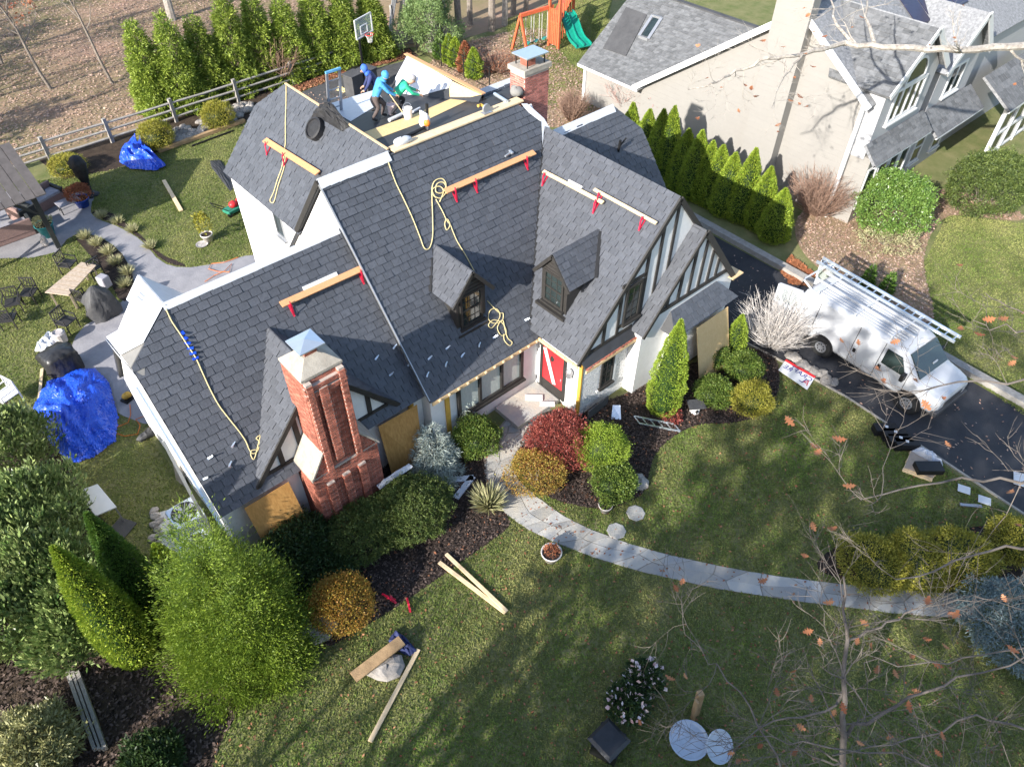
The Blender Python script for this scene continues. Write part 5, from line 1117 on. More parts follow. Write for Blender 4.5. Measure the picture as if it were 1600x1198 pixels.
# rocks
def rock(label, px, r, seed, group=None, m='stone', pos=None, fl=.6):
    p = pos if pos is not None else G(*px); b = MB(); b.blob((p[0],p[1],r*fl*.45), (r,r*.8,r*fl), 9, 7, .22, seed); return tag(b.build('rock', MT[m]), label, 'rock', group)
rock('lichened boulder under the brown board on the lawn', (606,1044), .46, 3, fl=.42)
rock('brown boulder beside the orange shrub', (495,985), .55, 4)
rock('pale flat rock at the right edge of the entry bed', (1000,756), .32, 5)
rs = random.Random(8)
for i in range(46):
    x = rs.uniform(262,322) if i < 30 else rs.uniform(358,392); y = (232 - (x-262)*.36 if i < 30 else 196-(x-358)*.5) - rs.uniform(2,24); rock('pale river rock in the strip below the rail fence', (x,y), rs.uniform(.2,.34), 20+i, 'river rocks below the rail fence')
for i in range(8): q = G(1236+i*9+rs.uniform(-2,2), 556+i*6.3+rs.uniform(-3,3)); rock(f'{ords[i]} stone from the shrub end of the border beside the white banner', None, rs.uniform(.2,.3), 80+i, 'stone border by the driveway', pos=q, fl=.4)
for i in range(14): q = G(240+rs.uniform(-3,5)+(i%3)*3, 800+i*7); rock('small pale stone edging the gravel under the condensers', None, rs.uniform(.1,.16), 95+i, 'stones edging the gravel', pos=q)
for x, y, lab in ((963,830,'octagonal stepping stone nearer the walkway'),(993,802,'octagonal stepping stone nearer the entry bed'),(280,818,'round stepping stone on the condenser gravel')):
    p = G(x,y); b = MB(); b.lathe([(.28,0),(.29,.03),(.27,.045)], p, 8); tag(b.build('stepping_stone', MT['flagstone']), lab, 'stone')
# blue tarps
cloth_heap('blue_tarp', 'big crumpled blue tarp on the patio edge at left', pxpatch([(186,652),(182,690),(150,715),(112,727),(85,700),(57,660),(54,640),(75,600),(110,580),(150,578),(172,600)]), 'blue_tarp', 'tarp', 9, 96, 96, .62, 22)
cloth_heap('blue_tarp', 'smaller blue tarp heap beside the golden shrub at the fence', pxpatch([(261,262),(245,269),(205,267),(188,256),(190,240),(215,217),(233,220),(240,245)]), 'blue_tarp', 'tarp', 10, 60, 60, .8, 18)
# fence with split rails
def rail_fence(label, pts, h=1.15):
    P = [Vector((p[0],p[1],0)) for p in pts]; t = thing('rail_fence', label, 'fence', P[0])
    for p in P: b = MB(); b.box(p+Vector((0,0,h/2+.05)), (.17,.15,h+.15), rz=.2); b.build('post', MT['grey_wood'], t)
    for a, c in zip(P, P[1:]):
        for z in (.28,.66,1.04):
            b = MB(); m_ = a.lerp(c,.5)+Vector((0,0,z+random.uniform(-.03,.03))); b.tube([a+Vector((0,0,z)), m_, c+Vector((0,0,z))], .06, 6); b.build('rail', MT['grey_wood'], t)
FP = [(-16.2,29.6),(-13,29.6),(-9.6,29.6),(-6.6,29.5),(-3.2,29.5),(.4,29.5),(3.9,29.6),(7.3,29.7),(10.7,29.7)]
rail_fence('weathered split rail fence between the yard and the wood', FP)
rail_fence('short split rail fence run going back from the corner post', [(10.95,29.9),(13.4,33.2),(16,36.5)])
# thin black wire fence
t = thing('wire_fence', 'thin black wire fence behind the white membrane', 'fence', G(652,82)); FPX = [(652,82),(690,104),(725,122),(765,142)]
for x, y in FPX: p = G(x,y); b = MB(); b.tube([p, p+Vector((0,0,1.35))], .035, 6); b.build('post', MT['black'], t)
for a, c in zip(FPX, FPX[1:]):
    for z in (.15,.7,1.25): b = MB(); b.tube([G(*a)+Vector((0,0,z)), G(*c)+Vector((0,0,z))], .014, 4); b.build('wire', MT['black'], t)
# basketball hoop
hb = Vector((7.6,27.9,0)); t = thing('basketball_hoop', 'portable basketball hoop with clear backboard on the black court', 'basketball hoop', hb)
fw = Vector((.35,-.94,0)); sd = Vector((.94,.35,0)); top = hb+Vector((0,0,2.35))+fw*.35
b = MB(); b.bar(hb+Vector((0,0,.1)), hb+Vector((0,0,2.1)), .1, .1); b.bar(hb+Vector((0,0,2.05)), top+Vector((0,0,.2)), .09, .09); b.build('pole', MT['black'], t)
b = MB(); b.box(hb-fw*.4+Vector((0,0,.12)), (.8,1.1,.22), rz=math.atan2(fw.y,fw.x)+1.57); b.build('base', MT['black'], t)
c0 = top+fw*.1; b = MB()
q = [c0-sd*.75, c0+sd*.75, c0+sd*.75+Vector((0,0,1.0)), c0-sd*.75+Vector((0,0,1.0))]
for i in range(4): b.bar(q[i], q[(i+1)%4], .06, .06)
s_ = [c0-sd*.3+Vector((0,0,.12)), c0+sd*.3+Vector((0,0,.12)), c0+sd*.3+Vector((0,0,.55)), c0-sd*.3+Vector((0,0,.55))]
for i in range(4): b.bar(s_[i], s_[(i+1)%4], .05, .05)
b.build('backboard_frame', MT['white_paint'], t)
mat('clear_board', (.7,.75,.75), rough=.1, alpha=.25); b = MB(); b.prism(q, fw*.015); b.build('backboard', MT['clear_board'], t)
rc_ = c0+fw*.32+Vector((0,0,.1)); b = MB(); b.tube([rc_+Vector((math.cos(a)*.23, math.sin(a)*.23,0)) for a in np.linspace(0,6.283,17)], .02, 5); b.bar(rc_-fw*.23, c0, .12, .03); b.build('rim', MT['red_paint'], t)
b = MB()
for k in range(12): a = k*math.pi/6; b.tube([rc_+Vector((math.cos(a)*.23,math.sin(a)*.23,0)), rc_+Vector((math.cos(a+.4)*.14,math.sin(a+.4)*.14,-.22)), rc_+Vector((math.cos(a)*.12,math.sin(a)*.12,-.42))], .012, 3)
b.build('net', MT['white_paint'], t)
for i, (x, y) in enumerate(((556,150),(577,142))):
    p = G(x,y); t = thing('storage_box', ('left' if i == 0 else 'right')+' of two tall black storage boxes on the court', 'storage box', p, 'storage boxes on the court'); b = MB(); b.box(p+Vector((0,0,.62)), (.85,.75,1.2), rz=.2); b.build('box_body', MT['court_asphalt'], t, bevel=.03); b = MB(); b.box(p+Vector((0,0,1.25)), (.92,.82,.07), rz=.2); b.build('lid', MT['court_asphalt'], t)
p = G(534,142); b = MB(); b.tube([p+Vector((math.cos(k*.7)*(.16+.1*math.sin(k*1.9)), math.sin(k*.7)*(.3+.08*math.sin(k)), .04+.03*(k%3))) for k in range(60)], .03, 4); tag(b.build('cord_heap', MT['rope']), 'heap of yellow cord on the black court', 'cord')
# pavilion with dark posts, seamed roof and wicker furniture
pv = [G(100,347), G(52,388)]; P0 = Vector((-10.9,23.5,0)); P1 = Vector((-12.7,21.2,0))
t = thing('pavilion', 'dark timber pavilion with pale seamed metal roof at the left edge', 'pavilion', P0)
ax = Vector((1,.05,0)).normalized(); ay = Vector((-.05,1,0)); C0 = Vector((-14.2,23.6,0)); mat('char_wood', (.03,.033,.033), rough=.7, var=.2, scale=6); mat('seam_roof', (.085,.075,.07), rough=.6, col2=(.125,.11,.105), scale=4); mat('roof_back', (.06,.065,.07), rough=.6)
hw, hl, zt_ = 1.85, 2.3, 2.45
for sx in (-1,1):
    for sy in (-1,1):
        c = C0+ax*sx*hl+ay*sy*hw; b = MB(); b.bb((c.x-.09,c.y-.09,0),(c.x+.09,c.y+.09,zt_)); b.build('post', MT['char_wood'], t)
        for dx in ((-sx,0),(0,-sy)): b = MB(); b.bar(c+Vector((0,0,1.6)), c+ax*dx[0]*.75+ay*dx[1]*.75+Vector((0,0,2.4)), .1, .1); b.build('brace', MT['char_wood'], t)
for sy in (-1,1): b = MB(); b.bar(C0+ax*-(hl+.5)+ay*sy*hw+Vector((0,0,zt_+.08)), C0+ax*(hl+.5)+ay*sy*hw+Vector((0,0,zt_+.08)), .14, .2); b.build('beam', MT['char_wood'], t)
for sx in (-1,1): b = MB(); b.bar(C0+ax*sx*hl-ay*hw+Vector((0,0,zt_+.08)), C0+ax*sx*hl+ay*hw+Vector((0,0,zt_+.08)), .14, .2); b.bar(C0+ax*sx*(hl+.3)-ay*(hw+.3)+Vector((0,0,zt_+.1)), C0+ax*sx*(hl+.3)+Vector((0,0,zt_+1.35)), .1, .16); b.bar(C0+ax*sx*(hl+.3)+ay*(hw+.3)+Vector((0,0,zt_+.1)), C0+ax*sx*(hl+.3)+Vector((0,0,zt_+1.35)), .1, .16); b.build('gable_truss', MT['char_wood'], t)
for sy, mm in ((-1,'seam_roof'),(1,'roof_back')):
    e0 = C0+ay*sy*(hw+.4)+Vector((0,0,zt_+.1)); r0 = C0+Vector((0,0,zt_+1.45)); pnl = 14
    for k in range(pnl):
        a0 = -(hl+.45)+(2*hl+.9)*k/pnl; a1 = a0+(2*hl+.9)/pnl-.02; b = MB(); b.prism([e0+ax*a0, e0+ax*a1, r0+ax*a1, r0+ax*a0], (0,0,.03+.012*(k%2))); b.build('roof_panel', MT[mm], t)
mat('wicker', (.2,.13,.12), rough=.8, col2=(.3,.2,.18), scale=30, bump=.6, bscale=60); mat('cushion_grey', (.3,.29,.32), rough=.9)
def sofa(label, c, rz, L):
    t = thing('wicker_sofa', label, 'sofa', c, 'wicker seating under the pavilion'); Mr = Matrix.Rotation(rz,3,'Z'); f = lambda v: Vector(c)+Mr@Vector(v)
    for nm, ce, d, m in (('seat',(0,0,.22),(L,.85,.4),'wicker'),('backrest',(0,.38,.5),(L,.12,.55),'wicker'),('armrest',(-L/2,0,.32),(.13,.85,.62),'char_wood'),('armrest',(L/2,0,.32),(.13,.85,.62),'char_wood'),('cushion',(0,-.05,.47),(L-.2,.68,.12),'cushion_grey')):
        b = MB(); b.box(f(ce), d, M=Mr); b.build(nm, MT[m], t, bevel=.02)
sofa('wicker sofa at the near side of the pavilion', G(18,372), R(180), 1.9); sofa('wicker sofa on the far side under the pavilion roof', G(70,322), R(20), 1.7); sofa('wicker chair beside the glass side table', G(40,340), R(110), .9)
c = G(112,328); t = thing('side_table', 'low metal side table beside the wicker chair', 'table', c); b = MB(); b.box(c+Vector((0,0,.45)), (.95,.6,.04), rz=.1); b.build('tabletop', MT['cushion_grey'], t)
for sx in (-.42,.42):
    for sy in (-.25,.25): b = MB(); b.bar(c+Vector((sx,sy,0)), c+Vector((sx,sy,.44)), .04); b.build('leg', MT['char_wood'], t)
def pot(label, px, r, h, m, plant=None, pr=.3, ph=.4, n=1500, name='potted_plant', ls=.06, pos=None, group=None):
    p = pos if pos is not None else G(*px); t = thing(name, label, 'pot', p, group); b = MB(); b.lathe([(r*.7,0),(r,h),(r*1.08,h),(r*1.08,h-.05),(r*.9,h-.05)], p, 18); b.build('pot', MT[m], t, True); b = MB(); b.lathe([(.01,h-.045),(r*.92,h-.04)], p, 14); b.build('soil', MT['mulch'], t)
    if plant:
        P, A = bush_pts(pr, pr, ph, n, .12, int(px[0])); link('foliage', leaves('pot_leaves', P+np.array(p)+np.array([0,0,h*.9]), A+np.array([0,0,.4]), ls, .5), MT[plant], t)
mat('pot_blue', (.02,.07,.4), rough=.25); mat('pot_teal', (.02,.2,.22), rough=.3); mat('pot_white', (.62,.58,.54), rough=.8, var=.1); mat('pot_grey', (.4,.37,.36), rough=.9)
pot('rust orange chrysanthemum in a blue pot by the pavilion', (131,322), .34, .42, 'pot_blue', 'lf_brown', .52, .6, 3500)
pot('brown tufted plant in a large teal pot at the pavilion corner', (77,368), .36, .6, 'pot_teal', 'lf_grass', .36, .35, 900)
pot('white pot with a yellowing sapling on the rear lawn', (326,377), .24, .38, 'pot_white', 'lf_gold', .28, 1.0, 500, ls=.1)
pot('round white planter of dead leaves beside the walkway', (861,872), .28, .35, 'pot_white', 'lf_brown', .2, .16, 300)
pot('small pale planter with sprouts at the tip of the entry bed', (945,797), .2, .3, 'pot_grey', 'lf_box', .17, .2, 400)
p = G(316,383); b = MB(); b.lathe([(.2,0),(.26,.06),(.22,.05),(.18,.03)], p, 16); tag(b.build('pot_saucer', MT['pot_grey']), 'grey saucer beside the white pot on the rear lawn', 'saucer')
p = G(73,385); b = MB(); b.blob(p+Vector((0,0,.2)), (.14,.13,.2), 10, 8, .15, 3); b.blob(p+Vector((.03,-.05,.45)), (.1,.1,.11), 10, 8, .15, 4); tag(b.build('garden_statue', MT['pot_grey'], smooth=True), 'small pale garden figure by the pavilion post', 'statue')
# covered umbrella, grill covers
def cover(label, px, prof, m, cat, name, sq=(1,1), lean_=(0,0)):
    p = G(*px); b = MB(); n = 26; i0 = 0; rsx = random.Random(int(px[0]))
    for r, z in prof:
        for j in range(n): a = 2*math.pi*j/n; k = 1+.13*math.sin(j*2.1+z*4)+.09*math.sin(j*5.3+z*7); ca, sa = math.cos(a), math.sin(a); e = (abs(ca)**4+abs(sa)**4)**-.25; b.v.append((p.x+ca*r*k*e*sq[0]+lean_[0]*z, p.y+sa*r*k*e*sq[1]+lean_[1]*z, z))
    for k in range(len(prof)-1):
        for j in range(n): b.f.append((k*n+j, k*n+(j+1)%n, (k+1)*n+(j+1)%n, (k+1)*n+j))
    b.f.append(tuple((len(prof)-1)*n+j for j in range(n))); b.t = [0]*len(b.f); tag(b.build(name, MT[m], smooth=True), label, cat)
mat('cover_grey', (.06,.06,.063), rough=.6, var=.25, scale=3, bump=.6, bscale=5); mat('cover_black', (.03,.03,.032), rough=.3, var=.3, scale=3, bump=.6, bscale=5)
cover('tall closed umbrella in a black cover behind the orange flowers', (143,305), [(.3,.0),(.3,.06),(.09,.1),(.12,.5),(.26,1.2),(.33,1.6),(.2,1.9),(.03,2.0)], 'black_cloth', 'umbrella', 'covered_umbrella')
cover('grey fabric cover over a grill beside the patio table', (166,492), [(.5,.02),(.52,.2),(.5,.5),(.46,.8),(.36,1.05),(.2,1.25),(.08,1.36),(.02,1.4)], 'cover_grey', 'grill', 'covered_grill', (1.05,.75))
cover('shiny black cover over a grill above the blue tarp', (105,580), [(.5,.02),(.52,.4),(.54,.85),(.46,1.0),(.1,1.05)], 'cover_black', 'grill', 'covered_grill', (1,.8))
# patio table and chairs
TC = G(117,452); t = thing('patio_table', 'wood topped patio table tilted beside the grey covered grill', 'table', TC); tz = .75; TQ = [G(70,458,tz), G(128,410,tz), G(151,415,tz), G(107,463,tz)]; mat('teak', (.33,.25,.18), rough=.7, col2=(.5,.41,.32), scale=9)
for k in range(7):
    f0, f1 = k/7+.008, (k+1)/7-.008; b = MB(); b.prism([TQ[0].lerp(TQ[1],f0), TQ[0].lerp(TQ[1],f1), TQ[3].lerp(TQ[2],f1), TQ[3].lerp(TQ[2],f0)], (0,0,.035)); b.build('slat', MT['teak'], t)
cc = sum(TQ, Vector((0,0,0)))/4
for q_ in TQ: f_ = q_.lerp(cc,.15); b = MB(); b.bar(Vector((f_.x,f_.y,0)), f_, .06); b.build('leg', MT['teak'], t)
b = MB(); b.bar(TQ[0].lerp(cc,.12)-Vector((0,0,.03)), TQ[2].lerp(cc,.12)-Vector((0,0,.03)), .05,.05); b.build('frame', MT['teak'], t)
def chair0(m, lattice=True):
    t = thing('patio_chair', 'x', 'chair', (0,0,0)); 
    for x, y in ((-.25,-.25),(.25,-.25),(-.25,.25),(.25,.25)): b = MB(); b.bar((x,y,0),(x,y,.42 if y < 0 else .95), .035); b.build('leg', MT[m], t)
    b = MB(); b.box((0,0,.43),(.54,.54,.035)); b.build('seat', MT[m], t)
    b = MB(); b.bar((-.25,.25,.93),(.25,.25,.93),.04); b.bar((-.25,.25,.52),(.25,.25,.52),.03)
    for k in range(5): b.bar((-.2+.1*k,.25,.52),(-.2+.1*((k+1)%5),.25,.93),.022)
    b.build('backrest', MT[m], t)
    for x in (-.27,.27): b = MB(); b.bar((x,-.25,.64),(x,.25,.66),.04,.03); b.bar((x,-.24,.43),(x,-.24,.64),.03); b.build('armrest', MT[m], t)
    return t
mat('iron', (.035,.033,.033), rough=.5, var=.15); c0_ = chair0('iron')
CH = [((112,425),40,'black iron chair behind the far end of the patio table'),((150,432),200,'black iron chair between patio table and path bed'),((140,478),120,'black lattice chair against the grey covered grill'),((110,515),30,'black iron chair alone on the patio edge'),((52,470),-40,'black iron chair on the lawn nearest the patio table'),((28,485),-20,'black iron chair on the lawn between two others'),((20,510),150,'black iron chair at the left edge above the dark border')]
for i, ((x,y),a,lab) in enumerate(CH):
    q = G(x,y)
    if i == 0: c0_.location = q; c0_.rotation_euler = (0,0,R(a)); c0_['label'] = lab; c0_['group'] = 'black patio chairs'
    else: dup(c0_, q, R(a), 1., lab, 'black patio chairs')
wc = chair0('white_paint'); wc.name = 'plastic_chair'; wc['label'] = 'white plastic chair at the left edge above the laurels'; wc.location = G(18,630); wc.rotation_euler = (0,0,R(-70)); wc.scale = (1.15,1.15,1)
p = G(170,455); b = MB(); b.box(p+Vector((0,0,.5)), (.35,.4,.5), rz=.4); tag(b.build('cushion_stack', MT['cushion_grey'], bevel=.05), 'pale cushion stack beside the path grasses', 'cushion')
cloth_heap('white_sheet', 'white lace sheet beside the black covered grill', pxpatch([(93,545),(75,552),(55,550),(62,535),(80,520),(92,525)]), 'white_membrane', 'sheet', 12, 16, 16, .3, 6)
p = G(90,520,.5); b = MB(); b.lathe([(.2,-.4),(.24,.0),(.18,.05),(.15,.0)], p, 16); tag(b.build('planter_ring', MT['pot_grey']), 'grey round fire bowl behind the black covered grill', 'bowl')
# mower
p = G(366,332); t = thing('lawn_mower', 'red and green lawn mower at the edge of the white wall', 'mower', p); mat('mower_green', (.03,.2,.13), rough=.5)
b = MB(); b.box(p+Vector((0,0,.2)), (.8,.5,.16), rz=.2); b.build('deck', MT['mower_green'], t, bevel=.03); b = MB(); b.blob(p+Vector((.05,0,.4)), (.2,.18,.16), 12, 8, .05, 2); b.build('engine', MT['red_paint'], t, True); b = MB(); b.blob(p+Vector((.5,.1,.35)), (.25,.22,.2), 10, 8, .1, 3); b.build('grass_bag', MT['red_paint'], t, True)
for sx in (-.3,.3):
    for sy in (-.28,.28): b = MB(); b.tube([p+Vector((sx,sy-.03,.11)), p+Vector((sx,sy+.03,.11))], .11, 12); b.build('wheel', MT['black'], t)
b = MB(); b.tube([p+Vector((-.3,-.2,.3)), p+Vector((-.85,-.2,.75)), p+Vector((-.85,.2,.75)), p+Vector((-.3,.2,.3))], .02, 5); b.build('handle', MT['black'], t)
cloth_heap('dark_mat', 'dark folded membrane on the lawn below the rear left eave', pxpatch([(372,290),(360,300),(330,262),(328,252),(345,250)]), 'underlay_dark', 'membrane', 14, 14, 14, .08, 5)
# folding table, mat, condensers, slabs
tz = .73; TQ = [G(121,769,tz), G(153,757,tz), G(183,793,tz), G(150,807,tz)]; tc = sum(TQ,Vector((0,0,0)))/4; t = thing('folding_table', 'white folding table beside the laurels', 'table', (tc.x,tc.y,0)); b = MB(); b.prism(TQ, (0,0,.045)); b.build('tabletop', MT['white_paint'], t, bevel=.01)
for q_ in TQ: f_ = q_.lerp(tc,.12); b = MB(); b.bar(Vector((f_.x,f_.y,0)), f_, .035); b.build('leg', MT['metal_grey'], t)
b = MB(); p = G(188,829); b.box(p+Vector((0,0,.03)), (.75,.6,.03), rz=.5); tag(b.build('rubber_mat', MT['court_asphalt']), 'dark square mat on the grass beside the folding table', 'mat')
for i, (x, y) in enumerate(((300,823),(318,873))):
    p = G(x,y); t = thing('condenser', ('upper' if i == 0 else 'lower')+' air conditioning condenser behind the golden cedar', 'condenser', p, 'condensers on the gravel'); b = MB(); b.box(p+Vector((0,0,.38)), (.86,.86,.74)); b.build('casing', MT['metal_pale'], t, bevel=.08)
    b = MB(); b.lathe([(.36,.0),(.36,.012)], p+Vector((0,0,.752)), 24); b.build('fan_opening', MT['black'], t)
    for k in range(6): b = MB(); a = k*math.pi/6; d = Vector((math.cos(a),math.sin(a),0))*.37; b.bar(p+Vector((0,0,.775))-d, p+Vector((0,0,.775))+d, .012); b.build('guard_wire', MT['metal_grey'], t)
    for k in range(4): b = MB(); a = k*math.pi/2+.3; d = Vector((math.cos(a),math.sin(a),0)); s2 = Vector((-d.y,d.x,0)); c_ = p+Vector((0,0,.767)); b.face([c_, c_+d*.32+s2*.1, c_+d*.32-s2*.08]); b.build('fan_blade', MT['metal_grey'], t)
p = G(275,750); b = MB(); b.prism([p, p+Vector((.1,-.45,0)), p+Vector((.28,-.4,.85)), p+Vector((.18,.05,.85))], (.06,.02,0)); tag(b.build('stone_slab', MT['concrete']), 'grey slab leaning under the left gutter', 'slab')
p = G(231,684); b = MB(); b.blob(p+Vector((0,0,.15)), (.28,.14,.14), 8, 6, .3, 2); tag(b.build('debris_bag', MT['cover_grey']), 'dark debris lump by the left wall', 'debris')
p = G(201,624); t = thing('miter_saw', 'small yellow saw on the patio beside the tarp', 'saw', p); b = MB(); b.box(p+Vector((0,0,.05)), (.4,.3,.08), rz=.4); b.build('base', MT['black'], t); b = MB(); b.blob(p+Vector((0,0,.2)), (.16,.12,.12), 10, 8, .1, 2); b.build('motor', MT['yellow_board'], t, True)
mat('orange_cord', (.6,.16,.03), rough=.6)
def cord(label, pts, r=.014, m='orange_cord'): b = MB(); b.tube([G(x,y,.05) for x,y in pts], r, 4); tag(b.build('orange_cable', MT[m]), label, 'cable')
cord('orange extension cord looped on the grass by the blue tarp', [(203,632),(204,648),(200,660),(180,668),(178,676),(195,681),(215,678),(219,664),(212,655),(225,650),(232,660),(236,675)])
cord('orange extension cord on the path behind the left wing', [(320,440),(335,430),(350,424),(362,412),(358,425),(340,424),(326,420),(330,412),(350,410),(372,402)])
# entry clutter
cloth_heap('white_scrap', 'long curled white scrap leaning over the hedge top', lambda u, v: G(594,765,.9).lerp(G(645,730,.9), u)+Vector((0,.18*v,.02*math.sin(u*6))), 'white_membrane', 'scrap', 15, 16, 5, .1, 4)
for lab, a, c in (('white folded strip on the mulch, upper leg of a chevron',(700,750),(740,746)),('white folded strip on the mulch, lower leg of a chevron',(739,744),(712,778))):
    p, q = G(*a,.06), G(*c,.06); b = MB(); b.bar(p,q,.2,.03); tag(b.build('white_strip', MT['white_membrane']), lab, 'strip', 'white strips on the mulch')
for lab, x, y, w, d in (('white board scrap on the entry step',834,622,.6,.25),('lower white board scrap beside the red shrub',855,632,.5,.2)):
    p = G(x,y,.2); b = MB(); b.box(p+Vector((0,0,.03)), (w,d,.04), rz=-.75); tag(b.build('board_scrap', MT['white_paint']), lab, 'board', 'white scraps at the entrance')
p = G(830,660); b = MB(); b.box(p+Vector((0,0,.06)), (.25,.4,.08), rz=.2); tag(b.build('brick_tool', MT['court_asphalt']), 'dark block on the flagstone landing', 'block')
b = MB(); p = G(955,655); b.prism([p, p+Vector((.3,.25,.25)), p+Vector((.45,.05,.3)), p+Vector((.2,-.25,.03))], (0,0,.03)); tag(b.build('white_scrap', MT['metal_pale']), 'pale bent panel on the mulch behind the lime conifer', 'scrap')
b = MB(); p = G(935,640); b.box((p.x-.1,p.y-.05,.22),(1.0,.05,.4),rz=.05); tag(b.build('cellar_vent', MT['court_asphalt']), 'dark panel leaning at the foot of the painted brick wall', 'panel')
p = G(1085,643); t = thing('garden_lantern', 'small white garden lantern with grey roof on the mulch', 'lantern', p); b = MB(); b.lathe([(.17,0),(.17,.3),(.15,.32)], p, 8); b.build('lantern_body', MT['white_paint'], t); b = MB(); b.box(p+Vector((0,0,.36)), (.55,.42,.05), rz=-.6); b.build('roof', MT['cover_grey'], t); b = MB(); b.blob(p+Vector((-.1,-.14,.18)), (.06,.05,.07), 8, 6, 0, 2); b.build('opening', MT['black'], t)
A_, B_ = G(995,656,.06), G(1058,668,.06); t = thing('aluminium_ladder', 'short aluminium ladder lying on the mulch below the lime cone', 'ladder', A_); s = Vector((.05,.17,0))
for sg in (-1,1): b = MB(); b.bar(A_+s*sg,B_+s*sg,.04,.06); b.build('rail', MT['metal_pale'], t)
for k in range(6): b = MB(); c_ = A_.lerp(B_,k/5); b.bar(c_-s,c_+s,.03); b.build('rung', MT['metal_pale'], t)
p = G(1050,655); P, A = bush_pts(.3,.3,.3,500,.2,5); tt = thing('red_plant', 'small crimson plant beside the short ladder', 'plant', p); link('foliage', leaves('rp', P+np.array(p), A, .08, .5), MT['lf_red'], tt); b = MB(); stems(b, p, .2,.15,4,.01,2); b.build('stem', MT['bark'], tt)
# white banner with lettering
BQ = [G(1215,581), G(1226,566), G(1272,593), G(1260,612)]; t = thing('yard_banner', 'white banner with red edge and upside down lettering on the lawn', 'banner', BQ[0]); Z_ = Vector((0,0,.09)); b = MB(); b.prism([q+Z_ for q in BQ], (0,0,.012)); b.build('sheet', MT['white_paint'], t)
b = MB(); e = Vector((0,0,.115)); b.bar(BQ[1]+e, BQ[2]+e, .1, .02); b.build('red_edge', MT['red_paint'], t)
mat('print_navy', (.03,.04,.22), rough=.5); mat('print_red', (.5,.05,.08), rough=.5)
def letter_text(s, u, v, size, m):
    cu = bpy.data.curves.new('txt','FONT'); cu.body = s; cu.size = size; cu.extrude = .002; o = bpy.data.objects.new('txt', cu); COL.objects.link(o); dg = bpy.context.evaluated_depsgraph_get(); dg.update(); me = bpy.data.meshes.new_from_object(o.evaluated_get(dg)); bpy.data.objects.remove(o)
    me.materials.clear(); o = bpy.data.objects.new('lettering', me); COL.objects.link(o); me.materials.append(MT[m]); o.parent = t; o.matrix_parent_inverse = Matrix.Translation(-Vector(t.location))
    ex = (BQ[0]-BQ[3]).normalized(); ey = (BQ[3]-BQ[2]).normalized(); ey = (ey-ex*ey.dot(ex)).normalized(); o0 = BQ[2].lerp(BQ[3],v).lerp(BQ[1].lerp(BQ[0],v),u); M4 = Matrix.Identity(4)
    for i in range(3): M4[i][0] = ex[i]; M4[i][1] = -ey[i]; M4[i][2] = (0,0,1)[i]; M4[i][3] = o0[i]+(.106 if i == 2 else 0)
    o.matrix_basis = M4
letter_text('A', .06, .8, .38, 'print_red'); letter_text('L', .2, .8, .38, 'print_navy'); letter_text('CRAFT', .05, .45, .3, 'print_navy'); letter_text('RE', .68, .62, .3, 'print_navy')
# shingle bundles, pallet, plastic and papers by the driveway
for i, (x, y) in enumerate(((1380,676),(1394,684),(1402,693),(1412,699))):
    p = G(x,y); b = MB(); 
    for k in range(3): b.box(p+Vector((random.uniform(-.02,.02),0,.06+.1*k)), (.34,.75,.09), rz=.85)
    b2 = thing('shingle_bundle', f'{ords[i]} black shingle bundle from the van end beside the driveway', 'bundle', p, 'shingle bundles by the driveway'); b.build('stack', MT['black'], b2, bevel=.01); b = MB(); b.box(p+Vector((0,0,.315)), (.1,.1,.006), rz=.5); b.build('paper_label', MT['white_paint'], b2)
PQ = [G(1409,735), G(1420,708), G(1468,735), G(1455,752)]; pc = sum(PQ,Vector((0,0,0)))/4; t = thing('pallet', 'cardboard topped pallet at the driveway edge under torn plastic', 'pallet', pc)
for k in range(6): f0, f1 = k/6+.01, (k+1)/6-.01; b = MB(); b.prism([PQ[0].lerp(PQ[3],f0)+Vector((0,0,.1)), PQ[0].lerp(PQ[3],f1)+Vector((0,0,.1)), PQ[1].lerp(PQ[2],f1)+Vector((0,0,.1)), PQ[1].lerp(PQ[2],f0)+Vector((0,0,.1))], (0,0,.025)); b.build('slat', MT['plank_pale'], t)
for k in range(3): f = k/2; b = MB(); b.bar(PQ[0].lerp(PQ[1],f)+Vector((0,0,.05)), PQ[3].lerp(PQ[2],f)+Vector((0,0,.05)), .09, .09); b.build('runner', MT['plank_pale'], t)
mat('cardboard', (.36,.29,.23), rough=.9, var=.1); b = MB(); b.prism([q.lerp(pc,.06)+Vector((0,0,.128)) for q in PQ], (0,0,.02)); b.build('cardboard', MT['cardboard'], t)
p = G(1449,734,.2); b = MB(); b.box(p+Vector((0,0,.1)), (.4,.8,.2), rz=.85); tag(b.build('shingle_bundle', MT['black'], bevel=.01), 'loose black shingle bundle on the pallet', 'bundle')
cloth_heap('torn_plastic', 'torn clear plastic wrap draped over the pallet edge', pxpatch([(1474,735),(1462,742),(1448,722),(1420,708),(1432,700),(1455,708)]), 'white_membrane', 'plastic', 16, 18, 18, .35, 7)
for i, (x, y, lab) in enumerate(((1505,766,'white paper tag on the grass by the driveway'),(1537,783,'white card standing at the driveway edge'),(1592,750,'white printed sheet lying on the driveway'))):
    p = G(x,y); b = MB(); b.box(p+Vector((0,0,.06)), (.3 if i < 2 else .55,.35,.012), rz=.4); tag(b.build('paper', MT['white_paint']), lab, 'paper', 'papers by the driveway')
boardpx('dark metal strip on the grass at the driveway edge', (1500,788), (1534,791), .1, .05, 'metal_grey', name='metal_strip')
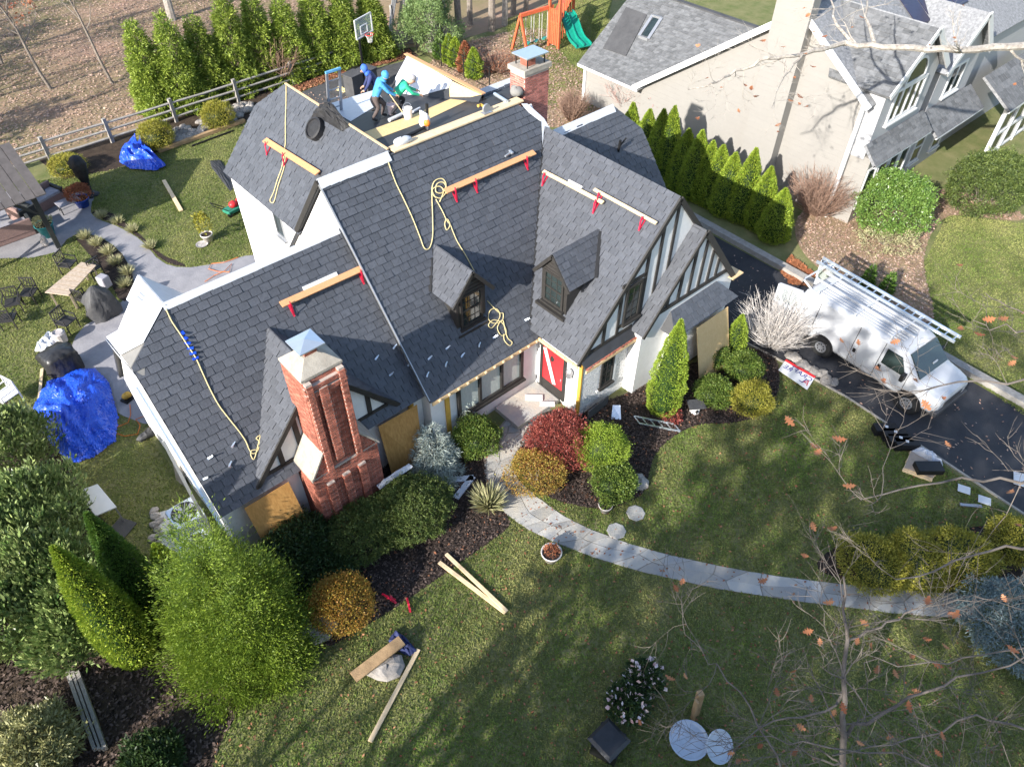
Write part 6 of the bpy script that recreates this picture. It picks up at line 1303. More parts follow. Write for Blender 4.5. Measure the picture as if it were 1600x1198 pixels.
# bottom edge things
cloth_heap('black_felt', 'dark blue felt piece beside the boulder on the lawn', pxpatch([(654,1020),(640,1026),(622,1018),(606,1002),(618,985),(634,996)]), 'navy', 'felt', 17, 14, 14, .22, 5)
for i, (x, y, n, lab) in enumerate(((1003,1072,700,'upper planter of white and pink flowers in the shaded lawn'),(975,1108,900,'lower planter of white and pink flowers in the shaded lawn'))):
    p = G(x,y); t = thing('flower_planter', lab, 'planter', p, 'flower planters'); b = MB(); b.lathe([(.22,0),(.3,.35),(.28,.35),(.26,.3)], p, 16); b.build('pot', MT['black'], t); P, A = bush_pts(.45,.45,.5,2200,.2,60+i); link('foliage', leaves('fp', P+np.array(p)+np.array([0,0,.25]), A, .08, .5), MT['lf_dark'], t); P, A = bush_pts(.44,.44,.54,90,.2,70+i); mat('petal', (.75,.68,.66), rough=.7, tint2=(.6,.35,.33)); stuff(link('flowers', leaves('fl', P+np.array(p)+np.array([0,0,.27]), A, .09, .9), MT['petal'], t))
p = G(948,1168); t = thing('patio_cube', 'black square covered side table on the shaded lawn', 'table', p); b = MB(); b.box(p+Vector((0,0,.28)), (.62,.62,.5), rz=.35); b.build('skirt', MT['black'], t); b = MB(); b.hexa([(p.x+x,p.y+y,z) for z,s in ((.54,.36),(.6,.28)) for x,y in ((-s,-s),(s,-s),(s,s),(-s,s))]); b.build('top', MT['cover_black'], t)
mat('pale_blue', (.36,.41,.48), rough=.6, var=.12, scale=4)
p = G(1072,1165); b = MB(); b.lathe([(.05,.3),(.42,.36),(.46,.42),(.43,.42),(.38,.38),(.02,.37)], p, 24); b.lathe([(.12,0),(.08,.3)], p, 12); tag(b.build('birdbath', MT['pale_blue']), 'round pale birdbath bowl with leaves at the bottom edge', 'birdbath')
p = G(1117,1172); b = MB(); q = MB(); q.lathe([(.02,.0),(.3,.03),(.38,.09),(.36,.1),(.28,.05),(.02,.02)], (0,0,0), 22); Mx = Matrix.Rotation(R(35),3,'X'); b.v = [tuple(Mx@Vector(v)+p+Vector((0,0,.3))) for v in q.v]; b.f = q.f; b.t = q.t; tag(b.build('tipped_bowl', MT['pale_blue']), 'pale bowl tipped on edge right of the birdbath', 'bowl')
p = G(1086,1115); b = MB(); b.bar(p, p+Vector((.05,.1,1.0)), .14, .14); b.bar(p+Vector((-.16,-.05,0)), p+Vector((-.12,.05,.9)), .06, .12); tag(b.build('wooden_post', MT['brown_timber']), 'short wooden post above the birdbath', 'post')
t = thing('split_rail', 'stack of three grey rails at the lower left', 'rails', G(130,1110))
for k, (a, c) in enumerate((((107,1050),(150,1170)),((114,1050),(157,1170)),((121,1050),(164,1170)))): b = MB(); b.bar(G(*a,.12), G(*c,.12), .11, .14); b.build('rail', MT['grey_wood'], t)
# ------------------------------------------------------------------ playset
pb = G(850,75); t = thing('playset', 'red wooden swing set with tower and green double slide', 'playset', pb); mat('play_red', (.55,.12,.05), rough=.6, var=.15); mat('slide_green', (.01,.24,.17), rough=.25)
f = lambda x, y, z: G(x, y, 0)+Vector((0,0,z))
A1, A2, T1, T2, T3, T4 = G(800,78), G(825,88), G(857,72), G(872,78), G(895,30), G(880,25)
ap = (A1+A2)/2+Vector((0,0,2.2)); tp = G(862,70)+Vector((0,0,2.3))
for a in (A1,A2): b = MB(); b.bar(a, ap, .13); b.build('a_frame_leg', MT['play_red'], t)
b = MB(); b.bar(ap, tp, .16, .2); b.build('swing_beam', MT['play_red'], t)
for a in (T1,T2,T3,T4): b = MB(); b.bar(a, a+Vector((0,0,3.3)), .13); b.build('tower_post', MT['play_red'], t)
tc = (T1+T2+T3+T4)/4; b = MB(); b.prism([q+Vector((0,0,1.45)) for q in (T1,T2,T3,T4)], (0,0,.1)); b.build('platform', MT['play_red'], t)
b = MB()
for q0, q1 in ((T1,T2),(T2,T3),(T3,T4),(T4,T1)): b.prism([q0+Vector((0,0,3.2)), q1+Vector((0,0,3.2)), tc+Vector((0,0,4.1))], (0,0,.05))
b.build('tower_roof', MT['play_red'], t)
for q0, q1 in ((T1,T2),(T2,T3)):
    for k in range(6): b = MB(); c_ = q0.lerp(q1,(k+.5)/6); b.bar(c_+Vector((0,0,.2)), c_+Vector((0,0,2.3)), .1, .03); b.build('slat', MT['play_red'], t)
for k, sgo in enumerate((-.28,.28)):
    s0 = T2.lerp(T3,.35)+Vector((0,0,1.5)); e0 = G(912,82)+Vector((0,0,.15)); dv = (e0-s0); sdv = Vector((-dv.y,dv.x,0)).normalized()*sgo*1.0; b = MB()
    for j in range(8):
        u0, u1 = j/8, (j+1)/8; zf = lambda u: .16*math.sin(u*6.28*1.2); w = Vector((-dv.y,dv.x,0)).normalized()*.24
        a0, a1 = s0+dv*u0+sdv+Vector((0,0,zf(u0))), s0+dv*u1+sdv+Vector((0,0,zf(u1))); b.prism([a0-w,a1-w,a1+w,a0+w], (0,0,.05)); b.prism([a0-w,a1-w,a1-w*1.15,a0-w*1.15],(0,0,.2)); b.prism([a0+w,a1+w,a1+w*1.15,a0+w*1.15],(0,0,.2))
    b.build('slide', MT['slide_green'], t)
for k in range(3):
    c_ = ap.lerp(tp,.25+.25*k); 
    for sg in (-1,1): b = MB(); o_ = (tp-ap).normalized()*.2*sg; b.tube([c_+o_, c_+o_-Vector((0,0,1.75))], .015, 4); b.build('swing_chain', MT['white_paint'], t)
    b = MB(); b.box(c_-Vector((0,0,1.75)), (.45,.2,.04), rz=.5); b.build('swing_seat', MT['slide_green'], t)
# ------------------------------------------------------------------ neighbour's house
nh = thing('neighbour_house', 'large beige sided house with grey shingle roofs at the upper right', 'house', (20,5,0)); XW = 14.8
mat('siding', (.29,.275,.255), rough=.6, var=.03, scale=2); mat('siding_grey', (.36,.36,.37), rough=.6, var=.05); mat('n_shingle', (.13,.135,.14), rough=.85, col2=(.3,.3,.31), scale=9, bump=.4, bscale=30, detail=6)
N_ = MT['siding'].node_tree; wv = N_.nodes.new('ShaderNodeTexWave'); wv.bands_direction = 'Z'; wv.wave_profile = 'SAW'; wv.inputs['Scale'].default_value = 1.25; tcN = N_.nodes.new('ShaderNodeTexCoord'); N_.links.new(tcN.outputs['Object'], wv.inputs['Vector']); bpn = N_.nodes.new('ShaderNodeBump'); bpn.inputs['Strength'].default_value = 1.0; bpn.inputs['Distance'].default_value = .03; N_.links.new(wv.outputs['Fac'], bpn.inputs['Height']); N_.links.new(bpn.outputs['Normal'], N_.nodes['Principled BSDF'].inputs['Normal'])
def npart(name, prof, ax, a, b, m): return prism_part(name, prof, ax, a, b, MT[m], nh)
npart('wall', [(1.7,0),(12.9,0),(12.9,2.2),(5.2,7.75),(1.7,5.35)], 'X', XW, 34, 'siding')
npart('garage_wall', [(XW+.1,0),(22,0),(22,2.2),(18.6,4.8),(XW+.1,2.1)], 'Y', 12.9, 16.9, 'siding')
def nroof(poly, name='roof'): 
    P = [Vector(p) for p in poly]; n = (P[1]-P[0]).cross(P[2]-P[0]).normalized(); n = n if n.z > 0 else -n; mb = MB(); mb.prism(P, n*.12); return mb.build(name, MT['n_shingle'], nh)
nroof([(XW-.3,1.35,5.2),(34,1.35,5.2),(34,5.2,7.85),(XW-.3,5.2,7.85)]); nroof([(XW-.3,13.2,2.1),(34,13.2,2.1),(34,5.2,7.85),(XW-.3,5.2,7.85)])
gr = nroof([(XW-.3,12.95,2.05),(XW-.3,17.2,2.05),(18.7,17.2,4.95),(18.7,9.0,4.95)], 'garage_roof'); nroof([(22.3,9.0,2.3),(22.3,17.2,2.3),(18.7,17.2,4.95),(18.7,9.0,4.95)], 'garage_roof')
# shingle courses on the visible neighbour roofs, as real laps
def ncourses(a, b, c, d, parent, n, seed):
    a, b, c, d = map(Vector, (a,b,c,d)); rsn = random.Random(seed); mb = MB(); nr = (b-a).cross(d-a).normalized(); nr = nr if nr.z > 0 else -nr; L = (b-a).length; m = int(max(L,(c-d).length)/.33)
    for j in range(n):
        x = 0
        while x < 1:
            x1 = min(1, x+rsn.uniform(.7,1.3)/m); v0, v1 = j/n, (j+1.15)/n; v1 = min(1,v1); lf = .014 if rsn.random() < .6 else .028
            P = [a.lerp(b,x).lerp(d.lerp(c,x),v0), a.lerp(b,x1-.002).lerp(d.lerp(c,x1-.002),v0), a.lerp(b,x1-.002).lerp(d.lerp(c,x1-.002),v1), a.lerp(b,x).lerp(d.lerp(c,x),v1)]
            i = len(mb.v); mb.v += [tuple(P[0]+nr*(.12+lf)), tuple(P[1]+nr*(.12+lf)), tuple(P[2]+nr*.124), tuple(P[3]+nr*.124), tuple(P[0]+nr*.12), tuple(P[1]+nr*.12)]; mb.f += [(i,i+1,i+2,i+3),(i+4,i+5,i+1,i)]; tt_ = rsn.random(); mb.t += [tt_,tt_]; x = x1
    stuff(mb.build('shingles', MT['n_tile'], parent))
mat('n_tile', (.1,.104,.108), rough=.9, col2=(.16,.162,.168), scale=6, ind=.22, spec=.2)
ncourses((XW-.3,12.95,2.05),(XW-.3,17.2,2.05),(18.7,17.2,4.95),(18.7,9.0,4.95), gr, 34, 3)
pt_ = lambda x, y, o=.19: PL(x, y, (-.69,0,1), 2.05-.69*(XW-.3)+o)
b = MB(); b.prism([pt_(*q) for q in ((978,12),(1011,24),(978,88),(942,76))], (0,0,.03)); b.build('dark_roof_patch', MT['court_asphalt'], nh)
b = MB(); q = [pt_(*q) for q in ((1020,25),(1034,29),(1013,62),(999,57))]
for i in range(4): b.bar(q[i], q[(i+1)%4], .16, .14)
sl = b.build('skylight', MT['metal_grey'], nh); b = MB(); b.prism([pt_(*q_,.26) for q_ in ((1021,28),(1030,31),(1012,58),(1003,55))], (0,0,.02)); b.build('pane', MT['glass'], sl)
b = MB(); b.bar((18.7,9,5.08),(18.7,17.25,5.08), .3, .06); b.build('ridge_cap', MT['court_asphalt'], nh)
def rake(a, c, w=.06, h=.26, m='white_paint', name='rake_board'): b = MB(); b.bar(a, c, w, h, up=(0,0,1)); b.build(name, MT[m], nh)
rake((XW-.34,13.25,2.12),(XW-.34,5.2,7.88)); rake((XW-.34,1.3,5.22),(XW-.34,5.2,7.88)); rake((XW-.34,12.95,2.08),(XW-.34,17.2,2.08), .08, .14, name='gutter'); rake((XW+.04,16.95,0),(XW+.04,16.95,2.1), .16, .12, name='corner_board'); rake((XW-.02,1.66,0),(XW-.02,1.66,5.2), .16, .12, name='corner_board')
npart('chimney_chase', [(14.25,0),(XW-.001,0),(XW-.001,10.2),(14.25,10.2)], 'Y', 4.7, 6.3, 'siding')
# front gable with the tall arched window
ZA, XA, HWG = 7.75, 17.0, 2.25; zg = lambda x: ZA-.85*abs(x-XA)
npart('front_gable_wall', [(XA-HWG+.2,3.0),(XA+HWG-.2,3.0),(XA+HWG-.2,zg(XA+HWG-.2)-.1),(XA,ZA-.1),(XA-HWG+.2,zg(XA-HWG+.2)-.1)], 'Y', 1.0, 3.0, 'siding_grey')
npart('bay_wall', [(15.0,0),(19.0,0),(19.0,3.1),(15.0,3.1)], 'Y', .7, 1.69, 'siding')
g1 = nroof([(XA-HWG-.1,.75,zg(XA-HWG-.1)),(XA,.75,ZA),(XA,5.0,ZA),(XA-HWG-.1,3.4,zg(XA-HWG-.1))], 'front_gable_roof'); nroof([(XA+HWG+.1,.75,zg(XA+HWG+.1)),(XA,.75,ZA),(XA,5.0,ZA),(XA+HWG+.1,3.4,zg(XA+HWG+.1))], 'front_gable_roof')
ncourses((XA-HWG-.1,.75,zg(XA-HWG-.1)),(XA-HWG-.1,3.4,zg(XA-HWG-.1)),(XA,5.0,ZA),(XA,.75,ZA), g1, 16, 5)
rake((XA-HWG-.1,.72,zg(XA-HWG-.1)+.04),(XA,.72,ZA+.04)); rake((XA+HWG+.1,.72,zg(XA+HWG+.1)+.04),(XA,.72,ZA+.04))
window((XA,1.0,4.25), (1,0,0), 2.5, 1.45, panes=(4,1), fr=.12, deep=.06, m='white_paint', parent=nh)
b = MB(); ang = np.linspace(0,math.pi,13); b.prism([(XA+.75*math.cos(a),.98,5.8+.85*math.sin(a)) for a in ang], (0,-.03,0)); aw = b.build('arched_window', MT['glass'], nh)
b = MB()
for a0, a1 in zip(ang, ang[1:]): b.bar((XA+.8*math.cos(a0),.95,5.8+.9*math.sin(a0)),(XA+.8*math.cos(a1),.95,5.8+.9*math.sin(a1)), .06, .1)
b.bar((XA-.8,.95,5.78),(XA+.8,.95,5.78),.06,.1); b.build('arch_frame', MT['white_paint'], aw)
def pent(x0, x1, y0, y1, z0, z1): p_ = nroof([(x0,y0,z0),(x1,y0,z0),(x1,y1,z1),(x0,y1,z1)], 'pent_roof'); ncourses((x0,y0,z0),(x1,y0,z0),(x1,y1,z1),(x0,y1,z1), p_, 6, int(x0*7)); rake((x0,y0-.03,z0+.04),(x1,y0-.03,z0+.04), .08, .12, name='gutter')
pent(14.6,19.4,.35,1.05,3.0,3.7)
for i in range(4): window((15.5+i*.95,.7,.7), (1,0,0), .85, 1.9, fr=.09, m='white_paint', parent=nh, sill=False)
# right-hand part: second gable, pent roof, porch
npart('wall', [(20.4,0),(24.2,0),(24.2,5.2),(22.3,7.0),(20.4,5.2)], 'Y', 1.2, 5.0, 'siding_grey')
nroof([(20.2,.9,5.05),(22.3,.9,7.05),(22.3,5,7.05),(20.2,4,5.05)], 'front_gable_roof'); nroof([(24.4,.9,5.05),(22.3,.9,7.05),(22.3,5,7.05),(24.4,4,5.05)], 'front_gable_roof'); rake((20.2,.86,5.1),(22.3,.86,7.1)); rake((24.4,.86,5.1),(22.3,.86,7.1))
window((22.3,1.2,3.6), (1,0,0), 1.5, 1.4, panes=(2,1), fr=.12, m='white_paint', parent=nh)
pent(20.0,24.6,.2,1.2,2.5,3.3); window((21.3,1.2,.5), (1,0,0), 1.0, 1.6, panes=(1,2), fr=.12, m='white_paint', parent=nh); window((23.4,1.2,.5), (1,0,0), 1.0, 1.6, panes=(1,2), fr=.12, m='white_paint', parent=nh)
pent(24.8,31,-.9,.8,2.6,3.7); npart('wall', [(24.2,0),(33,0),(33,5.2),(24.2,5.2)], 'Y', 1.5, 5, 'siding_grey')
for k in range(4): x = 25.2+k*1.6; b = MB(); b.bb((x-.08,-.8,0),(x+.08,-.62,2.6)); b.build('porch_post', MT['white_paint'], nh)
for z in (.1,1.2,2.5): b = MB(); b.bb((25.2,-.78,z),(30,-.64,z+.12)); b.build('porch_rail', MT['white_paint'], nh)
for k in range(3): x = 25.2+k*1.6; b = MB(); b.bb((x+.1,-.72,.25),(x+1.5,-.7,1.18)); b.bb((x+.1,-.72,1.34),(x+1.5,-.7,2.48)); b.build('porch_screen', MT['glass'], nh)
mat('dark_solar', (.03,.03,.06), rough=.3, var=.2)
for k in range(4): b = MB(); pz = lambda x, y: (x, y, 5.2+(y-1.35)*.688+.2); b.prism([pz(20.5+k*1.2,2.9),pz(21.6+k*1.2,2.9),pz(21.6+k*1.2,4.8),pz(20.5+k*1.2,4.8)], (0,0,.04)); b.build('solar_panel', MT['dark_solar'], nh)
# ------------------------------------------------------------------ van
van = thing('work_van', 'white cargo van with ladder rack and open rear doors on the driveway', 'van', (0,0,0)); mat('van_white', (.46,.47,.49), rough=.25, var=.02, spec=.6); mat('tyre', (.02,.02,.02), rough=.85); mat('bumper', (.05,.05,.055), rough=.6); mat('amber', (.8,.25,.02), rough=.2)
ST = [(0,.62,.5,.98,.8),(.05,.5,.5,1.06,.88),(.18,.43,.5,1.13,.95),(.45,.42,.5,1.19,.985),(.85,.4,.5,1.255,1.0),(.9,.4,.5,1.28,1.0),(1.25,.4,.5,1.63,1.0),(1.58,.4,.5,1.94,1.0),(1.75,.4,.5,2.02,1.0),(2.1,.4,.5,2.07,1.0),(3.2,.4,.5,2.1,1.0),(4.6,.4,.5,2.1,1.0),(5.55,.42,.5,2.08,1.0),(5.68,.45,.5,2.0,.98)]
b = MB(); n_ = 12
for s_, zb, zm, zt2, w in ST:
    tall = zt2 > 1.4; belt = min(1.22, zt2-.06)
    half = [(w*.9,zb),(w*.985,zb+.12),(w,max(zb+.3,.8)),(w*.985,belt),(w*(.88 if tall else .9),zt2-.1 if tall else zt2-.03),(w*(.74 if tall else .7),zt2)]
    for x, z in half: b.v.append((s_, x, z))
    for x, z in reversed(half): b.v.append((s_, -x, z))
for k in range(len(ST)-1):
    for j in range(n_): j2 = (j+1)%n_; b.f.append((k*n_+j, (k+1)*n_+j, (k+1)*n_+j2, k*n_+j2))
b.f.append(tuple(range(n_))); b.f.append(tuple((len(ST)-1)*n_+j for j in range(n_-1,-1,-1))); b.t = [0]*len(b.f); body = b.build('body', MT['van_white'], van, False, bevel=.025)
for s_ in (.88,4.31):
    for sg in (-1,1):
        b = MB(); b.tube([(s_,sg*.98-.13*sg,.38),(s_,sg*1.02,.38)], .38, 24); w_ = b.build('wheel', MT['tyre'], van); b = MB(); b.tube([(s_,sg*1.02,.38),(s_,sg*1.03,.38)], .22, 16); b.build('rim', MT['metal_grey'], w_)
        for k in range(8): a = k*math.pi/4; b = MB(); b.tube([(s_+.13*math.cos(a),sg*1.03,.38+.13*math.sin(a)),(s_+.13*math.cos(a),sg*1.036,.38+.13*math.sin(a))], .03, 6); b.build('rim_hole', MT['black'], w_)
        b = MB(); b.tube([(s_,sg*.9,.42),(s_,sg*1.004,.42)], .46, 24); b.build('wheel_arch', MT['black'], van)
b = MB(); b.prism([(.93,-.8,1.32),(.93,.8,1.32),(1.56,.72,1.93),(1.56,-.72,1.93)], (-.03,0,.03)); b.build('windscreen', MT['glass'], van)
for sg in (-1,1):
    b = MB(); b.prism([(1.3,sg*.985,1.25),(2.2,sg*.985,1.25),(2.2,sg*.915,1.82),(1.66,sg*.915,1.82)], (0,sg*.03,0)); b.build('side_window', MT['glass'], van)
    b = MB(); b.box((1.32,sg*1.12,1.3),(.12,.2,.26)); b.build('mirror', MT['black'], van)
    for x in (1.22,2.32,3.3,4.9): b = MB(); b.bb((x-.008,sg*.99,.55),(x+.008,sg*1.008,1.2)); b.bar((x,sg*1.0,1.2),(x,sg*.9,1.96),.016,.016); b.build('door_seam', MT['bumper'], van)
    for x in (2.2,3.18): b = MB(); b.bb((x-.05,sg*.995,1.0),(x+.05,sg*1.03,1.14)); b.build('door_handle', MT['black'], van)
    b = MB(); b.box((.1,sg*.62,.8),(.16,.34,.18)); b.build('headlight', MT['glass'], van); b = MB(); b.box((.16,sg*.78,.72),(.22,.2,.1)); b.build('turn_lamp', MT['amber'], van)
b = MB(); b.bb((-.08,-.92,.42),(.14,.92,.62)); b.build('bumper', MT['bumper'], van, bevel=.03); b = MB(); b.bb((-.02,-.5,.66),(.06,.5,.88)); b.build('grille', MT['bumper'], van)
b = MB(); b.bb((1.02,-.3,1.45),(1.06,-.05,1.53)); b.build('dash_paper', MT['white_paint'], van)
for x in (2.3,3.7,5.2):
    b = MB(); b.bar((x,-.82,2.24),(x,.82,2.24),.05,.05); b.bar((x,-.8,2.02),(x,-.8,2.24),.05); b.bar((x,.8,2.02),(x,.8,2.24),.05); b.build('rack_bar', MT['van_white'], van)
b = MB(); b.tube([(5.5,-.75,2.1),(5.9,-.75,2.28),(5.95,-.6,2.28),(5.95,.6,2.28),(5.9,.75,2.28),(5.5,.75,2.1)], .035, 8); b.build('rack_hoop', MT['van_white'], van)
for sg, an in ((1,78),(-1,-50)):
    Mr = Matrix.Rotation(R(an*sg*1.0),3,'Z'); h0 = Vector((5.7,sg*.92,0)); d = Mr@Vector((0,-sg*.88,0)) if sg > 0 else Matrix.Rotation(R(80),3,'Z')@Vector((0,.88,0))
    d = Vector((.8,.28*sg,0)) if sg > 0 else Vector((.78,-.3,0)); e = h0+d; b = MB(); b.bar(h0+Vector((0,0,.85)), e+Vector((0,0,.85)), .05, .75)
    for q0, q1 in (((h0,1.2),(h0,1.95)),((h0,1.95),(e,1.95)),((e,1.95),(e,1.2))): b.bar(q0[0]+Vector((0,0,q0[1])), q1[0]+Vector((0,0,q1[1])), .06, .08)
    rd = b.build('rear_door', MT['van_white'], van); b = MB(); b.bar(h0*.98+e*.02+Vector((0,0,1.57)), e*.95+h0*.05+Vector((0,0,1.57)), .012, .7); 
    b.build('pane', MT['clear_board'], rd)
b = MB(); b.bb((5.6,-.85,.5),(5.69,.85,1.9)); b.build('load_space', MT['black'], van)
ang = math.atan2(-3.16+6.57, 6.5-6.2); fr_ = Vector((6.25,-6.57,0)); dirv = Vector((math.cos(ang),math.sin(ang),0)); sdv = Vector((dirv.y,-dirv.x,0)); org = fr_ - dirv*.88 + sdv*1.0
for k in range(9): b = MB(); y_ = -.6+k*.15; b.bb((2.0,y_-.02,2.085-.0),(5.3,y_+.02,2.118)); b.build('roof_rib', MT['van_white'], van)
b = MB(); b.bb((.0,-.99,.66),(5.6,-.985,.7)); b.bb((1.2,-1.012,.62),(4.0,-1.0,.68)); b.build('side_trim', MT['bumper'], van)
for y_ in (-.25,.3): b = MB(); b.bar((1.8,y_,2.28),(5.7,y_,2.28),.05,.06); b.build('rack_rail', MT['van_white'], van)
van.location = (org.x, org.y, .014); van.rotation_euler = (0,0,ang)
lad = thing('extension_ladder', 'long aluminium ladder on the far side of the van roof', 'ladder', (0,0,0)); 
for y in (-.45,-.82): b = MB(); b.bar((.9,y,2.33),(6.3,y,2.33),.05,.1); b.build('rail', MT['metal_pale'], lad)
for k in range(18): b = MB(); b.bar((1.0+k*.3,-.45,2.33),(1.0+k*.3,-.82,2.33),.035); b.build('rung', MT['metal_pale'], lad)
lad.location = van.location; lad.rotation_euler = van.rotation_euler
# ------------------------------------------------------------------ trees
def branch(mb, p, d, L, r, depth, rs, tips, n=6, gn=.0, minr=.006):
    pts = [Vector(p)]; dd = Vector(d).normalized(); rad = [r]; seg = 5 if depth > 1 else 4
    for k in range(seg):
        dd = (dd + Vector((rs.gauss(0,.16), rs.gauss(0,.16), rs.gauss(0,.12)+.03))).normalized(); pts.append(pts[-1]+dd*L/seg); rad.append(r*(1-.62*(k+1)/seg))
    mb.tube(pts, rad, max(3, n), cap=False)
    if depth <= 0: tips.append((pts[-1], dd)); return
    nb = 3 if depth > 2 else 4
    for i in range(nb):
        f = rs.uniform(.35, 1.0); k = min(seg-1, int(f*seg)); st = pts[k].lerp(pts[k+1], f*seg-k)
        ax = Vector((rs.gauss(0,1), rs.gauss(0,1), rs.gauss(0,.5))).normalized(); nd = (dd + ax*rs.uniform(.55,1.0)).normalized()
        branch(mb, st, nd, L*rs.uniform(.5,.72), max(minr, rad[k]*.55), depth-1, rs, tips, n-1, gn, minr)
def bare_tree(label, base, h, r, seed, depth=4, m='bark', leafm=None, nl=0, lsize=.12, group=None, spread=.8, lean=(0,0), nlimb=9, start=.35, name='bare_tree'):
    rs = random.Random(seed); b = Vector((base[0], base[1], 0)); t = thing(name, label, 'tree', b, group); mb = MB(); tips = []
    P = [b + Vector((lean[0]*h*k/6 + rs.gauss(0,.05), lean[1]*h*k/6 + rs.gauss(0,.05), h*k/6)) for k in range(7)]
    mb.tube(P, [r*(1-.8*k/6) for k in range(7)], 9); mb.build('trunk', MT[m], t); mb = MB()
    for i in range(nlimb):
        f = start + (1-start)*(i+.5)/nlimb; k = min(5, int(f*6)); st = P[k].lerp(P[k+1], f*6-k); a = i*2.4 + rs.uniform(-.4,.4)
        branch(mb, st, (math.cos(a)*spread, math.sin(a)*spread, .75), h*.33*(1.25-f*.7), r*.45*(1.15-f*.8), depth-1, rs, tips, 5)
    mb.build('limbs', MT[m], t)
    if leafm:
        T = np.array([tuple(tips[rs.randrange(len(tips))][0]) for _ in range(nl)]) + RNG.normal(0,.15,(nl,3)); link('foliage', leaves('tree_leaves', T, RNG.normal(0,1,(nl,3))+np.array([0,0,-.5]), lsize, .6), MT[leafm], t)
    return t
# woods seen at the top of the picture
q = G(80,140); bare_tree('slender young tree with rusty red leaves beyond the fence at upper left', q, 6.5, .1, 3, 3, 'bark', 'lf_brown', 700, .16, None, lean=(-.12,.1))
q = G(176,131); bare_tree('slim leafless tree beyond the fence left of the evergreen row', q, 7.5, .09, 4, 3, 'bark', None, 0, lean=(-.1,.12), spread=.5)
q = G(5,100); bare_tree('small rusty leafed tree at the upper left corner', q, 5, .09, 5, 3, 'bark', 'lf_brown', 700, .16, None)
for i, (x, y, rr, hgt, lab) in enumerate(((642,66,.36,13,'thick pale trunk behind the fence corner'),(676,78,.5,14,'broad pale trunk under the hemlock foliage'),(694,72,.33,13,'pale trunk just right of the hemlock foliage'),(717,62,.24,13,'dark straight trunk in the rear woods right of the hemlock'),(735,40,.2,13,'thin dark trunk in the rear woods'),(770,48,.25,13,'trunk in the rear woods left of the playset'),(788,40,.2,13,'pale slim trunk in the rear woods nearest the swing beam'),(803,22,.2,12,'trunk in the rear woods behind the swing beam'),(823,18,.18,12,'slim trunk behind the playset roof'),(270,32,.28,14,'grey trunk behind the evergreen row at the top edge'))):
    q = G(x, y); bare_tree(lab, q, hgt, rr, 200+i, 3, 'bark_pale' if 'pale' in lab or 'grey' in lab else 'bark', None, 0, group='rear woods', spread=.6, start=.5)
# trees standing left of the view (they throw the long shadows over the wood floor and lawns)
for i, (x, y, hgt, rr) in enumerate([(-20-(k*7.3)%24, 33+(k*3.7)%27, 12+(k*2.3)%5, .2+.03*(k%4)) for k in range(15)]):
    bare_tree('leafless tree in the wood beyond the fence, outside the left edge', (x,y), hgt, rr, 300+i, 3, 'bark', None, 0, group='wood trees outside the left edge', spread=.7)
for i, (x, y, hgt) in enumerate(((-21,33.5,8),(-25,40,10.5),(-19,45.5,9),(-29,36.5,10),(-23,51,11),(-33,46,13))):
    conifer('wood_spruce', 'spruce in the wood beyond the fence, outside the left edge', (x,y), hgt, 1.9, 'lf_dark', 3200, 'wide', .4, .45, .35, seed=440+i, clumps=260, group='wood spruces outside the left edge', droop=.3)
SP = [(-25.5,-9.6,22),(-26,-14,23),(-25,-18.5,22),(-26,-23,23),(-25.5,-27.5,22),(-31.5,-11.6,23),(-32,-16,24),(-31,-20.5,23),(-32,-25,24),(-38,-13,24),(-38,-19,25)]
for i, (x, y, hgt) in enumerate(SP):
    conifer('street_spruce', 'tall spruce in the front border outside the lower left edge', (x,y), hgt, 3.3, 'lf_dark', 4000, 'wide', .55, .45, .35, seed=400+i, clumps=330, group='spruces outside the lower left edge', droop=.3)
for i, (x, y, hgt) in enumerate(((-27,-6.5,11),(-30,-4.8,9))):
    bare_tree('leafless tree outside the left edge of the front garden', (x,y), hgt, .28, 420+i, 4, 'bark', None, 0, group='garden trees outside the left edge', spread=.9)
mat('twig_dark', (.085,.07,.06), rough=.9, col2=(.17,.145,.125), scale=5)
# oaks reaching into the right side of the picture, close to the camera
def limb_path(t, pts, r0, r1, m, rs, twigs, tips, mb, tw=(.5,1.3), depth=2):
    P = [Vector(p) for p in pts]; Q = []
    for a, b in zip(P, P[1:]):
        for k in range(4): Q.append(a.lerp(b, k/4) + Vector((rs.gauss(0,.03), rs.gauss(0,.03), rs.gauss(0,.03))))
    Q.append(P[-1]); n = len(Q); rad = [r0+(r1-r0)*k/(n-1) for k in range(n)]; mb.tube(Q, rad, 7)
    for i in range(twigs):
        k = rs.randrange(max(1, n//8), n); d = (Q[min(k+1,n-1)]-Q[max(0,k-1)]).normalized(); ax = Vector((rs.gauss(0,1), rs.gauss(0,1), rs.gauss(0,.7))).normalized()
        branch(mb, Q[k], d*.5+ax, rs.uniform(*tw), max(.006, rad[k]*.38), depth, rs, tips, 4, 0, .004)
def oakleaf(mb, p, s, rs):
    a = rs.uniform(0,6.28); d = Vector((math.cos(a), math.sin(a), rs.uniform(-.5,.3))).normalized(); u = d.cross(Vector((rs.gauss(0,.4), rs.gauss(0,.4), 1))).normalized(); nrm = d.cross(u)
    prof = [(0,.03),(.12,.06),(.22,.26),(.3,.1),(.42,.38),(.52,.12),(.66,.34),(.74,.1),(.88,.16),(1,0)]
    up = [p+d*(x*s)+u*(w*s)+nrm*(s*.12*math.sin(x*3)) for x, w in prof]; dn = [p+d*(x*s)-u*(w*s)+nrm*(s*.12*math.sin(x*3)) for x, w in prof]; t = rs.random()
    for k in range(len(prof)-1): mb.face([dn[k], dn[k+1], up[k+1], up[k]], t)
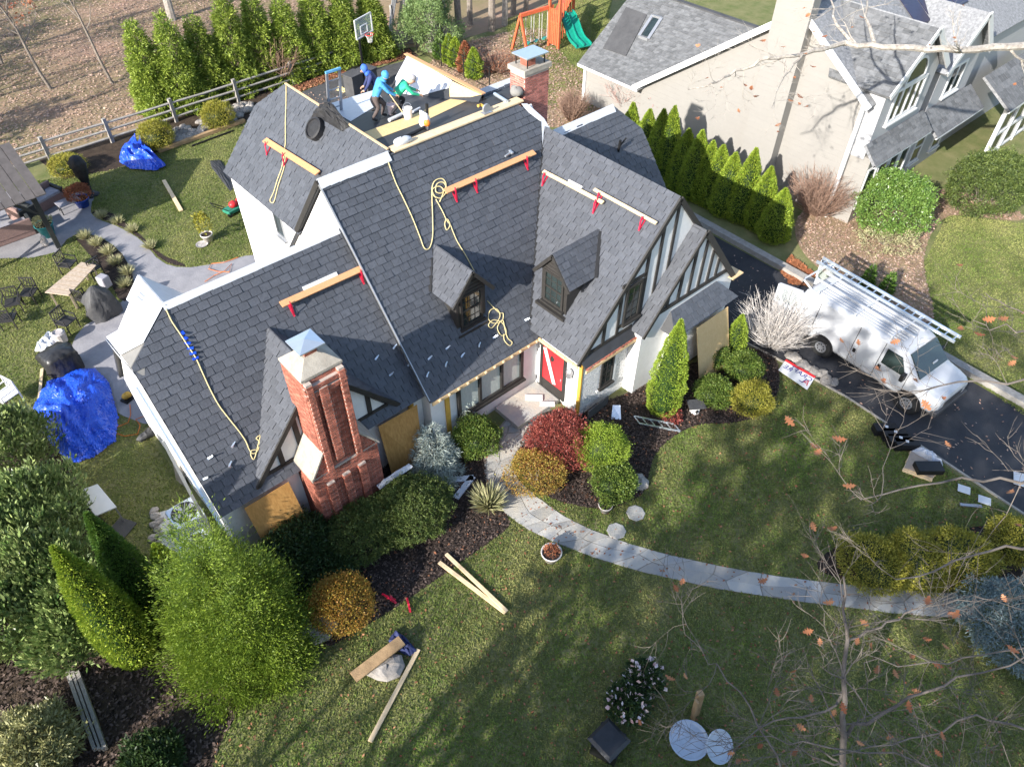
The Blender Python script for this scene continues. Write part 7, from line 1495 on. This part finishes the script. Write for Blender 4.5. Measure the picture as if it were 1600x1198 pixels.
def oak(label, trunk_xy, h, r, limbs, seed, nleaf, ls=.2, m='bark_pale', twigs=14, lean=None):
    rs = random.Random(seed); b = Vector((trunk_xy[0], trunk_xy[1], 0)); t = thing('oak_tree', label, 'tree', b); mb = MB()
    top = Vector(lean) if lean else b+Vector((0,0,h)); mb.tube([b, b.lerp(top,.5), top], [r, r*.75, r*.45], 10); mb.build('trunk', MT[m], t)
    mb = MB(); tips = []
    for pts, r0, r1, tw in limbs: limb_path(t, pts, r0, r1, m, rs, tw, tips, mb)
    mb.build('limbs', MT[m], t); lb = MB()
    for i in range(nleaf):
        p, d = tips[rs.randrange(len(tips))]
        oakleaf(lb, p, ls*rs.uniform(.7,1.2), rs)
    lb.build('foliage', MT['oak_leaf'], t)
# upper right limb
zt = 9.6; A = [G(x, y, z) for x, y, z in ((1760,45,zt),(1600,72,zt),(1500,80,zt),(1400,75,zt),(1320,68,zt),(1255,84,zt),(1200,92,zt))]
up1 = [G(1335,68,zt), G(1300,30,zt+.2), G(1300,-30,zt+.6)]; up2 = [G(1365,66,zt), G(1352,25,zt+.3), G(1362,-30,zt+.6)]
tip = [G(1200,92,zt), G(1150,112,zt-.3), G(1110,135,zt-.5), G(1075,140,zt-.6)]
tip2 = [G(1255,84,zt), G(1225,120,zt-.3), G(1205,170,zt-.6)]
tr = G(1980,330,0); A[0] = Vector((tr.x,tr.y,zt-.5)); oak('leafy oak whose lichened limb crosses the upper right corner', (tr.x, tr.y), zt+1.5, .34, [(A,.13,.045,10),(up1,.06,.015,5),(up2,.065,.015,5),(tip,.05,.012,8),(tip2,.04,.012,6)], 21, 48, .2)
# right and lower right branches
z2 = 10.5
LB = [([(1720,610,z2),(1600,595,z2),(1500,600,z2),(1420,612,z2)],.03,.008,5),([(1720,480,z2),(1590,520,z2),(1520,500,z2)],.025,.006,5),([(1720,720,z2),(1600,745,z2),(1470,752,z2),(1345,780,z2)],.035,.008,6),([(1700,560,z2),(1590,480,z2),(1540,458,z2)],.02,.006,3),([(1720,860,z2),(1620,850,z2),(1520,870,z2),(1400,905,z2)],.03,.008,6)]
tr = G(2050,900,0); oak('oak with thin branches reaching in from the right over the driveway', (tr.x, tr.y), z2+2, .35, [([G(2050,900,0)+Vector((0,0,z2-1))]+[G(*p) for p in pts], a, b, tw) for pts, a, b, tw in LB], 22, 40, .17, 'twig_dark')
z3 = 8.0
LB = [([(1317,1260,z3-1),(1316,1120,z3),(1322,1000,z3+.6),(1318,900,z3+1.1)],.085,.02,12),([(1318,1080,z3),(1290,1110,z3),(1215,1130,z3),(1120,1180,z3)],.035,.008,7),([(1318,1010,z3+.5),(1370,985,z3+.6),(1430,950,z3+.8),(1520,930,z3+1)],.03,.008,6),([(1316,1150,z3-.3),(1400,1100,z3),(1500,1060,z3+.3),(1640,1010,z3+.6)],.045,.012,9),([(1640,1150,z3),(1520,1120,z3),(1420,1160,z3),(1300,1180,z3)],.03,.01,9),([(1640,1040,z3),(1560,1020,z3+.2),(1450,1040,z3+.4),(1350,1035,z3+.5)],.025,.008,7),([(1640,1240,z3),(1450,1195,z3),(1250,1160,z3),(1180,1150,z3)],.03,.008,10),([(1240,1260,z3),(1190,1130,z3),(1120,1040,z3),(1070,990,z3)],.03,.006,8)]
tr = G(1318,1330,z3-1.5); oak('bare young oak with scattered orange leaves at the lower right', (tr.x-.2, tr.y-.4), z3-1.5, .14, [([G(*p) for p in pts], a*.62, b*.7, tw) for pts, a, b, tw in LB], 23, 60, .14, 'twig_dark', lean=G(1317,1262,z3-1))
